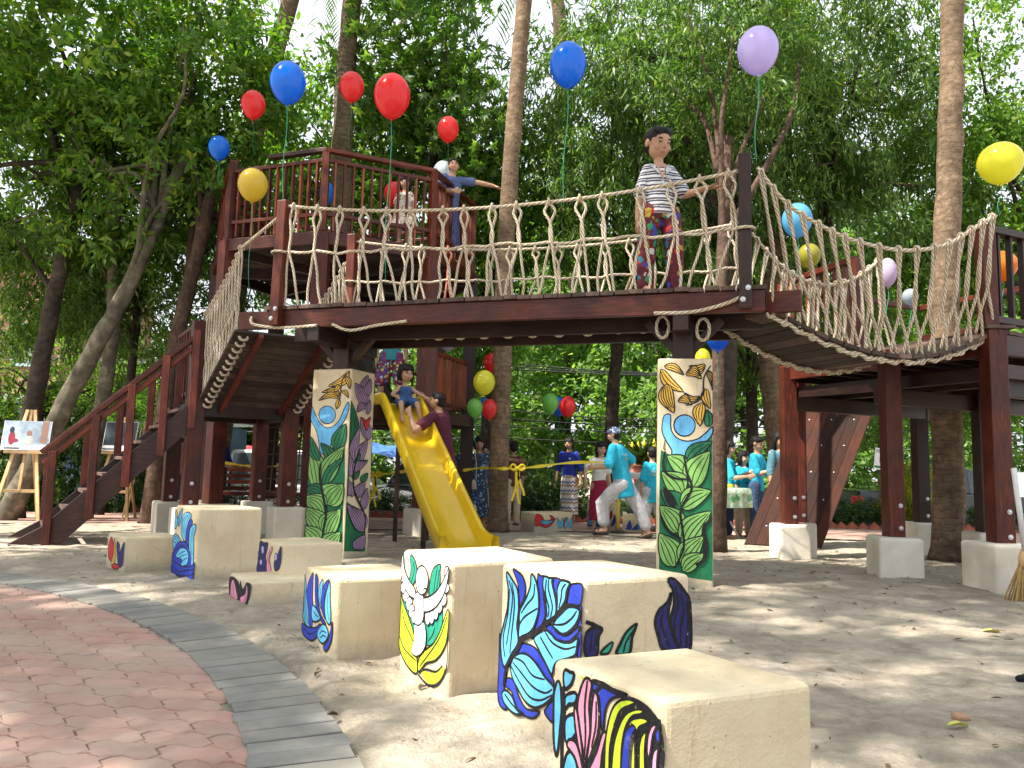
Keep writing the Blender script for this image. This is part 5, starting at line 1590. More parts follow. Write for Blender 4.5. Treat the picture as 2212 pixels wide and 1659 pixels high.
tree('thin_tree', 'thin crooked dark trunk seen between the stair posts', ground_start(lt([(228, 1050), (270, 900), (290, 740), (300, 600), (290, 470)], 13.4)), .10, .05, 'bark_dark',
     [('narrow', at(330, 620, 13.8), (1.6, 1.3, 1.3)), ('narrow', at(90, 620, 14.0), (1.5, 1.2, 1.2))], GL)
tree('bright_tree', 'bright lime-green small tree at the far left below the brick building', [gpt(-9.2, 14.6), V((-9.0, 14.6, 1.2)), V((-8.8, 14.6, 2.2))], .08, .04, 'bark_dark',
     [('bright', at(60, 830, 15.2), (1.3, 1.0, 1.1)), ('bright', at(230, 860, 16.2), (1.2, 1.0, .8))], GL)
# --- straight palm-like trunks
GP = 'tall ringed palm trunks'
def frond_mesh():
    g = np.random.default_rng(5)
    vs = []
    k_ = 0
    pos, dv, nn = [], [], []
    for f in range(13):
        az = f * 2.399; el = .9 - .11 * f
        for j in range(46):
            t = .12 + .88 * j / 45
            r_ = 3.2 * t
            c = np.array([math.cos(az) * r_ * math.cos(el * (1 - t)), math.sin(az) * r_ * math.cos(el * (1 - t)), 3.2 * math.sin(el) * t - 1.9 * t ** 2.2])
            tang = np.array([math.cos(az), math.sin(az), .2 - 1.1 * t])
            sdv = np.array([-math.sin(az), math.cos(az), 0])
            for sg in (-1, 1):
                dd = sdv * sg + tang * .55 + np.array([0, 0, -.55])
                pos.append(c); dv.append(dd); nn.append(np.array([0, 0, 1.0]) + g.normal(size=3) * .2)
    pos, dv, nn = np.array(pos), unit(np.array(dv)), unit(np.array(nn))
    vs, k_ = leaf_arrays(pos, dv, nn, np.full(len(pos), .55), np.full(len(pos), .035), g, 4)
    return leaf_mesh('palm_fronds', vs, k_, 'leaf_palm')
FR = frond_mesh()
def palm(label, pts, r0, r1, bark_, top=2.5):
    pts = [V(p) for p in pts]
    d = (pts[-1] - pts[-2]).normalized()
    pts = pts + [pts[-1] + d * top]
    t = tree('palm_tree', label, pts, r0, r1, bark_, [], GP, limb=False, cat='palm tree', sides=14)
    o = bpy.data.objects.new('crown', FR); COL.objects.link(o); o.location = pts[-1]; o.rotation_euler = (0, 0, len(label)); o['kind'] = 'stuff'
    attach(o, t)
    return t
c0 = gnd(1075, 1146, gz(11.2)); c0.z = gz(11.2) - .05
palm('palm trunk with balloons tied to it, standing between slide and right pillar', [c0, at(1082, 900, 11.2), at(1090, 600, 11.25), at(1108, 300, 11.3), at(1132, 0, 11.4)], .150, .115, 'bark_palm', 3.0)
c1 = gnd(2050, 1213, gz(8.4)); c1.z = -.05
palm('palm trunk growing up through the right platform', [c1, at(2046, 900, 8.4), at(2044, 620, 8.4), at(2052, 300, 8.4), at(2060, 0, 8.4)], .165, .108, 'bark_palm', 5.0)
palm('grey palm trunk rising straight behind the lookout deck', [gpt(-3.3, 15.2), at(738, 420, 15.0), at(745, 200, 15.0), at(760, 0, 15.0)], .22, .17, 'bark_palm_dark', 3)
palm('palm trunk leaning right behind the yellow balloon', [gpt(-5.6, 14.6), at(535, 420, 14.2), at(556, 250, 14.2), at(605, 80, 14.2)], .21, .15, 'bark_palm_dark', 2.5)
palm('short ringed palm trunk behind the sagging bridge', [gpt(5.0, 14.0), at(1664, 760, 14.0), at(1668, 560, 14.0), at(1680, 370, 14.0)], .21, .17, 'bark_palm_dark', 6)
palm('distant palm trunk above the bridge between the middle trees', [V((2.1, 31, -.7)), at(1222, 330, 31), at(1205, 0, 31)], .33, .27, 'bark_palm_dark', 3)
c2 = gnd(1553, 1191, gz(8.9)); c2.z = -.05
tree('thin_tree', 'thin straight brown trunk right behind the right mural pillar', [c2, at(1556, 950, 8.9), at(1552, 750, 9.1), at(1560, 560, 9.5), at(1572, 300, 10.2)], .085, .075, 'bark_brown',
     [('narrow', at(1590, 120, 10.8), (1.5, 1.3, 1.1))], 'middle trees')
# --- centre and right
GC = 'middle trees'
tree('palmate_tree', 'light tree with finger-shaped leaves above the red balloons', [gpt(-1.9, 17), V((-1.8, 17, 3)), V((-1.6, 16.5, 6)), V((-1.9, 16, 9))], .18, .08, 'bark_dark',
     [('palmate', at(880, 90, 15.6), (1.9, 1.6, 1.6)), ('palmate', at(1000, 290, 15.6), (1.5, 1.4, 1.6)), ('palmate', at(830, 330, 17.0), (1.7, 1.4, 1.6))], GC)
tree('dense_tree', 'dense glossy tree filling the gap behind the lookout tower', [gpt(-3.6, 19), V((-3.6, 19, 4)), V((-3.5, 19, 7))], .2, .1, 'bark_dark',
     [('broad', at(690, 330, 18), (2.2, 1.8, 2.0)), ('broad', at(960, 430, 17.4), (1.9, 1.5, 1.8)), ('broad', at(590, 420, 18), (1.9, 1.6, 1.8))], GC)
tree('dense_tree', 'dark glossy tree behind the palm trunk with balloons', [gpt(-.6, 17.5), V((-.5, 17.5, 3)), V((-.3, 17.4, 6))], .17, .08, 'bark_dark',
     [('broad', at(1010, 560, 16.6), (1.7, 1.4, 1.7)), ('broad', at(1180, 420, 17), (1.9, 1.5, 1.7)), ('broad', at(1010, 720, 17), (1.2, 1.2, 1.1))], GC)
tree('twin_trunk_tree', 'dark twin-trunked tree between bridge and running boy', [gpt(2.2, 16.4), at(1322, 900, 16.2), at(1336, 720, 16.0), at(1350, 500, 15.8)], .17, .10, 'bark_dark',
     [('narrow', at(1330, 200, 15.0), (1.9, 1.6, 1.7)), ('narrow', at(1300, 470, 15.6), (1.8, 1.5, 1.7)), ('narrow', at(1400, 640, 16), (1.4, 1.3, .9))], GC)
tree('drooping_tree', 'drooping dark green tree behind the boy on the bridge', [gpt(3.6, 13.6), at(1568, 700, 13.4), at(1575, 430, 13.3), at(1580, 180, 13.2)], .26, .14, 'bark_dark',
     [('narrow', at(1480, 110, 12.6), (1.8, 1.5, 1.5)), ('narrow', at(1640, 300, 13.4), (1.8, 1.5, 1.7)), ('narrow', at(1470, 400, 13.9), (1.5, 1.3, 1.5))], GC)
tree('drooping_tree', 'drooping tree above the sagging bridge, left of the right palm', [gpt(4.9, 14.4), at(1760, 700, 14.2), at(1790, 420, 14.2), at(1780, 200, 14.2)], .12, .08, 'bark_dark',
     [('narrow', at(1760, 80, 13.4), (1.9, 1.6, 1.6)), ('narrow', at(1900, 240, 13.6), (1.7, 1.5, 1.7)), ('narrow', at(1830, 480, 14.2), (2.0, 1.5, 1.7))], GC)
tree('bright_tree', 'bright sunlit tree at the top right corner behind the palm', [gpt(10.4, 14), V((10.3, 14, 3)), V((10, 14, 6))], .18, .09, 'bark_dark',
     [('bright', at(2170, 130, 13), (1.5, 1.3, 1.5)), ('broad', at(2150, 420, 14), (1.7, 1.4, 1.8)), ('broad', at(2010, 620, 15.5), (1.6, 1.3, 1.4))], GC)
tree('dense_tree', 'leafy tree between the sagging bridge and the climbing wall', [gpt(5.4, 17.2), V((5.4, 17.2, 3)), V((5.3, 17, 5))], .16, .08, 'bark_dark',
     [('narrow', at(1620, 720, 17), (1.5, 1.3, 1.3)), ('broad', at(1760, 640, 17.5), (1.7, 1.3, 1.4)), ('narrow', at(1540, 560, 17), (1.5, 1.3, 1.3))], GC)
tree('broad_leaf_tree', 'tree with large pale leaves behind the pickup truck', [gpt(8.2, 17), V((8.2, 17, 2)), V((8.1, 17, 3))], .12, .06, 'bark_pale',
     [('far', at(1850, 890, 17), (1.0, .9, .8)), ('broad', at(2080, 870, 18), (1.4, 1.2, .9)), ('broad', at(1950, 800, 18), (1.3, 1.2, 1.0))], GC)
# --- rows across the street
GF = 'trees across the street'
rgf = random.Random(21)
far_lab = ['pale green tree across the street at the far left', 'pale tree across the street left of the tower', 'pale tree across the street seen under the landing', 'pale tree across the street seen below the slide platform',
           'pale tree across the street left of the balloon palm', 'pale tree across the street right of the balloon palm', 'pale tree across the street above the woman in blue', 'pale tree across the street above the running boy',
           'pale tree across the street behind the right pillar', 'pale tree across the street behind the table group', 'pale tree across the street behind the climbing wall', 'pale tree across the street behind the pickup truck', 'pale tree across the street at the far right', 'pale tree across the street beyond the right edge']
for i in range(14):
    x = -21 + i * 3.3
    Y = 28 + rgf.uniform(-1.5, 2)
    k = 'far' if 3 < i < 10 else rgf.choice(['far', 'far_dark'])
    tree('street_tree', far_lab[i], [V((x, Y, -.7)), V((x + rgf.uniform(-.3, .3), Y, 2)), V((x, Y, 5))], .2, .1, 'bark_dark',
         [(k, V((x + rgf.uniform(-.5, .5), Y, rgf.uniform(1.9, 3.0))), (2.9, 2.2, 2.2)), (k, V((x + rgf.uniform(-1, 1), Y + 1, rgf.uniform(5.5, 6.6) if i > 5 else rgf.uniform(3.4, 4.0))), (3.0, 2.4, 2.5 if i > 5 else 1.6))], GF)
for i in range(5):
    x = 1.5 + i * 5.3
    tree('street_tree', 'tall dark backdrop tree number-free row beyond the street', [V((x, 36, -.7)), V((x, 36, 5)), V((x, 36, 9))], .3, .15, 'bark_dark',
         [('far_dark', V((x, 36, rgf.uniform(7, 9))), (4.0, 2.6, 3.6)), ('far_dark', V((x + 2, 37, rgf.uniform(12, 14))), (3.6, 2.4, 3.2))], 'tall dark backdrop trees beyond the street')['label'] = 'tall dark backdrop tree beyond the pale street trees'
# --- shade trees round the photographer (they cast the dappled light)
GS = 'shade trees around the photographer'
def shade(label, base, lobes):
    b = V(base)
    top = sum((V(l[0]) for l in lobes), V((0, 0, 0))) / len(lobes)
    tree('shade_tree', label, [b, b.lerp(V((top.x, top.y, top.z * .6)), .4), V((top.x, top.y, top.z - .5))], .22, .1, 'bark_dark', [('shade', V(c), r) for c, r in lobes], GS)
shade('shade tree standing left of the plaza', (-14.5, 1.0, -.05), [((-9.9, 2.9, 13.2), (2.3, 2.1, 1.3)), ((-11.6, .4, 13.6), (2.3, 2.0, 1.3)), ((-10.4, -1.6, 12.8), (2.0, 1.6, 1.2)), ((-12.6, -2.8, 13.0), (2.3, 2.2, 1.3))])
shade('shade tree behind the photographer on the left', (-6.0, -6.5, -.05), [((-5.2, -2.3, 13.0), (2.0, 1.9, 1.2)), ((-5.7, .5, 13.6), (1.9, 1.8, 1.2)), ((-8.4, -4.8, 12.8), (2.2, 1.8, 1.3))])
shade('shade tree behind the photographer on the right', (-.5, -7.0, -.05), [((-2.7, -1.4, 13.2), (1.9, 1.8, 1.2)), ((-3.5, 1.7, 14.0), (1.8, 1.7, 1.2)), ((-1.6, -4.4, 12.6), (2.0, 2.0, 1.2)), ((-1.0, 1.2, 13.4), (1.7, 1.6, 1.1))])
shade('tall shade tree over the playground left', (-13.5, 6.0, -.05), [((-7.4, 2.4, 14.4), (1.7, 1.5, 1.2)), ((-10.6, 6.4, 13.6), (2.3, 2.0, 1.4)), ((-8.2, 7.4, 14.0), (1.9, 1.7, 1.3)), ((-12.2, 9.6, 13.0), (2.4, 2.2, 1.5))])
# ================================================================== PEOPLE
def skin_mat(name, c):
    mt, nt, b = node_mat(name)
    vec = coords(nt)
    nt.links.new(ramp(nt, noise(nt, 14, 4, .6, vec), [(.3, tuple(q * .86 for q in c)), (.7, tuple(min(1, q * 1.1) for q in c))]), b.inputs['Base Color'])
    b.inputs['Roughness'].default_value = .5
    b.inputs['Subsurface Weight'].default_value = .12
    b.inputs['Subsurface Radius'].default_value = (.02, .008, .004)
    MATS[name] = mt
skin_mat('skin_a', (.42, .235, .145)); skin_mat('skin_b', (.50, .30, .20)); skin_mat('skin_c', (.33, .18, .11))
paint('hair', (.010, .008, .008), .55, .3, 40, bmp=.9, bscale=70, spec=.25, bdist=.01)
paint('eye_dark', (.02, .014, .012), .25); paint('lips', (.36, .12, .10), .5)
def cloth(name, c, rough=.85, var=.14):
    return paint(name, c, rough, var, 9, bmp=.9, bscale=13, spec=.2, bdist=.03)
cloth('c_teal', (.03, .42, .62)); cloth('c_teal_dark', (.05, .26, .33)); cloth('c_royal', (.025, .045, .33)); cloth('c_white', (.72, .72, .72)); cloth('c_grey', (.48, .49, .52)); cloth('c_maroon', (.10, .022, .045))
cloth('c_red', (.30, .02, .06)); cloth('c_navy', (.02, .025, .06)); cloth('c_jeans', (.05, .09, .18)); cloth('c_beige', (.52, .43, .32)); cloth('c_pink', (.62, .25, .25)); cloth('c_denim', (.05, .11, .28))
cloth('c_black', (.012, .012, .014)); cloth('c_brown', (.11, .045, .04)); cloth('c_slate', (.09, .22, .28)); cloth('c_bluegrey', (.10, .14, .30)); cloth('c_dark_shirt', (.02, .02, .03))
paint('sandal_pink', (.62, .33, .33), .5); paint('sandal_dark', (.05, .04, .035), .6); paint('leather_tan', (.42, .33, .27), .45); paint('button_badge', (.45, .62, .72), .3)
def pattern(name, base, spots, scale=26, thr=.30, stretch=(1, 1, 1)):
    """printed cloth: scattered coloured motifs on a ground colour"""
    mt, nt, b = node_mat(name)
    vec = coords(nt, 'Object', stretch)
    wob = N(nt, 'TexNoise'); wob.inputs['Scale'].default_value = scale * 1.6; wob.inputs['Detail'].default_value = 3; nt.links.new(vec, wob.inputs['Vector'])
    sc_ = N(nt, 'VectorMath', operation='SCALE'); nt.links.new(wob.outputs['Color'], sc_.inputs[0]); sc_.inputs['Scale'].default_value = .9 / scale
    ad_ = N(nt, 'VectorMath', operation='ADD'); nt.links.new(vec, ad_.inputs[0]); nt.links.new(sc_.outputs[0], ad_.inputs[1]); vec = ad_.outputs[0]
    v = N(nt, 'TexVoronoi'); v.inputs['Scale'].default_value = scale; nt.links.new(vec, v.inputs['Vector'])
    cr = N(nt, 'ValToRGB'); cr.color_ramp.interpolation = 'CONSTANT'
    e = cr.color_ramp.elements
    e[0].position = 0; e[0].color = (*spots[0], 1); e[1].position = 1 / len(spots); e[1].color = (*spots[min(1, len(spots) - 1)], 1)
    for i in range(2, len(spots)):
        q = e.new(i / len(spots)); q.color = (*spots[i], 1)
    sx = N(nt, 'SeparateColor'); nt.links.new(v.outputs['Color'], sx.inputs[0]); nt.links.new(sx.outputs[0], cr.inputs[0])
    f = N(nt, 'Math', operation='LESS_THAN'); nt.links.new(v.outputs['Distance'], f.inputs[0]); f.inputs[1].default_value = thr
    nt.links.new(mixc(nt, f.outputs[0], base, cr.outputs[0]), b.inputs['Base Color'])
    b.inputs['Roughness'].default_value = .75
    bump(nt, b, noise(nt, 13, 4, .6, coords(nt)), .9, .03)
    MATS[name] = mt
pattern('c_print_maroon', (.11, .010, .022), [(.03, .30, .12), (.45, .30, .03), (.04, .06, .38), (.5, .03, .03), (.6, .6, .6), (.03, .22, .3)], 15, .42)
pattern('c_floral', (.70, .66, .58), [(.36, .10, .10), (.42, .22, .16), (.25, .14, .10), (.55, .3, .25)], 26, .40)
pattern('c_shapes', (.16, .03, .10), [(.05, .08, .35), (.55, .5, .12), (.6, .6, .65), (.4, .03, .05), (.06, .35, .35), (.10, .02, .15)], 24, .46)
pattern('c_blue_floral', (.02, .028, .06), [(.08, .22, .42), (.2, .4, .55), (.03, .07, .16)], 22, .40)
pattern('c_camo', (.06, .09, .2), [(.55, .6, .7), (.25, .32, .5), (.7, .72, .75)], 30, .40)
pattern('c_check', (.03, .04, .14), [(.12, .15, .35), (.3, .3, .45)], 60, .32)
def stripes(name, cols, period, axis=2, wav=0.0, zig=0.0):
    mt, nt, b = node_mat(name)
    tc = N(nt, 'TexCoord'); sx = N(nt, 'SeparateXYZ'); nt.links.new(tc.outputs['Object'], sx.inputs[0])
    zz = sx.outputs[axis]
    if zig:
        pp = N(nt, 'Math', operation='PINGPONG'); nt.links.new(sx.outputs[0], pp.inputs[0]); pp.inputs[1].default_value = .028
        ad = N(nt, 'Math', operation='MULTIPLY_ADD'); nt.links.new(pp.outputs[0], ad.inputs[0]); ad.inputs[1].default_value = zig; nt.links.new(zz, ad.inputs[2]); zz = ad.outputs[0]
    nz = noise(nt, 5, 2, .5, tc.outputs['Object'])
    a2 = N(nt, 'Math', operation='MULTIPLY_ADD'); nt.links.new(nz, a2.inputs[0]); a2.inputs[1].default_value = .02 + wav; nt.links.new(zz, a2.inputs[2])
    dv = N(nt, 'Math', operation='DIVIDE'); nt.links.new(a2.outputs[0], dv.inputs[0]); dv.inputs[1].default_value = period
    fr = N(nt, 'Math', operation='FRACT'); nt.links.new(dv.outputs[0], fr.inputs[0])
    cr = N(nt, 'ValToRGB'); cr.color_ramp.interpolation = 'CONSTANT'; e = cr.color_ramp.elements
    e[0].position = 0; e[0].color = (*cols[0][1], 1); e[1].position = cols[1][0]; e[1].color = (*cols[1][1], 1)
    for p_, c in cols[2:]:
        q = e.new(p_); q.color = (*c, 1)
    nt.links.new(fr.outputs[0], cr.inputs[0]); nt.links.new(cr.outputs[0], b.inputs['Base Color'])
    b.inputs['Roughness'].default_value = .8
    bump(nt, b, noise(nt, 13, 4, .6, tc.outputs['Object']), .9, .03)
    MATS[name] = mt
stripes('c_striped', [(0, (.62, .62, .66)), (.38, (.03, .035, .07)), (.62, (.62, .62, .66)), (.74, (.10, .075, .09)), (.9, (.03, .035, .07))], .056)
stripes('c_chevron', [(0, (.62, .6, .56)), (.3, (.30, .22, .15)), (.55, (.62, .6, .56)), (.7, (.05, .08, .28)), (.88, (.55, .5, .45))], .16, zig=1.2)
stripes('c_chevron_dark', [(0, (.03, .03, .035)), (.5, (.18, .17, .17)), (.7, (.02, .02, .025))], .10, zig=1.2)

class BB:
    """closed blobs that are fused into one skin by a voxel remesh"""
    def __init__(s): s.mb = MB()
    def cap(s, pts, rad, n=10):
        """tapered limb with rounded ends"""
        P = [V(p) for p in pts]
        if not hasattr(rad, '__len__'): rad = [rad] * len(P)
        d0 = (P[0] - P[1]).normalized(); d1 = (P[-1] - P[-2]).normalized()
        A = [P[0] + d0 * rad[0] * q for q in (.95, .7, .35)]; ra = [rad[0] * q for q in (.25, .68, .93)]
        B = [P[-1] + d1 * rad[-1] * q for q in (.35, .7, .95)]; rb = [rad[-1] * q for q in (.93, .68, .25)]
        s.mb.tube(A + P + B, ra + list(rad) + rb, n); return s
    def loft(s, rings, n=16):
        """rings: (centre, rx, ry[, xdir]) stacked cross sections"""
        b = len(s.mb.v)
        for r in rings:
            c, rx, ry = V(r[0]), r[1], r[2]
            xd = V(r[3]).normalized() if len(r) > 3 else V((1, 0, 0))
            zd = V(r[4]).normalized() if len(r) > 4 else V((0, 0, 1))
            yd = zd.cross(xd)
            for k in range(n):
                a = 2 * pi * k / n
                s.mb.v.append(tuple(c + xd * (rx * math.cos(a)) + yd * (ry * math.sin(a))))
        m_ = len(rings)
        for i in range(m_ - 1):
            for k in range(n):
                k2 = (k + 1) % n
                s.mb.f.append((b + i * n + k, b + i * n + k2, b + (i + 1) * n + k2, b + (i + 1) * n + k)); s.mb.m.append(0); s.mb.uv.append([(0, 0)] * 4)
        s.mb.f.append(tuple(b + k for k in reversed(range(n)))); s.mb.m.append(0); s.mb.uv.append([(0, 0)] * n)
        s.mb.f.append(tuple(b + (m_ - 1) * n + k for k in range(n))); s.mb.m.append(0); s.mb.uv.append([(0, 0)] * n)
        return s
    def ball(s, c, rx, ry, rz, M=None):
        c = V(c); b = len(s.mb.v); n, m_ = 14, 9
        for i in range(m_):
            th = pi * (i + .35) / (m_ - .3)
            for k in range(n):
                a = 2 * pi * k / n
                p = V((rx * math.sin(th) * math.cos(a), ry * math.sin(th) * math.sin(a), -rz * math.cos(th)))
                if M is not None: p = M @ p
                s.mb.v.append(tuple(c + p))
        for i in range(m_ - 1):
            for k in range(n):
                k2 = (k + 1) % n
                s.mb.f.append((b + i * n + k, b + i * n + k2, b + (i + 1) * n + k2, b + (i + 1) * n + k)); s.mb.m.append(0); s.mb.uv.append([(0, 0)] * 4)
        s.mb.f.append(tuple(b + k for k in reversed(range(n)))); s.mb.m.append(0); s.mb.uv.append([(0, 0)] * n)
        s.mb.f.append(tuple(b + (m_ - 1) * n + k for k in range(n))); s.mb.m.append(0); s.mb.uv.append([(0, 0)] * n)
        return s
    def fuse(s, name, mat, vox, smooth=4):
        me = s.mb.mesh(name)
        o = bpy.data.objects.new('tmp', me); COL.objects.link(o)
        r = o.modifiers.new('r', 'REMESH'); r.mode = 'VOXEL'; r.voxel_size = vox
        if smooth:
            q = o.modifiers.new('s', 'SMOOTH'); q.iterations = smooth; q.factor = .5
        dg = bpy.context.evaluated_depsgraph_get()
        m2 = bpy.data.meshes.new_from_object(o.evaluated_get(dg), depsgraph=dg)
        bpy.data.objects.remove(o); bpy.data.meshes.remove(me)
        m2.materials.clear(); m2.materials.append(MATS[mat])
        m2.polygons.foreach_set('use_smooth', [True] * len(m2.polygons))
        m2.name = name
        return m2

def rotz(v, a): return Matrix.Rotation(a, 3, 'Z') @ V(v)
def person(label, pos, rz, h, spec, child=False, vox=.014, name='person', group=None, Z=None):
    """spec: pose directions in the person's own frame (x right, y forward, z up) and clothing"""
    t = thing(name, label, 'person', pos, group, rz)
    G = spec.get
    hd = G('head', .205 if child else .215) if h > 1.0 else G('head', .195)
    if child: leg, arm, sh_w = .475 * h, .41 * h, .098 * h
    else: leg, arm, sh_w = .50 * h, .43 * h, .118 * h
    if G('fem'): sh_w *= .92
    sh_w *= G('slim', 1.0)
    f = h / 1.6
    k = (1.12 if child else 1.0) * G('slim', 1.0)  # children are thicker for their size
    hipz = G('hipz', leg * 1.0 + .03)
    pel = V((0, 0, hipz)) + V(G('pel', (0, 0, 0)))
    sp = V(G('spine', (0, .03, 1))).normalized()
    tor = h - leg - .03 - hd * 1.22
    side = V(G('shoulder', (1, 0, 0))).normalized()
    neck = pel + sp * tor
    hdir = V(G('headdir', tuple(sp))).normalized()
    hc = neck + hdir * (hd * .72)
    S = {'R': neck - sp * (.045 * f) + side * sh_w, 'L': neck - sp * (.045 * f) - side * sh_w}
    Hh = .055 * h * (1.05 if child else 1)
    Hp = {'R': pel + V((Hh, 0, -.02)), 'L': pel + V((-Hh, 0, -.02))}
    UA, FA = arm * .43, arm * .36
    TH, SH = leg * .50, leg * .46
    J = {}
    for s_ in 'RL':
        ua, fa = [V(q).normalized() for q in G('arm' + s_, ((.1 if s_ == 'R' else -.1, .02, -1), (.04 if s_ == 'R' else -.04, .12, -1)))]
        J['el' + s_] = S[s_] + ua * UA; J['wr' + s_] = J['el' + s_] + fa * FA; J['fd' + s_] = V(G('hand' + s_, tuple(fa))).normalized()
        th, sh = [V(q).normalized() for q in G('leg' + s_, ((.03 if s_ == 'R' else -.03, .02, -1), (.0, -.02, -1)))]
        J['kn' + s_] = Hp[s_] + th * TH; J['an' + s_] = J['kn' + s_] + sh * SH
    # ---- body
    B = BB()
    xd = side
    yd = sp.cross(xd)
    B.loft([(pel - sp * .09 * f, .075 * f * k, .07 * f * k, xd, sp), (pel, .125 * f * k, .095 * f * k, xd, sp), (pel + sp * tor * .35, .105 * f * k, .082 * f * k, xd, sp), (pel + sp * tor * .68, .13 * f * k, .095 * f * k, xd, sp),
            (pel + sp * tor * .9, .125 * f * k, .08 * f * k, xd, sp), (neck + sp * .0, .06 * f * k, .055 * f * k, xd, sp)])
    B.cap([neck - sp * .04, neck.lerp(hc, .55)], [.048 * f * k, .042 * f * k])
    # head
    yaw = G('yaw', 0); pit = G('pitch', 0)
    hm = Matrix.Rotation(yaw, 3, 'Z') @ Matrix.Rotation(pit, 3, 'X') @ Matrix.Rotation(G('tilt', 0), 3, 'Y')
    def H(x, y, z): return hc + hm @ V((x * hd, y * hd, z * hd))
    B.ball(H(0, -.03, .10), .37 * hd, .44 * hd, .40 * hd, hm)
    B.ball(H(0, .07, -.16), .31 * hd, .34 * hd, .34 * hd, hm)
    B.ball(H(0, .13, -.36), .15 * hd, .17 * hd, .13 * hd, hm)
    B.cap([H(0, .40, .04), H(0, .455, -.10)], [.028 * hd, .055 * hd], 8)
    B.cap([H(-.07, .385, -.27), H(.07, .385, -.27)], [.035 * hd, .035 * hd], 8)
    for sg in (-1, 1):
        B.ball(H(.385 * sg, -.03, -.04), .055 * hd, .09 * hd, .135 * hd, hm)
        B.ball(H(.19 * sg, .30, -.14), .10 * hd, .09 * hd, .10 * hd, hm)
    for s_ in 'RL':
        sg = 1 if s_ == 'R' else -1
        B.cap([S[s_] - side * sg * .02, J['el' + s_]], [.050 * f * k, .038 * f * k]); B.cap([J['el' + s_], J['el' + s_].lerp(J['wr' + s_], .3), J['wr' + s_]], [.037 * f * k, .038 * f * k, .026 * f * k])
        # hand: palm, four unequal fingers bent at the knuckle, thumb from the side of the palm
        d = J['fd' + s_]; pn = V(G('palm' + s_, (-sg, 0, 0)))
        pn = (pn - d * pn.dot(d))
        pn = pn.normalized() if pn.length > .05 else d.orthogonal().normalized()
        w = d.cross(pn)
        if w.y < 0 and not G('flipthumb' + s_): w = -w
        hs = .105 * h * (1.0 if child else .95) / .105 * .105
        w0 = J['wr' + s_]
        pl = hs * .48
        for q in (-.5, -.17, .17, .5):
            B.cap([w0 + w * hs * .12 * q, w0 + d * pl + w * hs * .34 * q], [hs * .11, hs * .105], 8)
        curl = G('curl' + s_, .35)
        fr = max(hs * .062, vox * .62)
        for q, L_ in ((.5, .40), (.17, .47), (-.17, .44), (-.5, .33)):
            spd = G('spread' + s_, .10)
            b0 = w0 + d * pl * .96 + w * hs * .36 * q
            dd = (d + w * spd * q * 2).normalized()
            k1 = b0 + (dd + pn * curl * .5).normalized() * hs * L_ * .5
            k2 = k1 + (dd + pn * curl * 1.4).normalized() * hs * L_ * .5
            B.cap([b0, k1, k2], [fr * 1.1, fr, fr * .85], 7)
        tb = w0 + d * pl * .30 + w * hs * .16
        t1 = tb + (d * .6 + w * .75 + pn * .35).normalized() * hs * .22
        B.cap([tb, t1, t1 + (d * .9 + w * .25 + pn * .4).normalized() * hs * .20], [fr * 1.25, fr * 1.15, fr * .9], 7)
        # leg and foot
        B.cap([Hp[s_], Hp[s_].lerp(J['kn' + s_], .4), J['kn' + s_]], [.082 * f * k, .075 * f * k, .053 * f * k]); B.cap([J['kn' + s_], J['kn' + s_].lerp(J['an' + s_], .3), J['an' + s_]], [.052 * f * k, .053 * f * k, .034 * f * k])
        ft = V(G('foot' + s_, (.12 * sg, 1, 0))).normalized()
        an = J['an' + s_]
        sole = an + V(G('soledir', (0, 0, -1))).normalized() * (.035 * f + .012)
        fl = .145 * h * .62
        B.cap([an, sole - ft * .02 + V((0, 0, .012))], [.034 * f * k, .034 * f * k], 8)
        B.cap([sole - ft * .025 + V((0, 0, .014 * f)), sole + ft * fl * .6 + V((0, 0, .008)), sole + ft * fl], [.032 * f * k, .035 * f * k, .026 * f * k], 8)
    child_local(obj('body', B.fuse('body', G('skin', 'skin_a'), vox, 4)), t)
    # ---- face
    if G('face', True):
        for sg in (-1, 1):
            e_ = MB().lathe([(0, -.5), (.35, -.42), (.5, 0), (.35, .42), (0, .5)], 10)
            e_.v = [tuple(H(.155 * sg, .372, .02) + hm @ (V((x * .125, y * .09, z * (.030 if G('eyes_down') else .055))) * hd)) for x, y, z in e_.v]
            child_local(e_.build('eye', 'eye_dark', smooth=True), t)
            e_ = MB().lathe([(0, -.5), (.35, -.4), (.5, 0), (.35, .4), (0, .5)], 8)
            e_.v = [tuple(H(.16 * sg, .37, .125) + hm @ (V((x * .19, y * .07, z * .035)) * hd)) for x, y, z in e_.v]
            child_local(e_.build('eyebrow', 'hair', smooth=True), t)
        e_ = MB().lathe([(0, -.5), (.35, -.4), (.5, 0), (.35, .4), (0, .5)], 10)
        e_.v = [tuple(H(0, .395, -.265) + hm @ (V((x * .22, y * .09, z * .05)) * hd)) for x, y, z in e_.v]
        child_local(e_.build('mouth', 'lips', smooth=True), t)
    # ---- hair
    hs_ = G('hair', 'short')
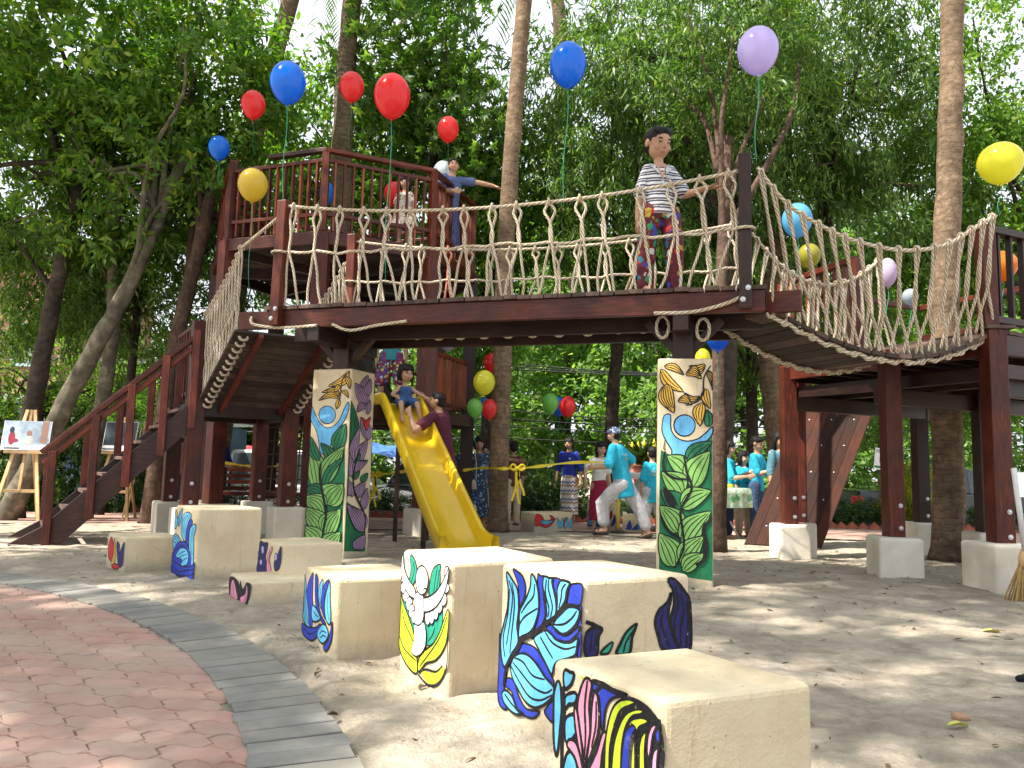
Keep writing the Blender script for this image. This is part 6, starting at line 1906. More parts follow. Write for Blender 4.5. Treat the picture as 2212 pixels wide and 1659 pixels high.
    if hs_:
        Q = BB()
        Q.ball(H(0, -.085, .165), .415 * hd, .455 * hd, .385 * hd, hm)
        Q.ball(H(0, -.17, -.06), .36 * hd, .34 * hd, .34 * hd, hm)
        Q.cap([H(-.25, .20, .36), H(0, .30, .39), H(.25, .20, .36)], [.10 * hd, .11 * hd, .10 * hd], 8)
        for i in range(7):
            Q.cap([H(-.27 + .09 * i, .12, .47), H(-.30 + .1 * i, .34, .27 if i % 2 else .30)], [.06 * hd, .03 * hd], 6)
        if hs_ in ('bob', 'long', 'fringe'):
            for sg in (-1, 1): Q.cap([H(.36 * sg, .02, .2), H(.42 * sg, .0, -.15), H(.36 * sg, .02, -.40 if hs_ != 'long' else -.6)], [.11 * hd, .12 * hd, .08 * hd], 8)
            Q.loft([(H(0, -.14, .3), .36 * hd, .30 * hd), (H(0, -.16, -.1), .43 * hd, .30 * hd), (H(0, -.15, -.45), .38 * hd, .22 * hd)])
            Q.cap([H(-.28, .29, .20), H(0, .36, .24), H(.28, .29, .20)], [.09 * hd, .10 * hd, .09 * hd], 8)
        if hs_ == 'long':
            Q.loft([(H(0, -.2, -.2), .36 * hd, .2 * hd), (H(0, -.24, -.8), .34 * hd, .15 * hd), (H(0, -.22, -1.4), .26 * hd, .10 * hd)])
        if hs_ == 'bun':
            Q.ball(H(0, -.52, .05), .2 * hd, .18 * hd, .18 * hd)
        child_local(obj('hair', Q.fuse('hair', 'hair', max(.009, vox * .8), 3)), t)
    if G('cap'):
        Q = BB(); Q.ball(H(0, -.04, .22), .45 * hd, .49 * hd, .33 * hd, hm); Q.loft([(H(0, -.03, .06), .46 * hd, .50 * hd), (H(0, -.03, .2), .46 * hd, .50 * hd)])
        child_local(obj('cap', Q.fuse('cap', G('cap'), .01, 3)), t)
        Q = BB(); Q.loft([(H(0, .55, .12), .30 * hd, .28 * hd), (H(0, .55, .16), .30 * hd, .28 * hd)])
        child_local(obj('cap_brim', Q.fuse('cap_brim', G('cap'), .01, 2)), t)
    # ---- clothes
    ct = .011 * (1.1 if child else 1) + .004
    top = G('top')
    if top:
        Q = BB(); ln = G('toplen', -.10)
        rings = [(pel + sp * ln * f, (.135 * f * k + ct * 1.3), .105 * f * k + ct * 1.3, xd, sp), (pel + sp * .05, .132 * f * k + ct, .10 * f * k + ct, xd, sp), (pel + sp * tor * .4, .118 * f * k + ct, .09 * f * k + ct, xd, sp), (pel + sp * tor * .7, .135 * f * k + ct, .098 * f * k + ct, xd, sp),
                 (pel + sp * tor * .9, .128 * f * k + ct, .084 * f * k + ct, xd, sp), (neck - sp * .006, .066 * f * k + ct * .5, .06 * f * k + ct * .5, xd, sp)]
        Q.loft(rings)
        sl_ = G('sleeve', .75)
        for s_ in 'RL':
            sg = 1 if s_ == 'R' else -1
            if sl_ <= 0: continue
            if sl_ <= 1: e = [S[s_] - side * sg * .03, S[s_].lerp(J['el' + s_], sl_)]; r_ = [.047 * f * k + ct * .8, .049 * f * k + ct * 1.1]
            else: e = [S[s_] - side * sg * .03, J['el' + s_], J['el' + s_].lerp(J['wr' + s_], sl_ - 1)]; r_ = [.046 * f * k + ct * .8, .043 * f * k + ct, .036 * f * k + ct]
            Q.cap(e, r_)
        child_local(obj(G('topname', 'shirt'), Q.fuse('shirt', top, vox, 3)), t)
    if G('collar'):
        Q = MB(); fy = .098 * f * k + ct; w_ = f * k
        def C3(x, y, z): return neck + xd * x * w_ + yd * y + sp * z
        for sg in (-1, 1):
            pts = [C3(.072 * sg, -.045, .030), C3(.098 * sg, .030, .012), C3(.085 * sg, fy + .006, -.055), C3(.030 * sg, fy + .016, -.105), C3(.050 * sg, fy - .03, -.02)]
            Q.quad(pts if sg > 0 else list(reversed(pts)))
        Q.quad([C3(.072, -.045, .030), C3(-.072, -.045, .030), C3(-.06, -.085, -.01), C3(.06, -.085, -.01)])
        o = Q.build('collar', G('collar')); sm = o.modifiers.new('solid', 'SOLIDIFY'); sm.thickness = .006; child_local(o, t)
        Q = MB().quad([C3(-.052, fy - .022, -.012), C3(0, fy + .010, -.155), C3(.052, fy - .022, -.012), C3(0, fy - .03, .01)])
        child_local(Q.build('neck_opening', G('skin', 'skin_a')), t)
        Q = MB().quad([C3(-.012, fy + .006, -.15), C3(.012, fy + .006, -.15), C3(.012, fy + .008, -.20), C3(-.012, fy + .008, -.20)])
        child_local(Q.build('placket', G('collar')), t)
    bt = G('bottom')
    if bt == 'skirt':
        Q = BB(); hem = G('hem', .08); fl = G('flare', 1.25)
        kn = (J['knR'] + J['knL']) / 2; an = (J['anR'] + J['anL']) / 2
        d = (an - pel); z0 = hem
        e = pel.lerp(an, 1 - hem / max(.2, pel.z - an.z)) if hem < 1 else an
        spanx = abs(J['anR'].x - J['anL'].x) / 2
        rings = [(pel + sp * .10 * f, .118 * f * k + ct, .09 * f * k + ct), (pel - V((0, 0, .03)), .145 * f * k + ct, .115 * f * k + ct), (pel.lerp(e, .5), .14 * f * k * (1 + (fl - 1) * .5) + ct + spanx * .2, .115 * f * k * (1 + (fl - 1) * .5) + ct), (e, .14 * f * k * fl + ct + spanx * .3, .115 * f * k * fl + ct)]
        Q.loft(rings, 20)
        m2 = Q.fuse('skirt', G('bmat'), vox, 3)
        child_local(obj(G('bname', 'skirt'), m2), t)
    elif bt:
        Q = BB(); Q.loft([(pel - sp * .10 * f, .085 * f * k + ct, .08 * f * k + ct, xd, sp), (pel, .132 * f * k + ct, .102 * f * k + ct, xd, sp), (pel + sp * .09 * f, .12 * f * k + ct, .092 * f * k + ct, xd, sp)])
        ln = G('blen', 1.9); wd = G('bwide', 1.0)
        for s_ in 'RL':
            if ln <= 1: e = [Hp[s_], Hp[s_].lerp(J['kn' + s_], ln)]; r_ = [.088 * f * k + ct, (.068 * f * k + ct) * wd]
            else: e = [Hp[s_], Hp[s_].lerp(J['kn' + s_], .5), J['kn' + s_], J['kn' + s_].lerp(J['an' + s_], ln - 1)]; r_ = [.088 * f * k + ct, (.076 * f * k + ct) * wd ** .5, (.060 * f * k + ct) * wd, (.046 * f * k + ct) * wd]
            Q.cap(e, r_)
        child_local(obj(G('bname', 'trousers'), Q.fuse('trousers', G('bmat'), vox, 3)), t)
    sh_ = G('shoes')
    if sh_:
        for s_ in 'RL':
            sg = 1 if s_ == 'R' else -1
            ft = V(G('foot' + s_, (.12 * sg, 1, 0))).normalized()
            sole = J['an' + s_] + V(G('soledir', (0, 0, -1))).normalized() * (.035 * f + .012)
            fl = .145 * h * .62
            Q = BB().cap([sole - ft * .035 - V((0, 0, .006)), sole + ft * fl * 1.02 - V((0, 0, .008))], [.036 * f * k, .034 * f * k], 10)
            if not G('sandal'): Q.cap([sole - ft * .02 + V((0, 0, .02)), sole + ft * fl * .8 + V((0, 0, .012))], [.042 * f * k, .036 * f * k], 10)
            else: Q.cap([sole + ft * fl * .55 + V((0, 0, .036)) + ft.cross(V((0, 0, 1))) * .03, sole + ft * fl * .55 + V((0, 0, .036)) - ft.cross(V((0, 0, 1))) * .03], [.013, .013], 8)
            child_local(obj('sandal' if G('sandal') else 'shoe', Q.fuse('shoe', sh_, .009, 2)), t)
    t['_'] = 0; del t['_']
    return t, dict(pel=pel, neck=neck, hc=hc, J=J, S=S, sp=sp, xd=xd, yd=yd, f=f, k=k, tor=tor, hd=hd, ct=ct, H=H, hm=hm)
def shirt_text(t, D, lines, mat, size, zoff, back=False, yoff=0):
    """printed words laid on chest or back"""
    for i, s_ in enumerate(lines):
        cu = bpy.data.curves.new('txt', 'FONT'); cu.body = s_; cu.size = size; cu.align_x = 'CENTER'; cu.extrude = .001
        o = bpy.data.objects.new('tmp', cu); COL.objects.link(o)
        dg = bpy.context.evaluated_depsgraph_get()
        me = bpy.data.meshes.new_from_object(o.evaluated_get(dg), depsgraph=dg)
        bpy.data.objects.remove(o)
        rx = .135 * D['f'] * D['k'] + D['ct']; ry = .098 * D['f'] * D['k'] + D['ct'] + .004
        for v_ in me.vertices:
            x, z = v_.co.x, v_.co.y
            sg = -1 if back else 1
            c = D['pel'] + D['sp'] * (D['tor'] * zoff - i * size * 1.0 + z)
            y = ry * math.sqrt(max(.05, 1 - (x / rx) ** 2)) + .002
            v_.co = c + D['xd'] * (x * -sg if not back else x) + D['yd'] * (y * sg)
        me.materials.clear(); me.materials.append(MATS[mat])
        child_local(obj('shirt_print', me), t)
paint('print_dark', (.02, .025, .08), .7); paint('print_yellow', (.75, .55, .03), .7); paint('print_white', (.75, .78, .8), .7)
def stand(px, foot, head, Y=None, z=None):
    if Y is None:
        p = gnd(px, foot, gz(12)); p = gnd(px, foot, gz(p.y))
    else:
        p = at(px, foot, Y)
        if z is not None: p.z = z
    h = at(px, head, p.y).z - p.z
    return p, h
P_ = math.pi
# --- boy on the bridge
p = at(1424, 640, 6.22); p.z = DZ + .018
h = at(1424, 279, 6.22).z - p.z
t, D = person('boy in striped polo and maroon printed trousers standing on the rope bridge', p, P_ + .10, h, dict(
    head=.27, slim=.90, spine=(.03, .02, 1), yaw=.30, pitch=-.28, eyes_down=True, hair='short', skin='skin_a', top='c_striped', sleeve=.85, toplen=-.06, collar='c_grey', topname='polo_shirt',
    armR=((.16, -.02, -1), (.10, .14, -1)), armL=((-.30, .28, -.9), (-.62, .62, .10)), handL=(-.75, .45, -.05), palmL=(.1, .3, 1), curlL=.25, spreadL=.35, curlR=.6,
    bottom='trousers', bmat='c_print_maroon', blen=1.97, bwide=1.16, legR=((.10, .02, -1), (.02, -.03, -1)), legL=((-.12, .08, -1), (-.02, -.05, -1))), True, .0075)
MBx = MB(); pk = D['pel'] + D['sp'] * D['tor'] * .66
yy = .098 * D['f'] * D['k'] + D['ct'] + .004
MBx.obox(pk + V((-.062, yy * .93, 0)), V((.062, .012, 0)), V((0, .005, 0)), V((0, 0, .022)))
child_local(MBx.build('chest_label', 'c_grey'), t)
# --- girl in the floral dress on the lookout deck
p = at(872, 500, 11.0); p.z = UD
h = at(872, 381, 11.0).z - UD
person('girl in floral dress with red sash behind the lookout railing', p, P_ - .15, h, dict(hair='fringe', skin='skin_b', yaw=.1, pitch=-.1, top='c_floral', sleeve=.55, toplen=.0, bottom='skirt', bmat='c_floral', hem=.38, flare=1.7, bname='dress_skirt', topname='dress_bodice', fem=1), True, .012)
t_ = bpy.context.scene.objects
# --- boy leaning over the lookout railing
p = at(966, 520, 11.35); p.z = UD
h = at(968, 364, 11.35).z - UD + .10
person('boy in blue shirt leaning over the lookout railing, arm stretched out', p, P_ + .55, h, dict(hair='short', skin='skin_b', spine=(.05, .30, 1), yaw=-.35, pitch=.15, tilt=.1, top='c_bluegrey', sleeve=.6, armL=((-.9, .45, -.05), (-.95, .30, -.10)), handL=(-.9, .35, -.35), curlL=.3, palmL=(0, 0, -1), armR=((.2, .35, -.9), (-.3, .8, -.2)),
    bottom='skirt', bmat='c_check', hem=.12, flare=1.1, bname='longyi'), True, .012)
# --- youth in shorts standing at the top of the slide
p = at(842, 866, 10.75); p.z = LD
person('youth in teal shirt and bright printed shorts standing at the slide top', p, P_ + .1, 1.45, dict(hair='short', skin='skin_a', top='c_teal_dark', bottom='shorts', bmat='c_shapes', blen=.98, bwide=1.35, bname='shorts', legR=((.14, .02, -1), (.02, -.02, -1)), legL=((-.14, .05, -1), (-.02, -.04, -1)), face=True), False, .013)
# --- toddler sitting on the slide
p = at(872, 878, 9.72)
zs = None
p = S0 + sh * .16; p = V((p.x, p.y, LD - .02)); p += sside * -.02
tdir = math.atan2(-sh.x, sh.y)
person('toddler in denim dress with fringe sitting at the top of the slide', p, tdir + .05, .95, dict(head=.235, hair='fringe', skin='skin_b', hipz=.085, spine=(0, .10, 1), yaw=.25, pitch=-.12, top='c_denim', sleeve=0, topname='denim_bodice', toplen=-.02, bottom='shorts', bmat='c_denim', blen=.7, bwide=1.12, bname='denim_skirt',
    legR=((.22, .85, -.18), (.05, .45, -.9)), legL=((-.22, .85, -.18), (-.05, .45, -.9)), footR=(.1, .9, -.15), footL=(-.1, .9, -.15), shoes='sandal_pink', armR=((.55, .45, -.55), (-.1, .85, -.25)), armL=((-.55, .45, -.5), (-.35, .8, -.3))), True, .009)
# --- man in purple reaching up to the toddler
p = at(962, 1000, 9.85); p.z = gz(9.8)
h = at(952, 846, 9.8).z - p.z
person('man in purple T-shirt reaching up to hold the toddler on the slide', p, math.radians(72), h, dict(hair='short', skin='skin_a', spine=(-.04, .16, 1), yaw=.25, pitch=.1, top='c_maroon', sleeve=.62, armL=((-.55, .25, -.45), (.45, .50, .78)), armR=((.45, .30, .15), (-.55, .55, .55)), curlL=.8, curlR=.8, bottom='trousers', bmat='c_navy', blen=1.9, shoes='sandal_dark', face=True), False, .011)
# --- woman in royal blue
p, h = stand(1228, 1127, 946)
t, D = person('woman in royal blue blouse and zigzag longyi facing the running boy', p, P_ - .45, h, dict(fem=1, hair='bob', skin='skin_a', yaw=-.15, top='c_royal', sleeve=1.05, toplen=-.06, bottom='skirt', bmat='c_chevron', hem=.10, flare=1.05, bname='longyi', topname='blouse', armR=((.22, -.05, -1), (.12, .15, -1)), armL=((-.2, -.02, -1), (-.1, .2, -1)), shoes='sandal_dark', sandal=1), False, .013)
child_local(MB().lathe([(.022, 0), (.022, .006), (0, .008)], 12, D['neck'] - D['sp'] * .13 + V((-.06, .125, 0)), axis=Matrix.Rotation(-pi / 2, 3, 'X')).build('badge', 'button_badge'), t)
# --- running boy with cap
p, h = stand(1345, 1162, 926)
h *= 1.04
t, D = person('running boy in teal T-shirt, grey trousers and camouflage cap', p, math.radians(62), h, dict(hair='short', cap='c_camo', skin='skin_b', spine=(-.05, .20, 1), hipz=h * .475, yaw=.2, top='c_teal', sleeve=.9, toplen=-.20, bottom='trousers', bmat='c_grey', blen=1.72, bwide=1.25,
    legL=((-.05, .75, -.75), (.0, -.10, -1)), legR=((.05, -.55, -.85), (.02, -.38, -1)), footL=(0, 1, -.1), footR=(.1, 1, -.35), armL=((-.35, .05, -.9), (.2, .9, -.1)), armR=((.55, -.45, -.6), (.2, .5, -.75)), shoes='sandal_dark', sandal=1, curlL=.9), True, .011)
shirt_text(t, D, ['SMART'], 'print_white', .06, .66, True); shirt_text(t, D, ['ART'], 'print_yellow', .06, .55, True)
# --- others along the path
p, h = stand(1292, 1126, 952, 12.6, gz(12.6))
person('long-haired woman in white T-shirt and wine red longyi behind the running boy', p, P_ + .6, h, dict(fem=1, hair='long', skin='skin_b', yaw=-.2, pitch=-.1, spine=(.12, .22, 1), top='c_white', sleeve=.7, armR=((.75, .2, -.7), (.35, .45, -.95)), bottom='skirt', bmat='c_red', hem=.12, flare=1.05, bname='longyi', shoes='sandal_dark', sandal=1), False, .014)
p, h = stand(1409, 1150, 965)
t, D = person('child in teal T-shirt seen from behind, beside the right pillar', p, .25, h, dict(hair='short', skin='skin_b', top='c_teal', sleeve=.95, toplen=-.25, bottom='shorts', bmat='c_grey', blen=1.1, bname='shorts', shoes='sandal_dark', sandal=1), True, .013)
shirt_text(t, D, ['SMART'], 'print_white', .05, .62, True); shirt_text(t, D, ['MART'], 'print_yellow', .06, .50, True)
p, h = stand(1030, 1128, 944, 12.6, gz(12.6))
t, D = person('woman in blue floral dress with one arm raised, left of the balloon palm', p, P_ + .1, h, dict(fem=1, hair='bob', skin='skin_c', top='c_blue_floral', sleeve=.9, armR=((.85, .15, -.25), (.45, .35, .75)), armL=((-.9, .1, -.15), (-.9, .2, -.1)), bottom='skirt', bmat='c_blue_floral', hem=.12, flare=1.2, bname='dress_skirt', topname='dress_bodice', shoes='sandal_dark'), False, .014)
hb = thing('handbag', 'pale tan handbag hanging at the hip of the floral dress woman', 'handbag', at(1014, 1058, 12.35))
c = at(1014, 1040, 12.38)
Q = BB().loft([(c + V((0, 0, -.13)), .125, .05), (c + V((0, 0, -.02)), .115, .045), (c + V((0, 0, .03)), .09, .035)])
o = obj('bag', Q.fuse('bag', 'leather_tan', .012, 3)); attach(o, hb)
o = MB().tube(spline([tuple(c + V((-.09, 0, .02))), tuple(c + V((-.05, -.02, .35))), tuple(at(1020, 965, 12.45)), tuple(c + V((.10, .02, .3))), tuple(c + V((.10, 0, .02)))], 6), .01, 6).build('strap', 'leather_tan', hb, smooth=True)
o = MB().tube([c + V((.055 * math.cos(a), -.03, .02 + .05 * math.sin(a))) for a in np.linspace(0, pi, 9)], .007, 6).build('handle', 'c_brown', hb, smooth=True)
p, h = stand(1042, 1120, 962, 13.4, gz(13.4))
person('person in grey-blue shirt and grey shorts behind the floral dress woman', p, P_ + .3, h, dict(hair='short', skin='skin_c', top='c_bluegrey', bottom='shorts', bmat='c_grey', blen=1.0, bname='shorts', shoes='sandal_dark'), False, .016)
p, h = stand(1106, 1116, 952, 13.2, gz(13.2))
person('person in maroon shirt and beige trousers half hidden by the balloon palm', p, .5, h, dict(hair='short', skin='skin_c', top='c_brown', sleeve=.9, bottom='trousers', bmat='c_beige', shoes='sandal_dark'), False, .016)
p, h = stand(1378, 1122, 965, 13.6, gz(13.6))
person('person in pink shirt and dark trousers behind the running boy', p, P_ - .5, h, dict(hair='short', skin='skin_b', top='c_pink', bottom='trousers', bmat='c_navy', shoes='sandal_dark'), False, .016)
# --- group at the table
p, h = stand(1572, 1132, 953, 11.6, gz(11.6))
t, D = person('bobbed woman in teal T-shirt at the left end of the table', p, P_ + 1.15, h, dict(fem=1, hair='bob', skin='skin_b', top='c_teal', sleeve=.9, armL=((-.15, .25, -.9), (-.05, .8, .35)), armR=((.2, .3, -.9), (.05, .85, .1)), bottom='trousers', bmat='c_navy'), False, .013)
shirt_text(t, D, ['art', 'kid'], 'print_dark', .075, .62)
p, h = stand(1606, 1128, 974, 11.95, gz(11.95))
t, D = person('girl with long hair in teal T-shirt between the others at the table', p, P_ + .35, h, dict(fem=1, hair='long', skin='skin_b', yaw=.25, top='c_teal', sleeve=.8, armL=((-.15, .25, -.9), (.3, .85, -.2)), bottom='trousers', bmat='c_beige'), True, .013)
shirt_text(t, D, ['think', 'smart', 'play'], 'print_dark', .06, .68)
p, h = stand(1634, 1136, 943, 11.75, gz(11.75))
t, D = person('dark-haired boy in teal T-shirt looking at his hands by the table', p, P_ + .95, h, dict(hair='short', skin='skin_b', pitch=-.35, top='c_teal', sleeve=.9, armL=((-.1, .3, -.9), (.15, .9, .25)), armR=((.15, .3, -.9), (-.1, .9, .25)), bottom='trousers', bmat='c_jeans'), False, .013)
shirt_text(t, D, ['rt', 'id'], 'print_dark', .075, .62)
p, h = stand(1682, 1146, 934, 11.3, gz(11.3))
person('long-haired woman in slate blue top bending over the table by the climbing wall', p, P_ + .45, h, dict(fem=1, hair='long', skin='skin_b', pitch=-.3, spine=(.05, .12, 1), top='c_slate', sleeve=1.1, toplen=-.18, armR=((.2, .15, -1), (.1, .3, -.95)), bottom='skirt', bmat='c_red', hem=.15, flare=1.05, bname='longyi'), False, .013)
# --- people beyond the landing on the left
p, h = stand(468, 1085, 932, 13.4, gz(13.4))
t, D = person('woman in blue blouse and dark zigzag longyi seen under the landing', p, P_ + 1.25, h, dict(fem=1, hair='bun', skin='skin_c', top='c_royal', sleeve=1.05, toplen=-.05, armL=((-.15, .2, -.95), (.2, .85, -.1)), armR=((.15, .2, -.95), (-.3, .85, -.1)), bottom='skirt', bmat='c_chevron_dark', hem=.1, flare=1.05, bname='longyi', topname='blouse'), False, .014)
p, h = stand(384, 1100, 945, 13.0, gz(13.0))
person('person in pink shirt and jeans standing behind the landing post', p, P_ - .4, h, dict(hair='short', skin='skin_b', top='c_pink', sleeve=.9, armL=((-.15, .2, -.95), (.2, .85, .2)), bottom='trousers', bmat='c_jeans', shoes='sandal_dark'), False, .016)
p, h = stand(352, 1097, 938, 12.6, gz(12.6))
person('person in dark clothes behind the stair stringer', p, 1.2, h, dict(hair='short', skin='skin_b', top='c_dark_shirt', sleeve=1.8, armL=((-.1, .5, -.7), (.1, .9, .3)), bottom='trousers', bmat='c_navy', shoes='c_black'), False, .016)
p, h = stand(958, 1125, 952, 12.7, gz(12.7))
person('person with short hair peeping out behind the tower post', p, P_ + .6, h, dict(hair='short', skin='skin_c', top='c_black', bottom='trousers', bmat='c_navy', shoes='sandal_dark'), False, .016)
# ================================================================== BALLOONS
def balloon_mat(name, c, trans=.45):
    if name in MATS: return
    mt, nt, b = node_mat(name)
    b.inputs['Base Color'].default_value = (*c, 1)
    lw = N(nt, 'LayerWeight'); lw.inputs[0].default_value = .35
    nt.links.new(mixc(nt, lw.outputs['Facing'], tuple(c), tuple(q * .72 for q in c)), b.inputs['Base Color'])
    b.inputs['Roughness'].default_value = .17
    b.inputs['Specular IOR Level'].default_value = .6
    tr = N(nt, 'BsdfTranslucent'); tr.inputs[0].default_value = (*[min(1, q * 1.1) for q in c], 1)
    mx = N(nt, 'MixShader'); mx.inputs[0].default_value = trans
    nt.links.new(b.outputs[0], mx.inputs[1]); nt.links.new(tr.outputs[0], mx.inputs[2])
    nt.links.new(mx.outputs[0], nt.nodes['Material Output'].inputs['Surface'])
    MATS[name] = mt
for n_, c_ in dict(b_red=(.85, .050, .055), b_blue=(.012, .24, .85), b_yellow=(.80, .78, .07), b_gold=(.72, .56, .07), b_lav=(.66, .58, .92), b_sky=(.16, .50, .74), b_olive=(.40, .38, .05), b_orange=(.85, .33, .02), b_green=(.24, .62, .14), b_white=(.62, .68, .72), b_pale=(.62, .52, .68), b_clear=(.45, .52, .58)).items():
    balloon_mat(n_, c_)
paint('string_green', (.03, .34, .20), .5)
def balloon(label, px, py, rx, ry, Y, mat, end=None, tie=None, lean=0.0):
    c = at(px, py, Y)
    R_ = rx / FOC * Y; Hh = ry / FOC * Y
    t = thing('balloon', label, 'balloon', c - V((0, 0, Hh)), 'party balloons')
    prof = []
    for i in range(15):
        th = pi * i / 14
        z = -math.cos(th)
        r = math.sin(th) * (1 - .13 * max(0, -z) ** 1.2)
        prof.append((max(.001, r * R_), z * Hh * (1.0 if z > 0 else 1.06)))
    M = (Matrix.Rotation(lean, 3, 'Y')).to_3x3()
    MB().lathe(prof, 22, c, axis=M).build('skin', mat, t, smooth=True)
    kb = c + M @ V((0, 0, -Hh * 1.06))
    MB().lathe([(.004, .006), (.010, -.004), (.014, -.020), (.006, -.022)], 8, kb, axis=M).build('knot', mat, t, smooth=True)
    if end is not None:
        e = at(end[0], end[1], end[2] if len(end) > 2 else Y)
        P = [kb.lerp(e, q) + V((.012 * math.sin(q * 7), 0, 0)) for q in np.linspace(0, 1, 12)]
        MB().tube(P, .0032, 5).build('string', 'string_green', t, smooth=True)
    return t
for a in [
    ('small red balloon left of the blue one above the tower', 547, 226, 27, 32, 9.2, 'b_red', (549, 337, 10.25)),
    ('large blue balloon high above the left of the tower', 622, 178, 40, 48, 7.1, 'b_blue', (610, 438, 7.1)),
    ('blue balloon half hidden by a branch at the tower corner', 473, 319, 23, 27, 10.3, 'b_blue', (474, 400, 10.4)),
    ('golden yellow balloon in front of the tower railing', 546, 399, 33, 37, 7.9, 'b_gold', (537, 640, 8.1)),
    ('smaller red balloon in front of the grey palm trunk', 760, 187, 28, 34, 9.6, 'b_red', (753, 317, 10.15)),
    ('largest red balloon beside the grey palm trunk', 847, 207, 41, 51, 7.2, 'b_red', (831, 610, 7.2)),
    ('red balloon alone right of the lookout deck', 968, 279, 24, 29, 10.6, 'b_red', (965, 402, 11.2)),
    ('large blue balloon floating over the middle of the bridge', 1227, 139, 42, 51, 6.35, 'b_blue', (1216, 446, 6.4)),
    ('lavender balloon tied to the tall bridge post', 1637, 109, 46, 54, 5.85, 'b_lav', (1632, 350, 5.85)),
    ('lemon yellow balloon tied to the right platform post', 2161, 352, 47, 46, 6.0, 'b_yellow', (2156, 462, 6.02)),
    ('pale blue balloon behind the ropes of the sagging bridge', 1722, 475, 33, 38, 8.3, 'b_sky', (1724, 640, 8.3)),
    ('olive balloon below the pale blue one', 1748, 552, 25, 27, 8.8, 'b_olive', (1750, 650, 8.8)),
    ('orange balloon behind the right platform post', 2164, 574, 32, 33, 7.4, 'b_orange', (2162, 690, 7.4)),
    ('pale lilac balloon seen through the ropes by the rail post', 1917, 588, 20, 32, 8.6, 'b_pale', (1916, 700, 8.6)),
    ('small clear balloon among the ropes of the sagging bridge', 1966, 641, 17, 18, 9.0, 'b_clear', (1966, 720, 9.0)),
    ('blue balloon hanging under the start of the sagging bridge', 1550, 724, 27, 34, 7.6, 'b_blue', (1553, 900, 7.9)),
    ('yellow balloon peeping over the right mural pillar', 1518, 776, 17, 24, 8.4, 'b_yellow', (1520, 860, 8.4)),
    ('white balloon behind the boy on the lookout deck', 957, 374, 23, 28, 12.3, 'b_white', (956, 470, 12.3)),
    ('red balloon held beside the girl in the floral dress', 851, 418, 22, 27, 11.2, 'b_red', (853, 480, 11.2)),
    ('blue balloon inside the lookout deck behind the railing', 706, 417, 16, 26, 12.4, 'b_blue', (706, 490, 12.4)),
    ('red balloon highest of the bunch on the palm trunk', 1062, 784, 18, 22, 11.7, 'b_red', (1066, 880, 11.5)),
    ('yellow balloon of the bunch on the palm trunk', 1046, 826, 24, 27, 10.9, 'b_yellow', (1060, 884, 11.0)),
    ('green balloon of the bunch on the palm trunk', 1026, 881, 18, 21, 10.95, 'b_green', (1026, 960, 11)),
    ('blue balloon half hidden in the bunch on the palm trunk', 1047, 879, 15, 20, 11.3, 'b_blue', (1048, 930, 11.3)),
    ('red balloon lowest of the bunch on the palm trunk', 1057, 883, 17, 22, 11.0, 'b_red', (1066, 920, 11.1)),
    ('green balloon of the trio right of the palm trunk', 1189, 871, 18, 22, 12.4, 'b_green', (1200, 940, 12.6)),
    ('blue balloon at the back of the trio right of the palm trunk', 1207, 878, 15, 21, 12.8, 'b_blue', (1206, 940, 12.8)),
    ('red balloon of the trio right of the palm trunk', 1226, 878, 18, 22, 12.6, 'b_red', (1214, 940, 12.7)),
    ('yellow balloon under the bridge behind the youth in shorts', 808, 738, 16, 24, 11.4, 'b_gold', (810, 800, 11.4)),
    ('pale pink balloon under the bridge by the lower railing', 968, 733, 22, 24, 11.2, 'b_pale', (968, 800, 11.2)),
    ('red balloon low behind the right platform post', 2151, 1106, 14, 19, 8.6, 'b_red', (2152, 1150, 8.6))]:
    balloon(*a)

# ================================================================== VEHICLES
def carpaint(name, c, rough=.25):
    mt, nt, b = node_mat(name)
    nt.links.new(ramp(nt, noise(nt, 3, 4, .6, coords(nt)), [(.3, tuple(q * .9 for q in c)), (.7, c)]), b.inputs['Base Color'])
    b.inputs['Roughness'].default_value = rough; b.inputs['Coat Weight'].default_value = .8; b.inputs['Coat Roughness'].default_value = .05; b.inputs['Metallic'].default_value = .2
    MATS[name] = mt
carpaint('car_black', (.012, .013, .016)); carpaint('car_white', (.66, .67, .68)); carpaint('car_silver', (.35, .36, .38))
paint('car_glass', (.035, .055, .055), .06, .2, 3, spec=.8); paint('tyre', (.015, .015, .016), .85); paint('rim', (.5, .51, .53), .35, metallic=.8); paint('chrome', (.7, .71, .73), .15, metallic=1); paint('tail_red', (.55, .015, .02), .2); paint('lamp_clear', (.7, .73, .76), .12)
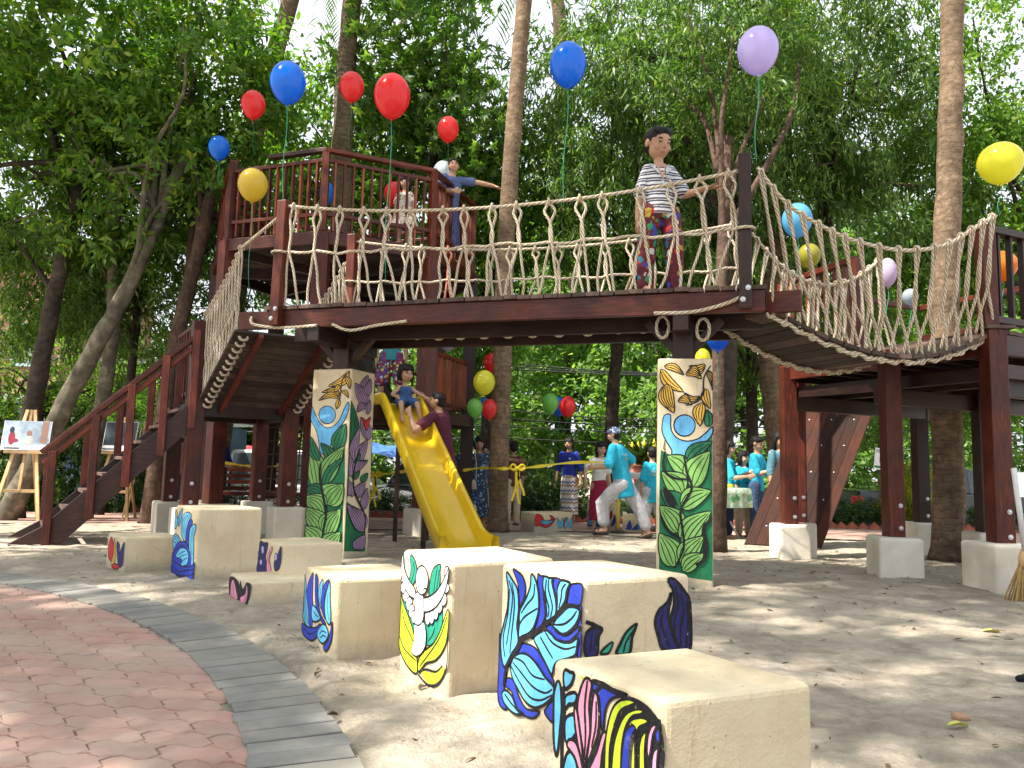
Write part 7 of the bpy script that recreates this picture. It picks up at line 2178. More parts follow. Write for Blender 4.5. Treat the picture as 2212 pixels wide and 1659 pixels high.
def car(label, nose, L, body, lower, upper, paintm, win_split, bedless=None, W=1.72, cat='car', name='parked_car', truck=False):
    """nose: world point of the front bottom; the car points to +x; outlines are (distance behind nose, height)"""
    nose = V(nose)
    t = thing(name, label, cat, nose - V((L / 2, 0, 0)), 'vehicles parked along the street')
    def pt(x, z, y): return nose + V((-x, y, z))
    def shell(outline, wf, nm, mt, bev):
        m_ = MB(); n = len(outline)
        for sg in (-1, 1):
            for x, z in outline: m_.v.append(tuple(pt(x, z, sg * W / 2 * wf(z))))
        m_.f = [tuple(range(n)), tuple(reversed(range(n, 2 * n)))] + [(n + i, n + (i + 1) % n, (i + 1) % n, i) for i in range(n)]
        m_.m = [0] * len(m_.f); m_.uv = [[(0, 0)] * len(f) for f in m_.f]
        o = m_.build(nm, mt, t, bevel=bev, seg=3); return o
    shell(lower, lambda z: .96 + .04 * math.sin(pi * min(1, z / 1.0)), 'body', paintm, .06)
    zb = min(z for _, z in upper); zt = max(z for _, z in upper)
    wf = lambda z: .93 - .17 * (z - zb) / (zt - zb)
    shell(upper, wf, 'cabin', paintm, .05)
    # side glass: between the pillars
    for sg in (-1, 1):
        for (xa0, xa1, xb1, xb0) in win_split:
            z0, z1 = zb + .05, zt - .09
            q = [pt(xa0, z0, sg * (W / 2 * wf(z0) + .006)), pt(xa1, z0, sg * (W / 2 * wf(z0) + .006)), pt(xb1, z1, sg * (W / 2 * wf(z1) + .006)), pt(xb0, z1, sg * (W / 2 * wf(z1) + .006))]
            m_ = MB().quad(q if sg < 0 else list(reversed(q)))
            m_.build('window', 'car_glass', t)
        for x in (.35 * L, .62 * L):
            MB().box(tuple(pt(x, zb - .10, sg * (W / 2 + .012))), (.20, .02, .035)).build('door_handle', 'chrome', t, bevel=.006)
        MB().box(tuple(pt(.30 * L, zb + .06, sg * (W / 2 + .08))), (.14, .16, .13)).build('wing_mirror', paintm, t, bevel=.03, seg=3)
        MB().box(tuple(pt(.05, .68, sg * (W / 2 - .22))), (.12, .34, .17)).build('headlight', 'lamp_clear', t, bevel=.03, seg=3)
        MB().box(tuple(pt(L - .05, zb - .18, sg * (W / 2 - .10))), (.22, .20, .22)).build('tail_light', 'tail_red', t, bevel=.03, seg=3)
        for x in (.17 * L, .79 * L):
            c = pt(x, .34, sg * (W / 2 - .10))
            ax = Matrix.Rotation(pi / 2, 3, 'X')
            o = MB().lathe([(.20, -.11), (.33, -.11), (.36, -.07), (.36, .07), (.33, .11), (.20, .11)], 22, c, axis=ax).build('wheel', 'tyre', t, smooth=False)
            MB().lathe([(.02, -.10), (.20, -.115), (.21, -.08), (.21, .08), (.20, .115), (.02, .10)], 16, c, axis=ax).build('rim', 'rim', o)
            MB().tube([c + V((.42 * math.cos(a), sg * .125, .42 * math.sin(a))) for a in np.linspace(.05, pi - .05, 14)], .03, 6).build('wheel_arch', paintm if paintm != 'car_black' else 'car_silver', t, smooth=True)
    # windscreen
    (x0, z0), (x1, z1) = upper[0], upper[1]
    k0, k1 = .08, .90
    def e(k, y): 
        x, z = x0 + (x1 - x0) * k, z0 + (z1 - z0) * k
        nrm = V(((z1 - z0), 0, (x1 - x0))).normalized()
        return pt(x, z, y * W / 2 * wf(z) * .90) + nrm * .008
    MB().quad([e(k0, -1), e(k0, 1), e(k1, 1), e(k1, -1)]).build('windscreen', 'car_glass', t)
    MB().box(tuple(pt(-.01, .42, 0)), (.10, W * .9, .2)).build('bumper', paintm, t, bevel=.03)
    MB().box(tuple(pt(L, .45, 0)), (.10, W * .92, .2)).build('bumper', 'chrome' if truck else paintm, t, bevel=.03)
    return t
RZ_ = -.654
suv_low = [(0, .28), (-.02, .62), (.10, .84), (1.05, 1.00), (4.35, 1.02), (4.42, .6), (4.38, .28)]
suv_up = [(1.0, .98), (1.85, 1.62), (2.3, 1.74), (3.9, 1.70), (4.36, .99)]
suv_win = [(1.32, 2.05, 2.05, 1.92), (2.14, 3.12, 3.12, 2.14), (3.22, 4.05, 3.86, 3.22)]
car('black sport utility vehicle parked behind the woman in royal blue', (at(1203, 1000, 20.3).x, 20.3, RZ_), 4.4, None, suv_low, suv_up, 'car_black', suv_win)
car('white minivan parked behind the slide and left pillar', (at(900, 1000, 18.1).x, 18.1, RZ_), 4.4, None, suv_low, [(.75, .98), (1.7, 1.66), (2.2, 1.78), (4.1, 1.76), (4.38, .99)], 'car_white', [(1.15, 2.05, 2.05, 1.80), (2.14, 3.12, 3.12, 2.14), (3.22, 4.1, 4.05, 3.22)])
pk_low = [(0, .34), (-.02, .72), (.12, .96), (1.25, 1.10), (5.15, 1.16), (5.2, .7), (5.16, .34)]
pk_up = [(1.2, 1.08), (2.05, 1.66), (2.4, 1.76), (3.35, 1.74), (3.62, 1.12)]
pkn = at(1818, 1060, 19.8).x + 5.2
car('black pickup truck with red tail lights behind the right platform', (pkn, 19.8, RZ_), 5.2, None, pk_low, pk_up, 'car_black', [(1.5, 2.38, 2.38, 2.1), (2.48, 3.35, 3.22, 2.48)], cat='pickup', name='pickup_truck', truck=True)
car('white car at the right edge beyond the platform', (at(2330, 1020, 22.5).x + 2.4, 22.5, RZ_), 4.4, None, suv_low, suv_up, 'car_white', suv_win)

# ================================================================== GARDEN EDGE
paint('terracotta', (.30, .09, .055), .85, .2, 12, bmp=.4)
tm = MB().box((0, 0, 0), (.15, .05, .15), rot=Matrix.Rotation(pi / 4, 3, 'Y')).mesh('kerb_tile', [MATS['terracotta']])
bed = bpy.data.objects['planting_bed']
for i in range(112):
    o = bpy.data.objects.new('kerb_tile', tm); COL.objects.link(o)
    o.location = (-11.5 + i * .2, 14.72 + .03 * math.sin(i), -.11 + rp.uniform(-.012, .012)); o.rotation_euler = (rp.uniform(-.08, .08), 0, rp.uniform(-.06, .06)); o.parent = bed
rgs = random.Random(77)
def shrub(x, Y, r, z=-.06, kind='shrub', label='low dark green shrub in the bed along the street', group='low shrubs in the street bed', hz=1.0, name='shrub'):
    t = thing(name, label, 'shrub', (x, Y, z), group)
    m_ = MB()
    for k in range(4): m_.tube([(x, Y, z - .02), (x + rgs.uniform(-.5, .5) * r, Y + rgs.uniform(-.5, .5) * r, z + r * hz * .9)], [.014, .006], 5)
    m_.build('stem', 'bark_dark', t)
    o = bpy.data.objects.new('foliage', CR[kind][rgs.randrange(len(CR[kind]))]); COL.objects.link(o)
    o.location = (x, Y, z + r * hz * .75); o.scale = (r / 2, r / 2, r * hz / 2); o.rotation_euler = (0, 0, rgs.uniform(0, 6)); o['kind'] = 'stuff'; attach(o, t)
    return t
for i in range(46):
    x = -12.5 + i * .54 + rgs.uniform(-.15, .15)
    shrub(x, 15.3 + rgs.uniform(-.25, .9), rgs.uniform(.24, .34), hz=rgs.uniform(.5, .85))
for px, r, hz in ((1240, .4, .8), (1165, .5, 1.2), (1850, .36, .7), (1800, .32, .7)):
    p = at(px, 1090, 15.3); shrub(p.x, 15.2, r, hz=hz)
for px, lab in ((1975, 'yellow-green feathery shrub beside the pickup truck'), (1945, 'smaller yellow-green shrub left of the feathery one')):
    p = at(px, 1090, 15.0); shrub(p.x, 15.0, .46 if px > 1960 else .34, kind='shrub_y', label=lab, group=None, hz=1.5, name='yellow_shrub')
for px, Y, r, lab in ((60, 14.2, .6, 'leafy clump below the framed photograph at the left edge'), (150, 14.4, .55, 'leafy clump right of the first easel'), (265, 14.6, .5, 'leafy clump between the easels and the stairs'), (20, 14.6, .8, 'leafy clump at the left edge')):
    p = at(px, 1050, Y); shrub(p.x, Y, r, kind='shrub', label=lab, group=None, hz=1.5)

# ================================================================== PARTY THINGS
paint('ribbon', (.80, .62, .02), .45, .1)
def bow(p, parent, k=.62):
    for sg in (-1, 1):
        P = spline([(p.x, p.y, p.z), (p.x + sg * .10 * k, p.y - .03, p.z + .09 * k), (p.x + sg * .17 * k, p.y - .02, p.z + .02 * k), (p.x + sg * .09 * k, p.y - .05, p.z - .04 * k), (p.x, p.y - .02, p.z)], 5)
        m_ = MB().tube(P, .026 * k, 6); m_.build('bow_loop', 'ribbon', parent, smooth=True)
    MB().lathe([(.0, -.05 * k), (.05 * k, -.03 * k), (.06 * k, 0), (.05 * k, .03 * k), (0, .05 * k)], 10, p + V((0, -.03, 0))).build('bow_knot', 'ribbon', parent, smooth=True)
    for dx, L_ in ((-.06, .46), (.03, .5), (.09, .38)):
        m_ = MB(); P = [V((p.x + dx * q + .015 * math.sin(q * 6 + dx * 30), p.y - .03, p.z - L_ * q)) for q in np.linspace(0, 1, 9)]
        for i in range(8): m_.quad([P[i] - V((.015, 0, 0)), P[i] + V((.015, 0, 0)), P[i + 1] + V((.015, 0, 0)), P[i + 1] - V((.015, 0, 0))])
        m_.build('bow_tail', 'ribbon', parent)
def tape(label, pts, bows):
    P = [at(*q) for q in pts]
    t = thing('ribbon', label, 'ribbon', P[0], 'yellow ribbons')
    m_ = MB(); S_ = [V(q) for q in spline([tuple(q) for q in P], 5)]
    for i in range(len(S_) - 1):
        w0, w1 = .018 + .008 * math.sin(i * 1.3), .018 + .008 * math.sin((i + 1) * 1.3)
        d = V((0, .004 * (i % 2), 0))
        m_.quad([S_[i] - V((0, 0, w0)), S_[i + 1] - V((0, 0, w1)) + d, S_[i + 1] + V((0, 0, w1)) + d, S_[i] + V((0, 0, w0))])
    m_.build('band', 'ribbon', t)
    for b_ in bows: bow(at(*b_), t)
tape('yellow ribbon strung from the tower post past the palm to the woman in white', [(1000, 1016, 11.9), (1040, 1011, 11.6), (1080, 1012, 11.0), (1118, 1012, 11.1), (1160, 1008, 11.4), (1240, 999, 11.9), (1335, 999, 12.0)], [(1118, 1012, 11.02)])
tape('yellow ribbon with a bow beyond the left mural pillar', [(700, 1008, 12.0), (790, 1030, 12.2), (812, 1026, 12.2), (860, 1020, 12.2), (905, 1014, 12.0)], [(810, 1026, 12.15)])
tape('yellow ribbon under the landing', [(400, 985, 12.2), (470, 997, 12.4), (540, 1007, 12.4), (600, 1008, 12.4)], [])
paint('yellow_pole', (.75, .58, .04), .5)
for px, Y, lab in ((1336, 12.1, 'yellow-striped ribbon pole in front of the woman in white'), (402, 12.3, 'yellow ribbon pole below the landing')):
    p = at(px, 1000, Y); p.z = gz(Y)
    t = thing('ribbon_pole', lab, 'pole', p, 'ribbon poles')
    MB().tube([p, p + V((0, 0, 1.0))], .02, 8).build('shaft', 'yellow_pole', t, smooth=True); MB().lathe([(.12, 0), (.12, .02), (.03, .04)], 12, p).build('base', 'sandal_dark', t)
# fluted pedestal with potted flowers
pc = at(1387, 1115, 12.9); pc.z = gz(12.9)
pd = thing('pedestal', 'white fluted pedestal behind the teal shirted child', 'pedestal', pc)
hz_ = at(1387, 1022, 12.9).z - pc.z
paint('plaster', (.62, .62, .60), .7, .1, 8)
MB().box(pc + V((0, 0, .04)), (.46, .46, .08)).build('base', 'plaster', pd, bevel=.01)
m_ = MB(); n = 40
prof_ = [(.16, .08), (.14, .14), (.135, hz_ - .16), (.15, hz_ - .10)]
for r_, z_ in prof_:
    for k in range(n): 
        a = 2 * pi * k / n; q = r_ * (1 - (.07 if k % 2 else 0)); m_.v.append((pc.x + q * math.cos(a), pc.y + q * math.sin(a), pc.z + z_))
for i in range(3):
    for k in range(n):
        k2 = (k + 1) % n; m_.f.append((i * n + k, i * n + k2, (i + 1) * n + k2, (i + 1) * n + k)); m_.m.append(0); m_.uv.append([(0, 0)] * 4)
m_.build('shaft', 'plaster', pd)
MB().box(pc + V((0, 0, hz_ - .04)), (.50, .50, .10)).build('capital', 'plaster', pd, bevel=.02)
pt_ = thing('flower_pot', 'potted yellow bromeliads on the white pedestal', 'plant', pc + V((0, 0, hz_ + .01)))
MB().lathe([(.13, 0), (.20, .10), (.21, .12), (.17, .12), (.12, .06)], 16, pc + V((0, 0, hz_ + .012))).build('pot', 'terracotta', pt_, smooth=True)
gq = np.random.default_rng(9)
n = 90
az = gq.random(n) * 6.28; pos = np.tile(np.array([pc.x, pc.y, pc.z + hz_ + .10]), (n, 1)) + gq.normal(size=(n, 3)) * .05
dv = unit(np.stack([np.cos(az) * .7, np.sin(az) * .7, .6 + gq.random(n) * .9], 1)); vs, k = leaf_arrays(pos, dv, unit(np.stack([-np.cos(az), -np.sin(az), .8 + 0 * az], 1)), .28 + .3 * gq.random(n), np.full(n, .05), gq)
o = obj('leaves', leaf_mesh('pot_leaves', vs, k, 'leaf_palm'), pt_)
for k in range(7):
    a = k * 2.4; r_ = .05 + .025 * k
    c = pc + V((r_ * math.cos(a) * 1.2, r_ * math.sin(a), hz_ + .38 + .04 * (k % 3)))
    m_ = MB(); m_.tube([pc + V((0, 0, hz_ + .1)), c], .006, 5)
    m_.lathe([(.004, -.05), (.035, -.01), (.03, .04), (.01, .09), (.001, .12)], 8, c); m_.build('bloom', 'ribbon', pt_, smooth=True)
# table with patterned cloth
pattern('c_tablecloth', (.42, .58, .42), [(.10, .36, .14), (.6, .66, .55), (.35, .45, .15)], 9, .42)
ta = at(1566, 1060, 10.9); tb = at(1632, 1058, 11.2); TZ = (ta.z + tb.z) / 2 + .02
tbl = thing('folding_table', 'folding table behind the right pillar', 'table', ((ta.x + tb.x) / 2, 11.2, gz(11)))
ec = V((tb.x - ta.x, tb.y - ta.y, 0)).normalized(); en_ = V((-ec.y, ec.x, 0)); tl_ = V((ta.x - .5, ta.y - .1, 0)); TLn = (tb - ta).xy.length + .5
cc = tl_ + ec * TLn / 2 + en_ * .3
MB().obox(V((cc.x, cc.y, TZ - .03)), ec * TLn, en_ * .6, V((0, 0, .03))).build('tabletop', 'wood_grey', tbl)
for u_ in (.12, .88):
    for sg in (0, 1):
        a_ = tl_ + ec * TLn * u_ + en_ * (.05 + .5 * sg); b_ = tl_ + ec * (TLn * u_ + .25 * (-1 if u_ > .5 else 1) * 0) + en_ * (.55 - .5 * sg)
        MB().tube([(a_.x, a_.y, TZ - .04), (b_.x, b_.y, gz(11) - .01)], .013, 6).build('leg', 'galvanised', tbl, smooth=True)
clo = thing('tablecloth', 'green and white patterned cloth hanging over the table', 'tablecloth', cc + V((0, 0, TZ)))
m_ = MB()
nx_ = 26; 
def clp(u_, v_):
    x = -.04 + (TLn + .08) * u_
    if v_ < .35: return tl_ + ec * x + en_ * (-.03 - .015 * math.sin(u_ * 40) * (1 - v_ / .35) - .02 * (1 - v_ / .35)) + V((0, 0, TZ + .004 - .28 * (1 - v_ / .35)))
    if v_ < .65: return tl_ + ec * x + en_ * (-.03 + .66 * (v_ - .35) / .3) + V((0, 0, TZ + .006))
    return tl_ + ec * x + en_ * (.63 + .02 * math.sin(u_ * 37)) + V((0, 0, TZ + .004 - .28 * (v_ - .65) / .35))
vv = [0, .12, .24, .35, .45, .55, .65, .8, 1]
for i in range(nx_ + 1):
    for v_ in vv: m_.v.append(tuple(clp(i / nx_, v_)))
for i in range(nx_):
    for j in range(len(vv) - 1):
        a_ = i * len(vv) + j; m_.f.append((a_, a_ + len(vv), a_ + len(vv) + 1, a_ + 1)); m_.m.append(0); m_.uv.append([(0, 0)] * 4)
m_.build('cloth', 'c_tablecloth', clo, smooth=True)
p = tl_ + ec * (TLn * .86) + en_ * .2 + V((0, 0, TZ + .008))
t = thing('tape_roll', 'small yellow tub on the green tablecloth', 'tub', p); MB().lathe([(.05, 0), (.055, .045), (.045, .05), (.04, .01)], 14, p).build('tub', 'yellow_pole', t, smooth=True)
# easels with framed photographs
paint('photo_pale', (.30, .38, .48), .35, .6, 4); paint('photo_dark', (.035, .05, .06), .35, .8, 7); paint('photo_board', (.72, .72, .76), .5); paint('photo_red', (.30, .03, .05), .4, .4, 9); paint('photo_white', (.50, .50, .48), .4, .4, 9); paint('photo_skin', (.25, .14, .10), .4)
def easel(lab, lab2, px, foot, top, Y, rz, photo, w=.62, hgt=.45, board=(915, 970)):
    b0 = at(px, foot, Y); b0.z = gz(Y)
    H_ = at(px, top, Y).z - b0.z
    t = thing('easel', lab, 'easel', b0, 'wooden easels')
    R3 = Matrix.Rotation(rz, 3, 'Z')
    def L(x, y, z): return b0 + R3 @ V((x, y, z))
    for sg in (-1, 1): MB().bar(L(.32 * sg, -.12, 0), L(.05 * sg, .10, H_), .045, .025, up=R3 @ V((0, 1, 0))).build('leg', 'wood_pine', t, bevel=.003)
    MB().bar(L(0, .55, 0), L(0, .12, H_ * .95), .045, .025, up=R3 @ V((1, 0, 0))).build('back_leg', 'wood_pine', t, bevel=.003)
    MB().bar(L(0, -.06, H_ * .28), L(0, .11, H_), .04, .02, up=R3 @ V((0, 1, 0))).build('mast', 'wood_pine', t, bevel=.003)
    zc = at(px, board[1], Y).z - b0.z
    MB().bar(L(-.26, -.11 + .22 * .28, H_ * .28), L(.26, -.11 + .22 * .28, H_ * .28), .03, .045).build('cross_bar', 'wood_pine', t, bevel=.003)
    yb = -.12 + .22 * zc / H_
    MB().bar(L(-.26, yb - .03, zc - .03), L(.26, yb - .03, zc - .03), .07, .04).build('ledge', 'wood_pine', t, bevel=.003)
    pht = thing('framed_photograph', lab2, 'photograph', L(0, yb - .05, zc), 'photographs on easels')
    tilt = Matrix.Rotation(-.16, 3, 'X'); MM = R3 @ tilt
    c = L(0, yb - .035, zc) + MM @ V((0, 0, hgt / 2))
    MB().obox(c, MM @ V((w, 0, 0)), MM @ V((0, .012, 0)), MM @ V((0, 0, hgt))).build('board', 'photo_board', pht)
    def rect(x, z, ww, hh, mt, d): MB().obox(c + MM @ V((x, -.007 - d, z)), MM @ V((ww, 0, 0)), MM @ V((0, .0015, 0)), MM @ V((0, 0, hh))).build('print', mt, pht)
    rect(0, .04, w * .97, hgt * .80, photo, 0)
    if photo == 'photo_pale':
        def disc(x, z, rx, rz_, mt, d):
            m_ = MB(); m_.f.append(tuple(range(14))); m_.m.append(0); m_.uv.append([(0, 0)] * 14)
            m_.v = [tuple(c + MM @ V((x + rx * math.cos(a), -.0095 - d, z + rz_ * math.sin(a)))) for a in np.linspace(0, 2 * pi, 15)[:-1]]
            m_.build('print', mt, pht)
        disc(-.19, -.04, .045, .10, 'photo_red', 0); disc(-.155, -.075, .06, .03, 'photo_red', .0002); disc(-.20, .075, .032, .048, 'photo_dark', .0004); disc(.04, -.07, .065, .07, 'photo_white', 0); disc(.035, .03, .036, .042, 'photo_skin', .0004)
        rect(.24, .05, .09, hgt * .74, 'photo_skin', .001)
    rect(-.17, -hgt * .44, .2, .02, 'photo_dark', .001)
easel('pine easel at the left edge carrying the pale photograph', 'pale photograph of two seated people on the leftmost easel', 42, 1098, 884, 11.0, .12, 'photo_pale', .64, .42, board=(0, 972))
easel('pine easel behind the second stair post', 'dark photograph on the easel behind the stairs', 246, 1092, 900, 12.0, -.15, 'photo_dark', .55, .46, board=(0, 974))
easel('pine easel turned sideways right of the dark photograph', 'photograph seen edge-on right of the dark one', 288, 1088, 912, 12.7, -1.2, 'photo_dark', .55, .46, board=(0, 985))
easel('pine easel below the tower beyond the climbing net', 'photograph below the tower beyond the climbing net', 600, 1080, 960, 14.0, .5, 'photo_dark', .5, .4, board=(0, 1010))
# broom
paint('broom_straw', (.42, .28, .11), .9, .3, 60, bmp=.8, bscale=150); paint('white_plastic', (.70, .70, .70), .4)
ba, bb = at(2190, 1012, 5.55), at(2214, 1215, 5.75)
bm_ = gnd(2196, 1296); 
bro = thing('broom', 'straw broom with white pole leaning at the right edge', 'broom', bm_)
hd_ = at(2216, 1205, 5.7)
MB().tube([ba, hd_], .019, 10).build('pole', 'white_plastic', bro, smooth=True)
m_ = MB(); gq = random.Random(4)
ft = gnd(2192, 1297); fdir = V((1, .15, 0)).normalized()
for i in range(150):
    u_ = gq.uniform(-1, 1); e = V((ft.x + .14, ft.y, .005)) + fdir * (u_ * .20) + V((gq.uniform(-.02, .02), gq.uniform(-.06, .06), 0))
    m_.tube([hd_ + fdir * u_ * .025 + V((0, gq.uniform(-.02, .02), .0)), hd_.lerp(e, .35) + fdir * u_ * .02, e], [.005, .006, .004], 4)
m_.build('bristles', 'broom_straw', bro)
MB().lathe([(.045, -.06), (.05, 0), (.03, .06)], 12, hd_).build('binding', 'wood_pine', bro, smooth=True)
# posters on the tree behind the platform
for px, py, w_, h_, lab in ((1905, 992, .22, .32, 'paper poster with a green foot behind the middle platform post'), (1921, 966, .16, .2, 'small white notice above the poster')):
    p = at(px, py, 11.5)
    t = thing('poster', lab, 'poster', p, 'notices behind the platform')
    M3 = Matrix.Rotation(.12, 3, 'Y')
    MB().box(p, (w_, .006, h_), rot=M3).build('sheet', 'photo_board', t)
    MB().box(p + M3 @ V((0, -.005, -h_ * .38)), (w_ * .96, .003, h_ * .1), rot=M3).build('print', 'p_dkgreen', t)
    MB().box(p + M3 @ V((.02, -.005, .02)), (w_ * .5, .003, h_ * .42), rot=M3).build('print', 'photo_skin', t)
    for k in range(3): MB().box(p + M3 @ V((-.03, -.0048, h_ * (.42 - .06 * k))), (w_ * .6, .003, .008), rot=M3).build('print', 'photo_dark', t)
pst = thing('sign_stake', 'thin stake carrying the notices behind the platform', 'stake', at(1912, 1110, 11.56))
MB().bar(V((at(1912, 1000, 11.56).x, 11.56, gz(11.5))), V((at(1912, 940, 11.56).x, 11.56, at(1912, 940, 11.56).z)), .04, .03, up=(0, 1, 0)).build('stake', 'wood_grey', pst)
# slatted bench under the tower
bp = at(540, 1060, 13.6); bp.z = gz(13.6)
be = thing('park_bench', 'red slatted bench beyond the landing posts', 'bench', bp)
for k in range(4): MB().box(bp + V((0, .30 + .03 * k, .50 + .11 * k)), (1.1, .025, .07)).build('back_slat', 'wood_orange', be)
for k in range(3): MB().box(bp + V((0, .02 + .1 * k, .42)), (1.1, .08, .03)).build('seat_slat', 'wood_orange', be)
for sg in (-1, 1):
    MB().bar(bp + V((.5 * sg, 0, 0)), bp + V((.5 * sg, 0, .41)), .05, .05, up=(0, 1, 0)).build('leg', 'wood_dark', be); MB().bar(bp + V((.5 * sg, .30, 0)), bp + V((.5 * sg, .42, .9)), .05, .05, up=(0, 1, 0)).build('leg', 'wood_dark', be)

# ================================================================== STREET BACKDROP
def brickmat():
    mt, nt, b = node_mat('brick_wall')
    br = N(nt, 'TexBrick'); nt.links.new(coords(nt, 'Object', (1, 1, 1), (pi / 2, 0, 0)), br.inputs['Vector'])
    br.inputs['Color1'].default_value = (.36, .15, .09, 1); br.inputs['Color2'].default_value = (.46, .22, .14, 1); br.inputs['Mortar'].default_value = (.42, .36, .3, 1)
    br.inputs['Scale'].default_value = 1; br.inputs['Brick Width'].default_value = .24; br.inputs['Row Height'].default_value = .08; br.inputs['Mortar Size'].default_value = .008
    nt.links.new(br.outputs['Color'], b.inputs['Base Color']); b.inputs['Roughness'].default_value = .9
    bump(nt, b, br.outputs['Fac'], .5, -.01); MATS['brick_wall'] = mt
brickmat()
paint('window_frame', (.42, .55, .62), .6); paint('roof_grey', (.20, .21, .22), .6, .2, 4); paint('wall_pale', (.55, .50, .40), .85, .15, 3); paint('awning_red', (.45, .05, .06), .6, .15, 8); paint('tarp_blue', (.04, .13, .42), .55, .3, 4); paint('shed_blue', (.05, .10, .16), .6, .3, 3)
def house(label, x0, x1, Y, z1, wall, wins, roofm='roof_grey', depth=6, name='brick_house'):
    t = thing(name, label, 'building', ((x0 + x1) / 2, Y, -.7))
    MB().box(((x0 + x1) / 2, Y + depth / 2, (z1 - .7) / 2), (x1 - x0, depth, z1 + .7)).build('wall', wall, t)
    m_ = MB(); o_ = .4; zz = z1 + .02
    m_.prism([(x0 - o_, zz), (x1 + o_, zz), ((x0 + x1) / 2, zz + (x1 - x0) * .28)], -(Y + depth + o_), -(Y - o_), M=Matrix.Rotation(pi / 2, 4, 'X'))
    m_.build('roof', roofm, t)
    for px, py, w_, h_ in wins:
        c = at(px, py, Y); c.y = Y - .03
        f_ = MB()
        for dx, dz, sx_, sz_ in ((-w_ / 2, 0, .09, h_ + .1), (w_ / 2, 0, .09, h_ + .1), (0, h_ / 2, w_ + .1, .09), (0, -h_ / 2, w_ + .1, .09), (0, 0, .06, h_)): f_.box(c + V((dx, -.03, dz)), (sx_, .10, sz_))
        o = f_.build('window', 'window_frame', t)
        MB().box(c + V((0, .0, 0)), (w_, .03, h_)).build('pane', 'car_glass', o)
    return t
xl0, xl1 = at(-160, 700, 24).x, at(135, 700, 24).x
house('red brick house behind the leaning trees at the left edge', xl0, xl1, 24.0, at(60, 560, 24).z, 'brick_wall', [(70, 745, 1.1, 1.3), (20, 900, 1.0, 1.2)])
house('low pale house beyond the street right of the stairs', at(420, 900, 31).x, at(620, 900, 31).x, 31.0, 3.0, 'wall_pale', [(470, 960, 1.0, 1.0), (560, 960, 1.0, 1.0)], name='pale_house')
house('ochre shop wall beyond the black vehicle', at(1085, 900, 32).x, at(1180, 900, 32).x, 32.0, 3.2, 'wall_pale', [(1130, 985, 1.0, .9)], name='ochre_house')
t = thing('garden_shed', 'low dark blue shed with a white roof edge behind the easels', 'shed', (at(240, 960, 17.3).x, 17.3, -.5))
sx0, sx1 = at(40, 950, 17.3).x, at(470, 950, 17.3).x; stop = at(250, 915, 17.3).z
MB().box(((sx0 + sx1) / 2, 18.3, (stop - .66) / 2), (sx1 - sx0, 1.8, stop + .66)).build('wall', 'shed_blue', t)
MB().box(((sx0 + sx1) / 2, 18.2, stop + .06), (sx1 - sx0 + .4, 2.3, .07), rot=Matrix.Rotation(.05, 3, 'X')).build('roof', 'car_white', t)
t = thing('brick_pillar', 'pale brick gate pillar seen between the stair posts', 'pillar', (at(400, 950, 16.9).x, 16.9, -.2))
zt_ = at(400, 866, 16.9).z
MB().box((at(400, 950, 16.9).x, 16.9, (zt_ - .7) / 2), (.36, .36, zt_ + .7)).build('shaft', 'brick_wall', t); MB().box((at(400, 950, 16.9).x, 16.9, zt_ + .04), (.46, .46, .09)).build('cap', 'plaster', t)
t = thing('market_stall', 'street stall with a red ribbed awning seen under the tower', 'stall', (at(530, 1000, 25).x, 25, -.65))
xa, xb = at(492, 990, 25).x, at(565, 990, 25).x; za, zb_ = at(530, 962, 25).z, at(530, 985, 25).z
for i in range(12):
    xx = xa + (xb - xa) * (i + .5) / 12
    MB().bar((xx, 25.9, za), (xx, 24.6, zb_), (xb - xa) / 12 * .96, .03).build('awning_rib', 'awning_red', t)
for xx in (xa, xb): MB().tube([(xx, 24.7, -.66), (xx, 24.7, zb_)], .03, 6).build('pole', 'galvanised', t)
MB().box(((xa + xb) / 2, 25.3, -.15), (xb - xa, .6, 1.0)).build('counter', 'awning_red', t)
t = thing('tarpaulin', 'blue tarpaulin stretched over the white minivan', 'tarpaulin', (at(820, 965, 21.8).x, 21.8, 1.2))
m_ = MB(); A_ = [at(790, 953, 22.0), at(880, 960, 22.0), at(880, 985, 20.9), at(786, 975, 20.9)]
for i in range(6):
    for j in range(4):
        q = [A_[0].lerp(A_[1], u_).lerp(A_[3].lerp(A_[2], u_), v_) + V((0, 0, -.06 * math.sin(pi * u_) + .03 * math.sin(9 * u_ + 5 * v_))) for u_, v_ in ((i / 6, j / 4), ((i + 1) / 6, j / 4), ((i + 1) / 6, (j + 1) / 4), (i / 6, (j + 1) / 4))]
        m_.quad(q)
m_.build('sheet', 'tarp_blue', t)
for sx_ in (0, 1): MB().tube([A_[sx_], V((A_[sx_].x, A_[sx_].y, -.66))], .03, 6).build('pole', 'galvanised', t)
# utility poles and wires
paint('pole_concrete', (.42, .41, .39), .85, .15, 5); paint('wire', (.012, .012, .012), .6)
poles = [(-17, 23.5), (at(581, 900, 23.5).x, 23.5), (at(1070, 800, 23.5).x, 23.5), (at(1795, 800, 23.5).x, 23.5), (17, 23.5)]
labs = ['concrete utility pole beyond the left edge', 'concrete utility pole seen below the tower', 'concrete utility pole hidden behind the balloon palm', 'concrete utility pole behind the climbing wall', 'concrete utility pole beyond the right edge']
for (x, Y), lb in zip(poles, labs):
    t = thing('utility_pole', lb, 'utility pole', (x, Y, -.66), 'utility poles along the street')
    MB().tube([(x, Y, -.7), (x, Y, 7.5)], [.14, .09], 10).build('shaft', 'pole_concrete', t, smooth=True); MB().box((x, Y, 3.9), (1.1, .08, .08)).build('cross_arm', 'pole_concrete', t)
wr = thing('power_lines', 'black power cables sagging along the street', 'cables', (0, 23.5, 3.4))
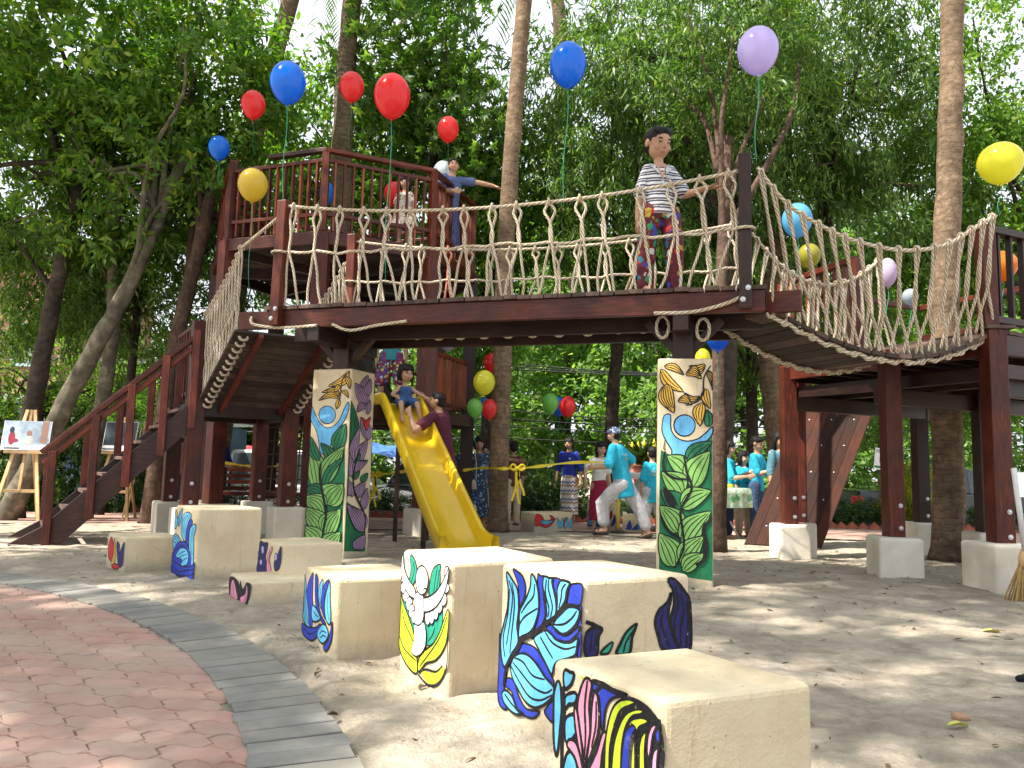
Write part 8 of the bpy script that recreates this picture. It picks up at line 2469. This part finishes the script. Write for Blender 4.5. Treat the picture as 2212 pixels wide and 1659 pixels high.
for k, (z, dy) in enumerate([(2.1, 0), (2.35, .1), (2.6, -.1), (3.9, .4), (3.9, -.4), (4.05, 0), (1.75, .05), (5.6, 0), (5.75, .15)]):
    for (x0_, _), (x1_, _) in zip(poles[:-1], poles[1:]):
        MB().tube(sag((x0_, 23.35 + dy, z), (x1_, 23.35 + dy, z), 10, .12 + .06 * (k % 3)), .014 + .006 * (k % 2), 4).build('cable', 'wire', wr)

# ================================================================== LITTER ON THE SAND
gl = np.random.default_rng(12)
n = 2600
px_ = gl.uniform(-5, 6.5, n); py_ = 1.6 + 9.5 * gl.random(n) ** .8
ok = np.hypot(px_ + 6.4, py_ - .05) > 6.5
px_, py_ = px_[ok], py_[ok]; n = len(px_)
zz_ = np.array([relief(x, y) + gz(y) + .006 for x, y in zip(px_, py_)])
az = gl.random(n) * 6.28
dv = unit(np.stack([np.cos(az), np.sin(az), gl.normal(size=n) * .18], 1))
s_ = gl.random(n) ** 2
vs, k = leaf_arrays(np.stack([px_, py_, zz_], 1), dv, unit(gl.normal(size=(n, 3)) * .25 + np.array([0, 0, 1])), .016 + .055 * s_, .006 + .024 * s_ * gl.random(n), gl)
obj('leaf_litter', leaf_mesh('leaf_litter', vs, k, 'leaf_dry'), label='dry leaf bits and twigs scattered over the sand', category='leaf litter', kind='stuff')
m_ = MB()
rl = random.Random(15)
for i in range(240):
    x, y = rl.uniform(-4, 5.5), 1.8 + 7 * rl.random()
    if math.hypot(x + 6.4, y - .05) < 6.5: continue
    r_ = rl.uniform(.003, .010); z = relief(x, y)
    m_.lathe([(r_ * .3, -r_ * .4), (r_, 0), (r_ * .7, r_ * .5), (.0005, r_ * .7)], 6, (x, y, z))
m_.build('pebbles', 'sand', kind='stuff', label='small pebbles and crumbs of soil on the sand', cat='pebbles')
def single_leaf(label, px, py, L_, mt, rz):
    p = gnd(px, py); p.z = .008 + relief(p.x, p.y)
    P = [(0, 0, 0), (.25, .2, .01), (.55, .26, .014), (.85, .14, .008), (1, 0, 0), (.85, -.14, .012), (.55, -.26, .02), (.25, -.2, .012)]
    m_ = MB(); c, s2 = math.cos(rz), math.sin(rz)
    m_.v = [(p.x + (a * c - b * s2) * L_, p.y + (a * s2 + b * c) * L_, p.z + d) for a, b, d in P] + [(p.x + .5 * c * L_, p.y + .5 * s2 * L_, p.z + .004)]
    m_.f = [(8, i, (i + 1) % 8) for i in range(8)]; m_.m = [0] * 8; m_.uv = [[(0, 0)] * 3] * 8
    o = m_.build('fallen_leaf', mt); o['label'] = label; o['category'] = 'leaf'; o['group'] = 'fallen leaves'
paint('leaf_lemon', (.55, .52, .10), .6, .15, 20)
paint('leaf_brown', (.10, .065, .04), .8, .3, 30)
single_leaf('yellow fallen leaf on the sand right of the middle, farther one', 2120, 1366, .10, 'leaf_lemon', -.25)
single_leaf('yellow fallen leaf on the sand near the bottom right', 2045, 1578, .075, 'leaf_lemon', -.1)
single_leaf('brown curled leaf on the sand by the flame block', 700, 1552, .05, 'leaf_brown', .4)
single_leaf('brown curled leaf on the sand below the dove block', 905, 1500, .06, 'leaf_brown', 1.2)
p = gnd(2076, 1557)
o = BB().ball(p + V((0, 0, .012)), .034, .026, .017).ball(p + V((-.016, .004, .016)), .018, .018, .016).fuse('stone', 'terracotta', .004, 2)
o.materials.clear(); o.materials.append(paint('stone_tan', (.36, .22, .14), .85, .25, 30, bmp=.4))
o = obj('stone', o, label='small tan stone lying on the sand at the bottom right', category='stone')
p = gnd(2208, 1474)
m_ = BB().ball(p + V((0, 0, .015)), .03, .02, .018).ball(p + V((.02, .01, .02)), .02, .015, .015)
o = obj('charcoal_lump', m_.fuse('lump', 'c_black', .005, 1), label='small black lump on the sand at the right edge', category='lump')
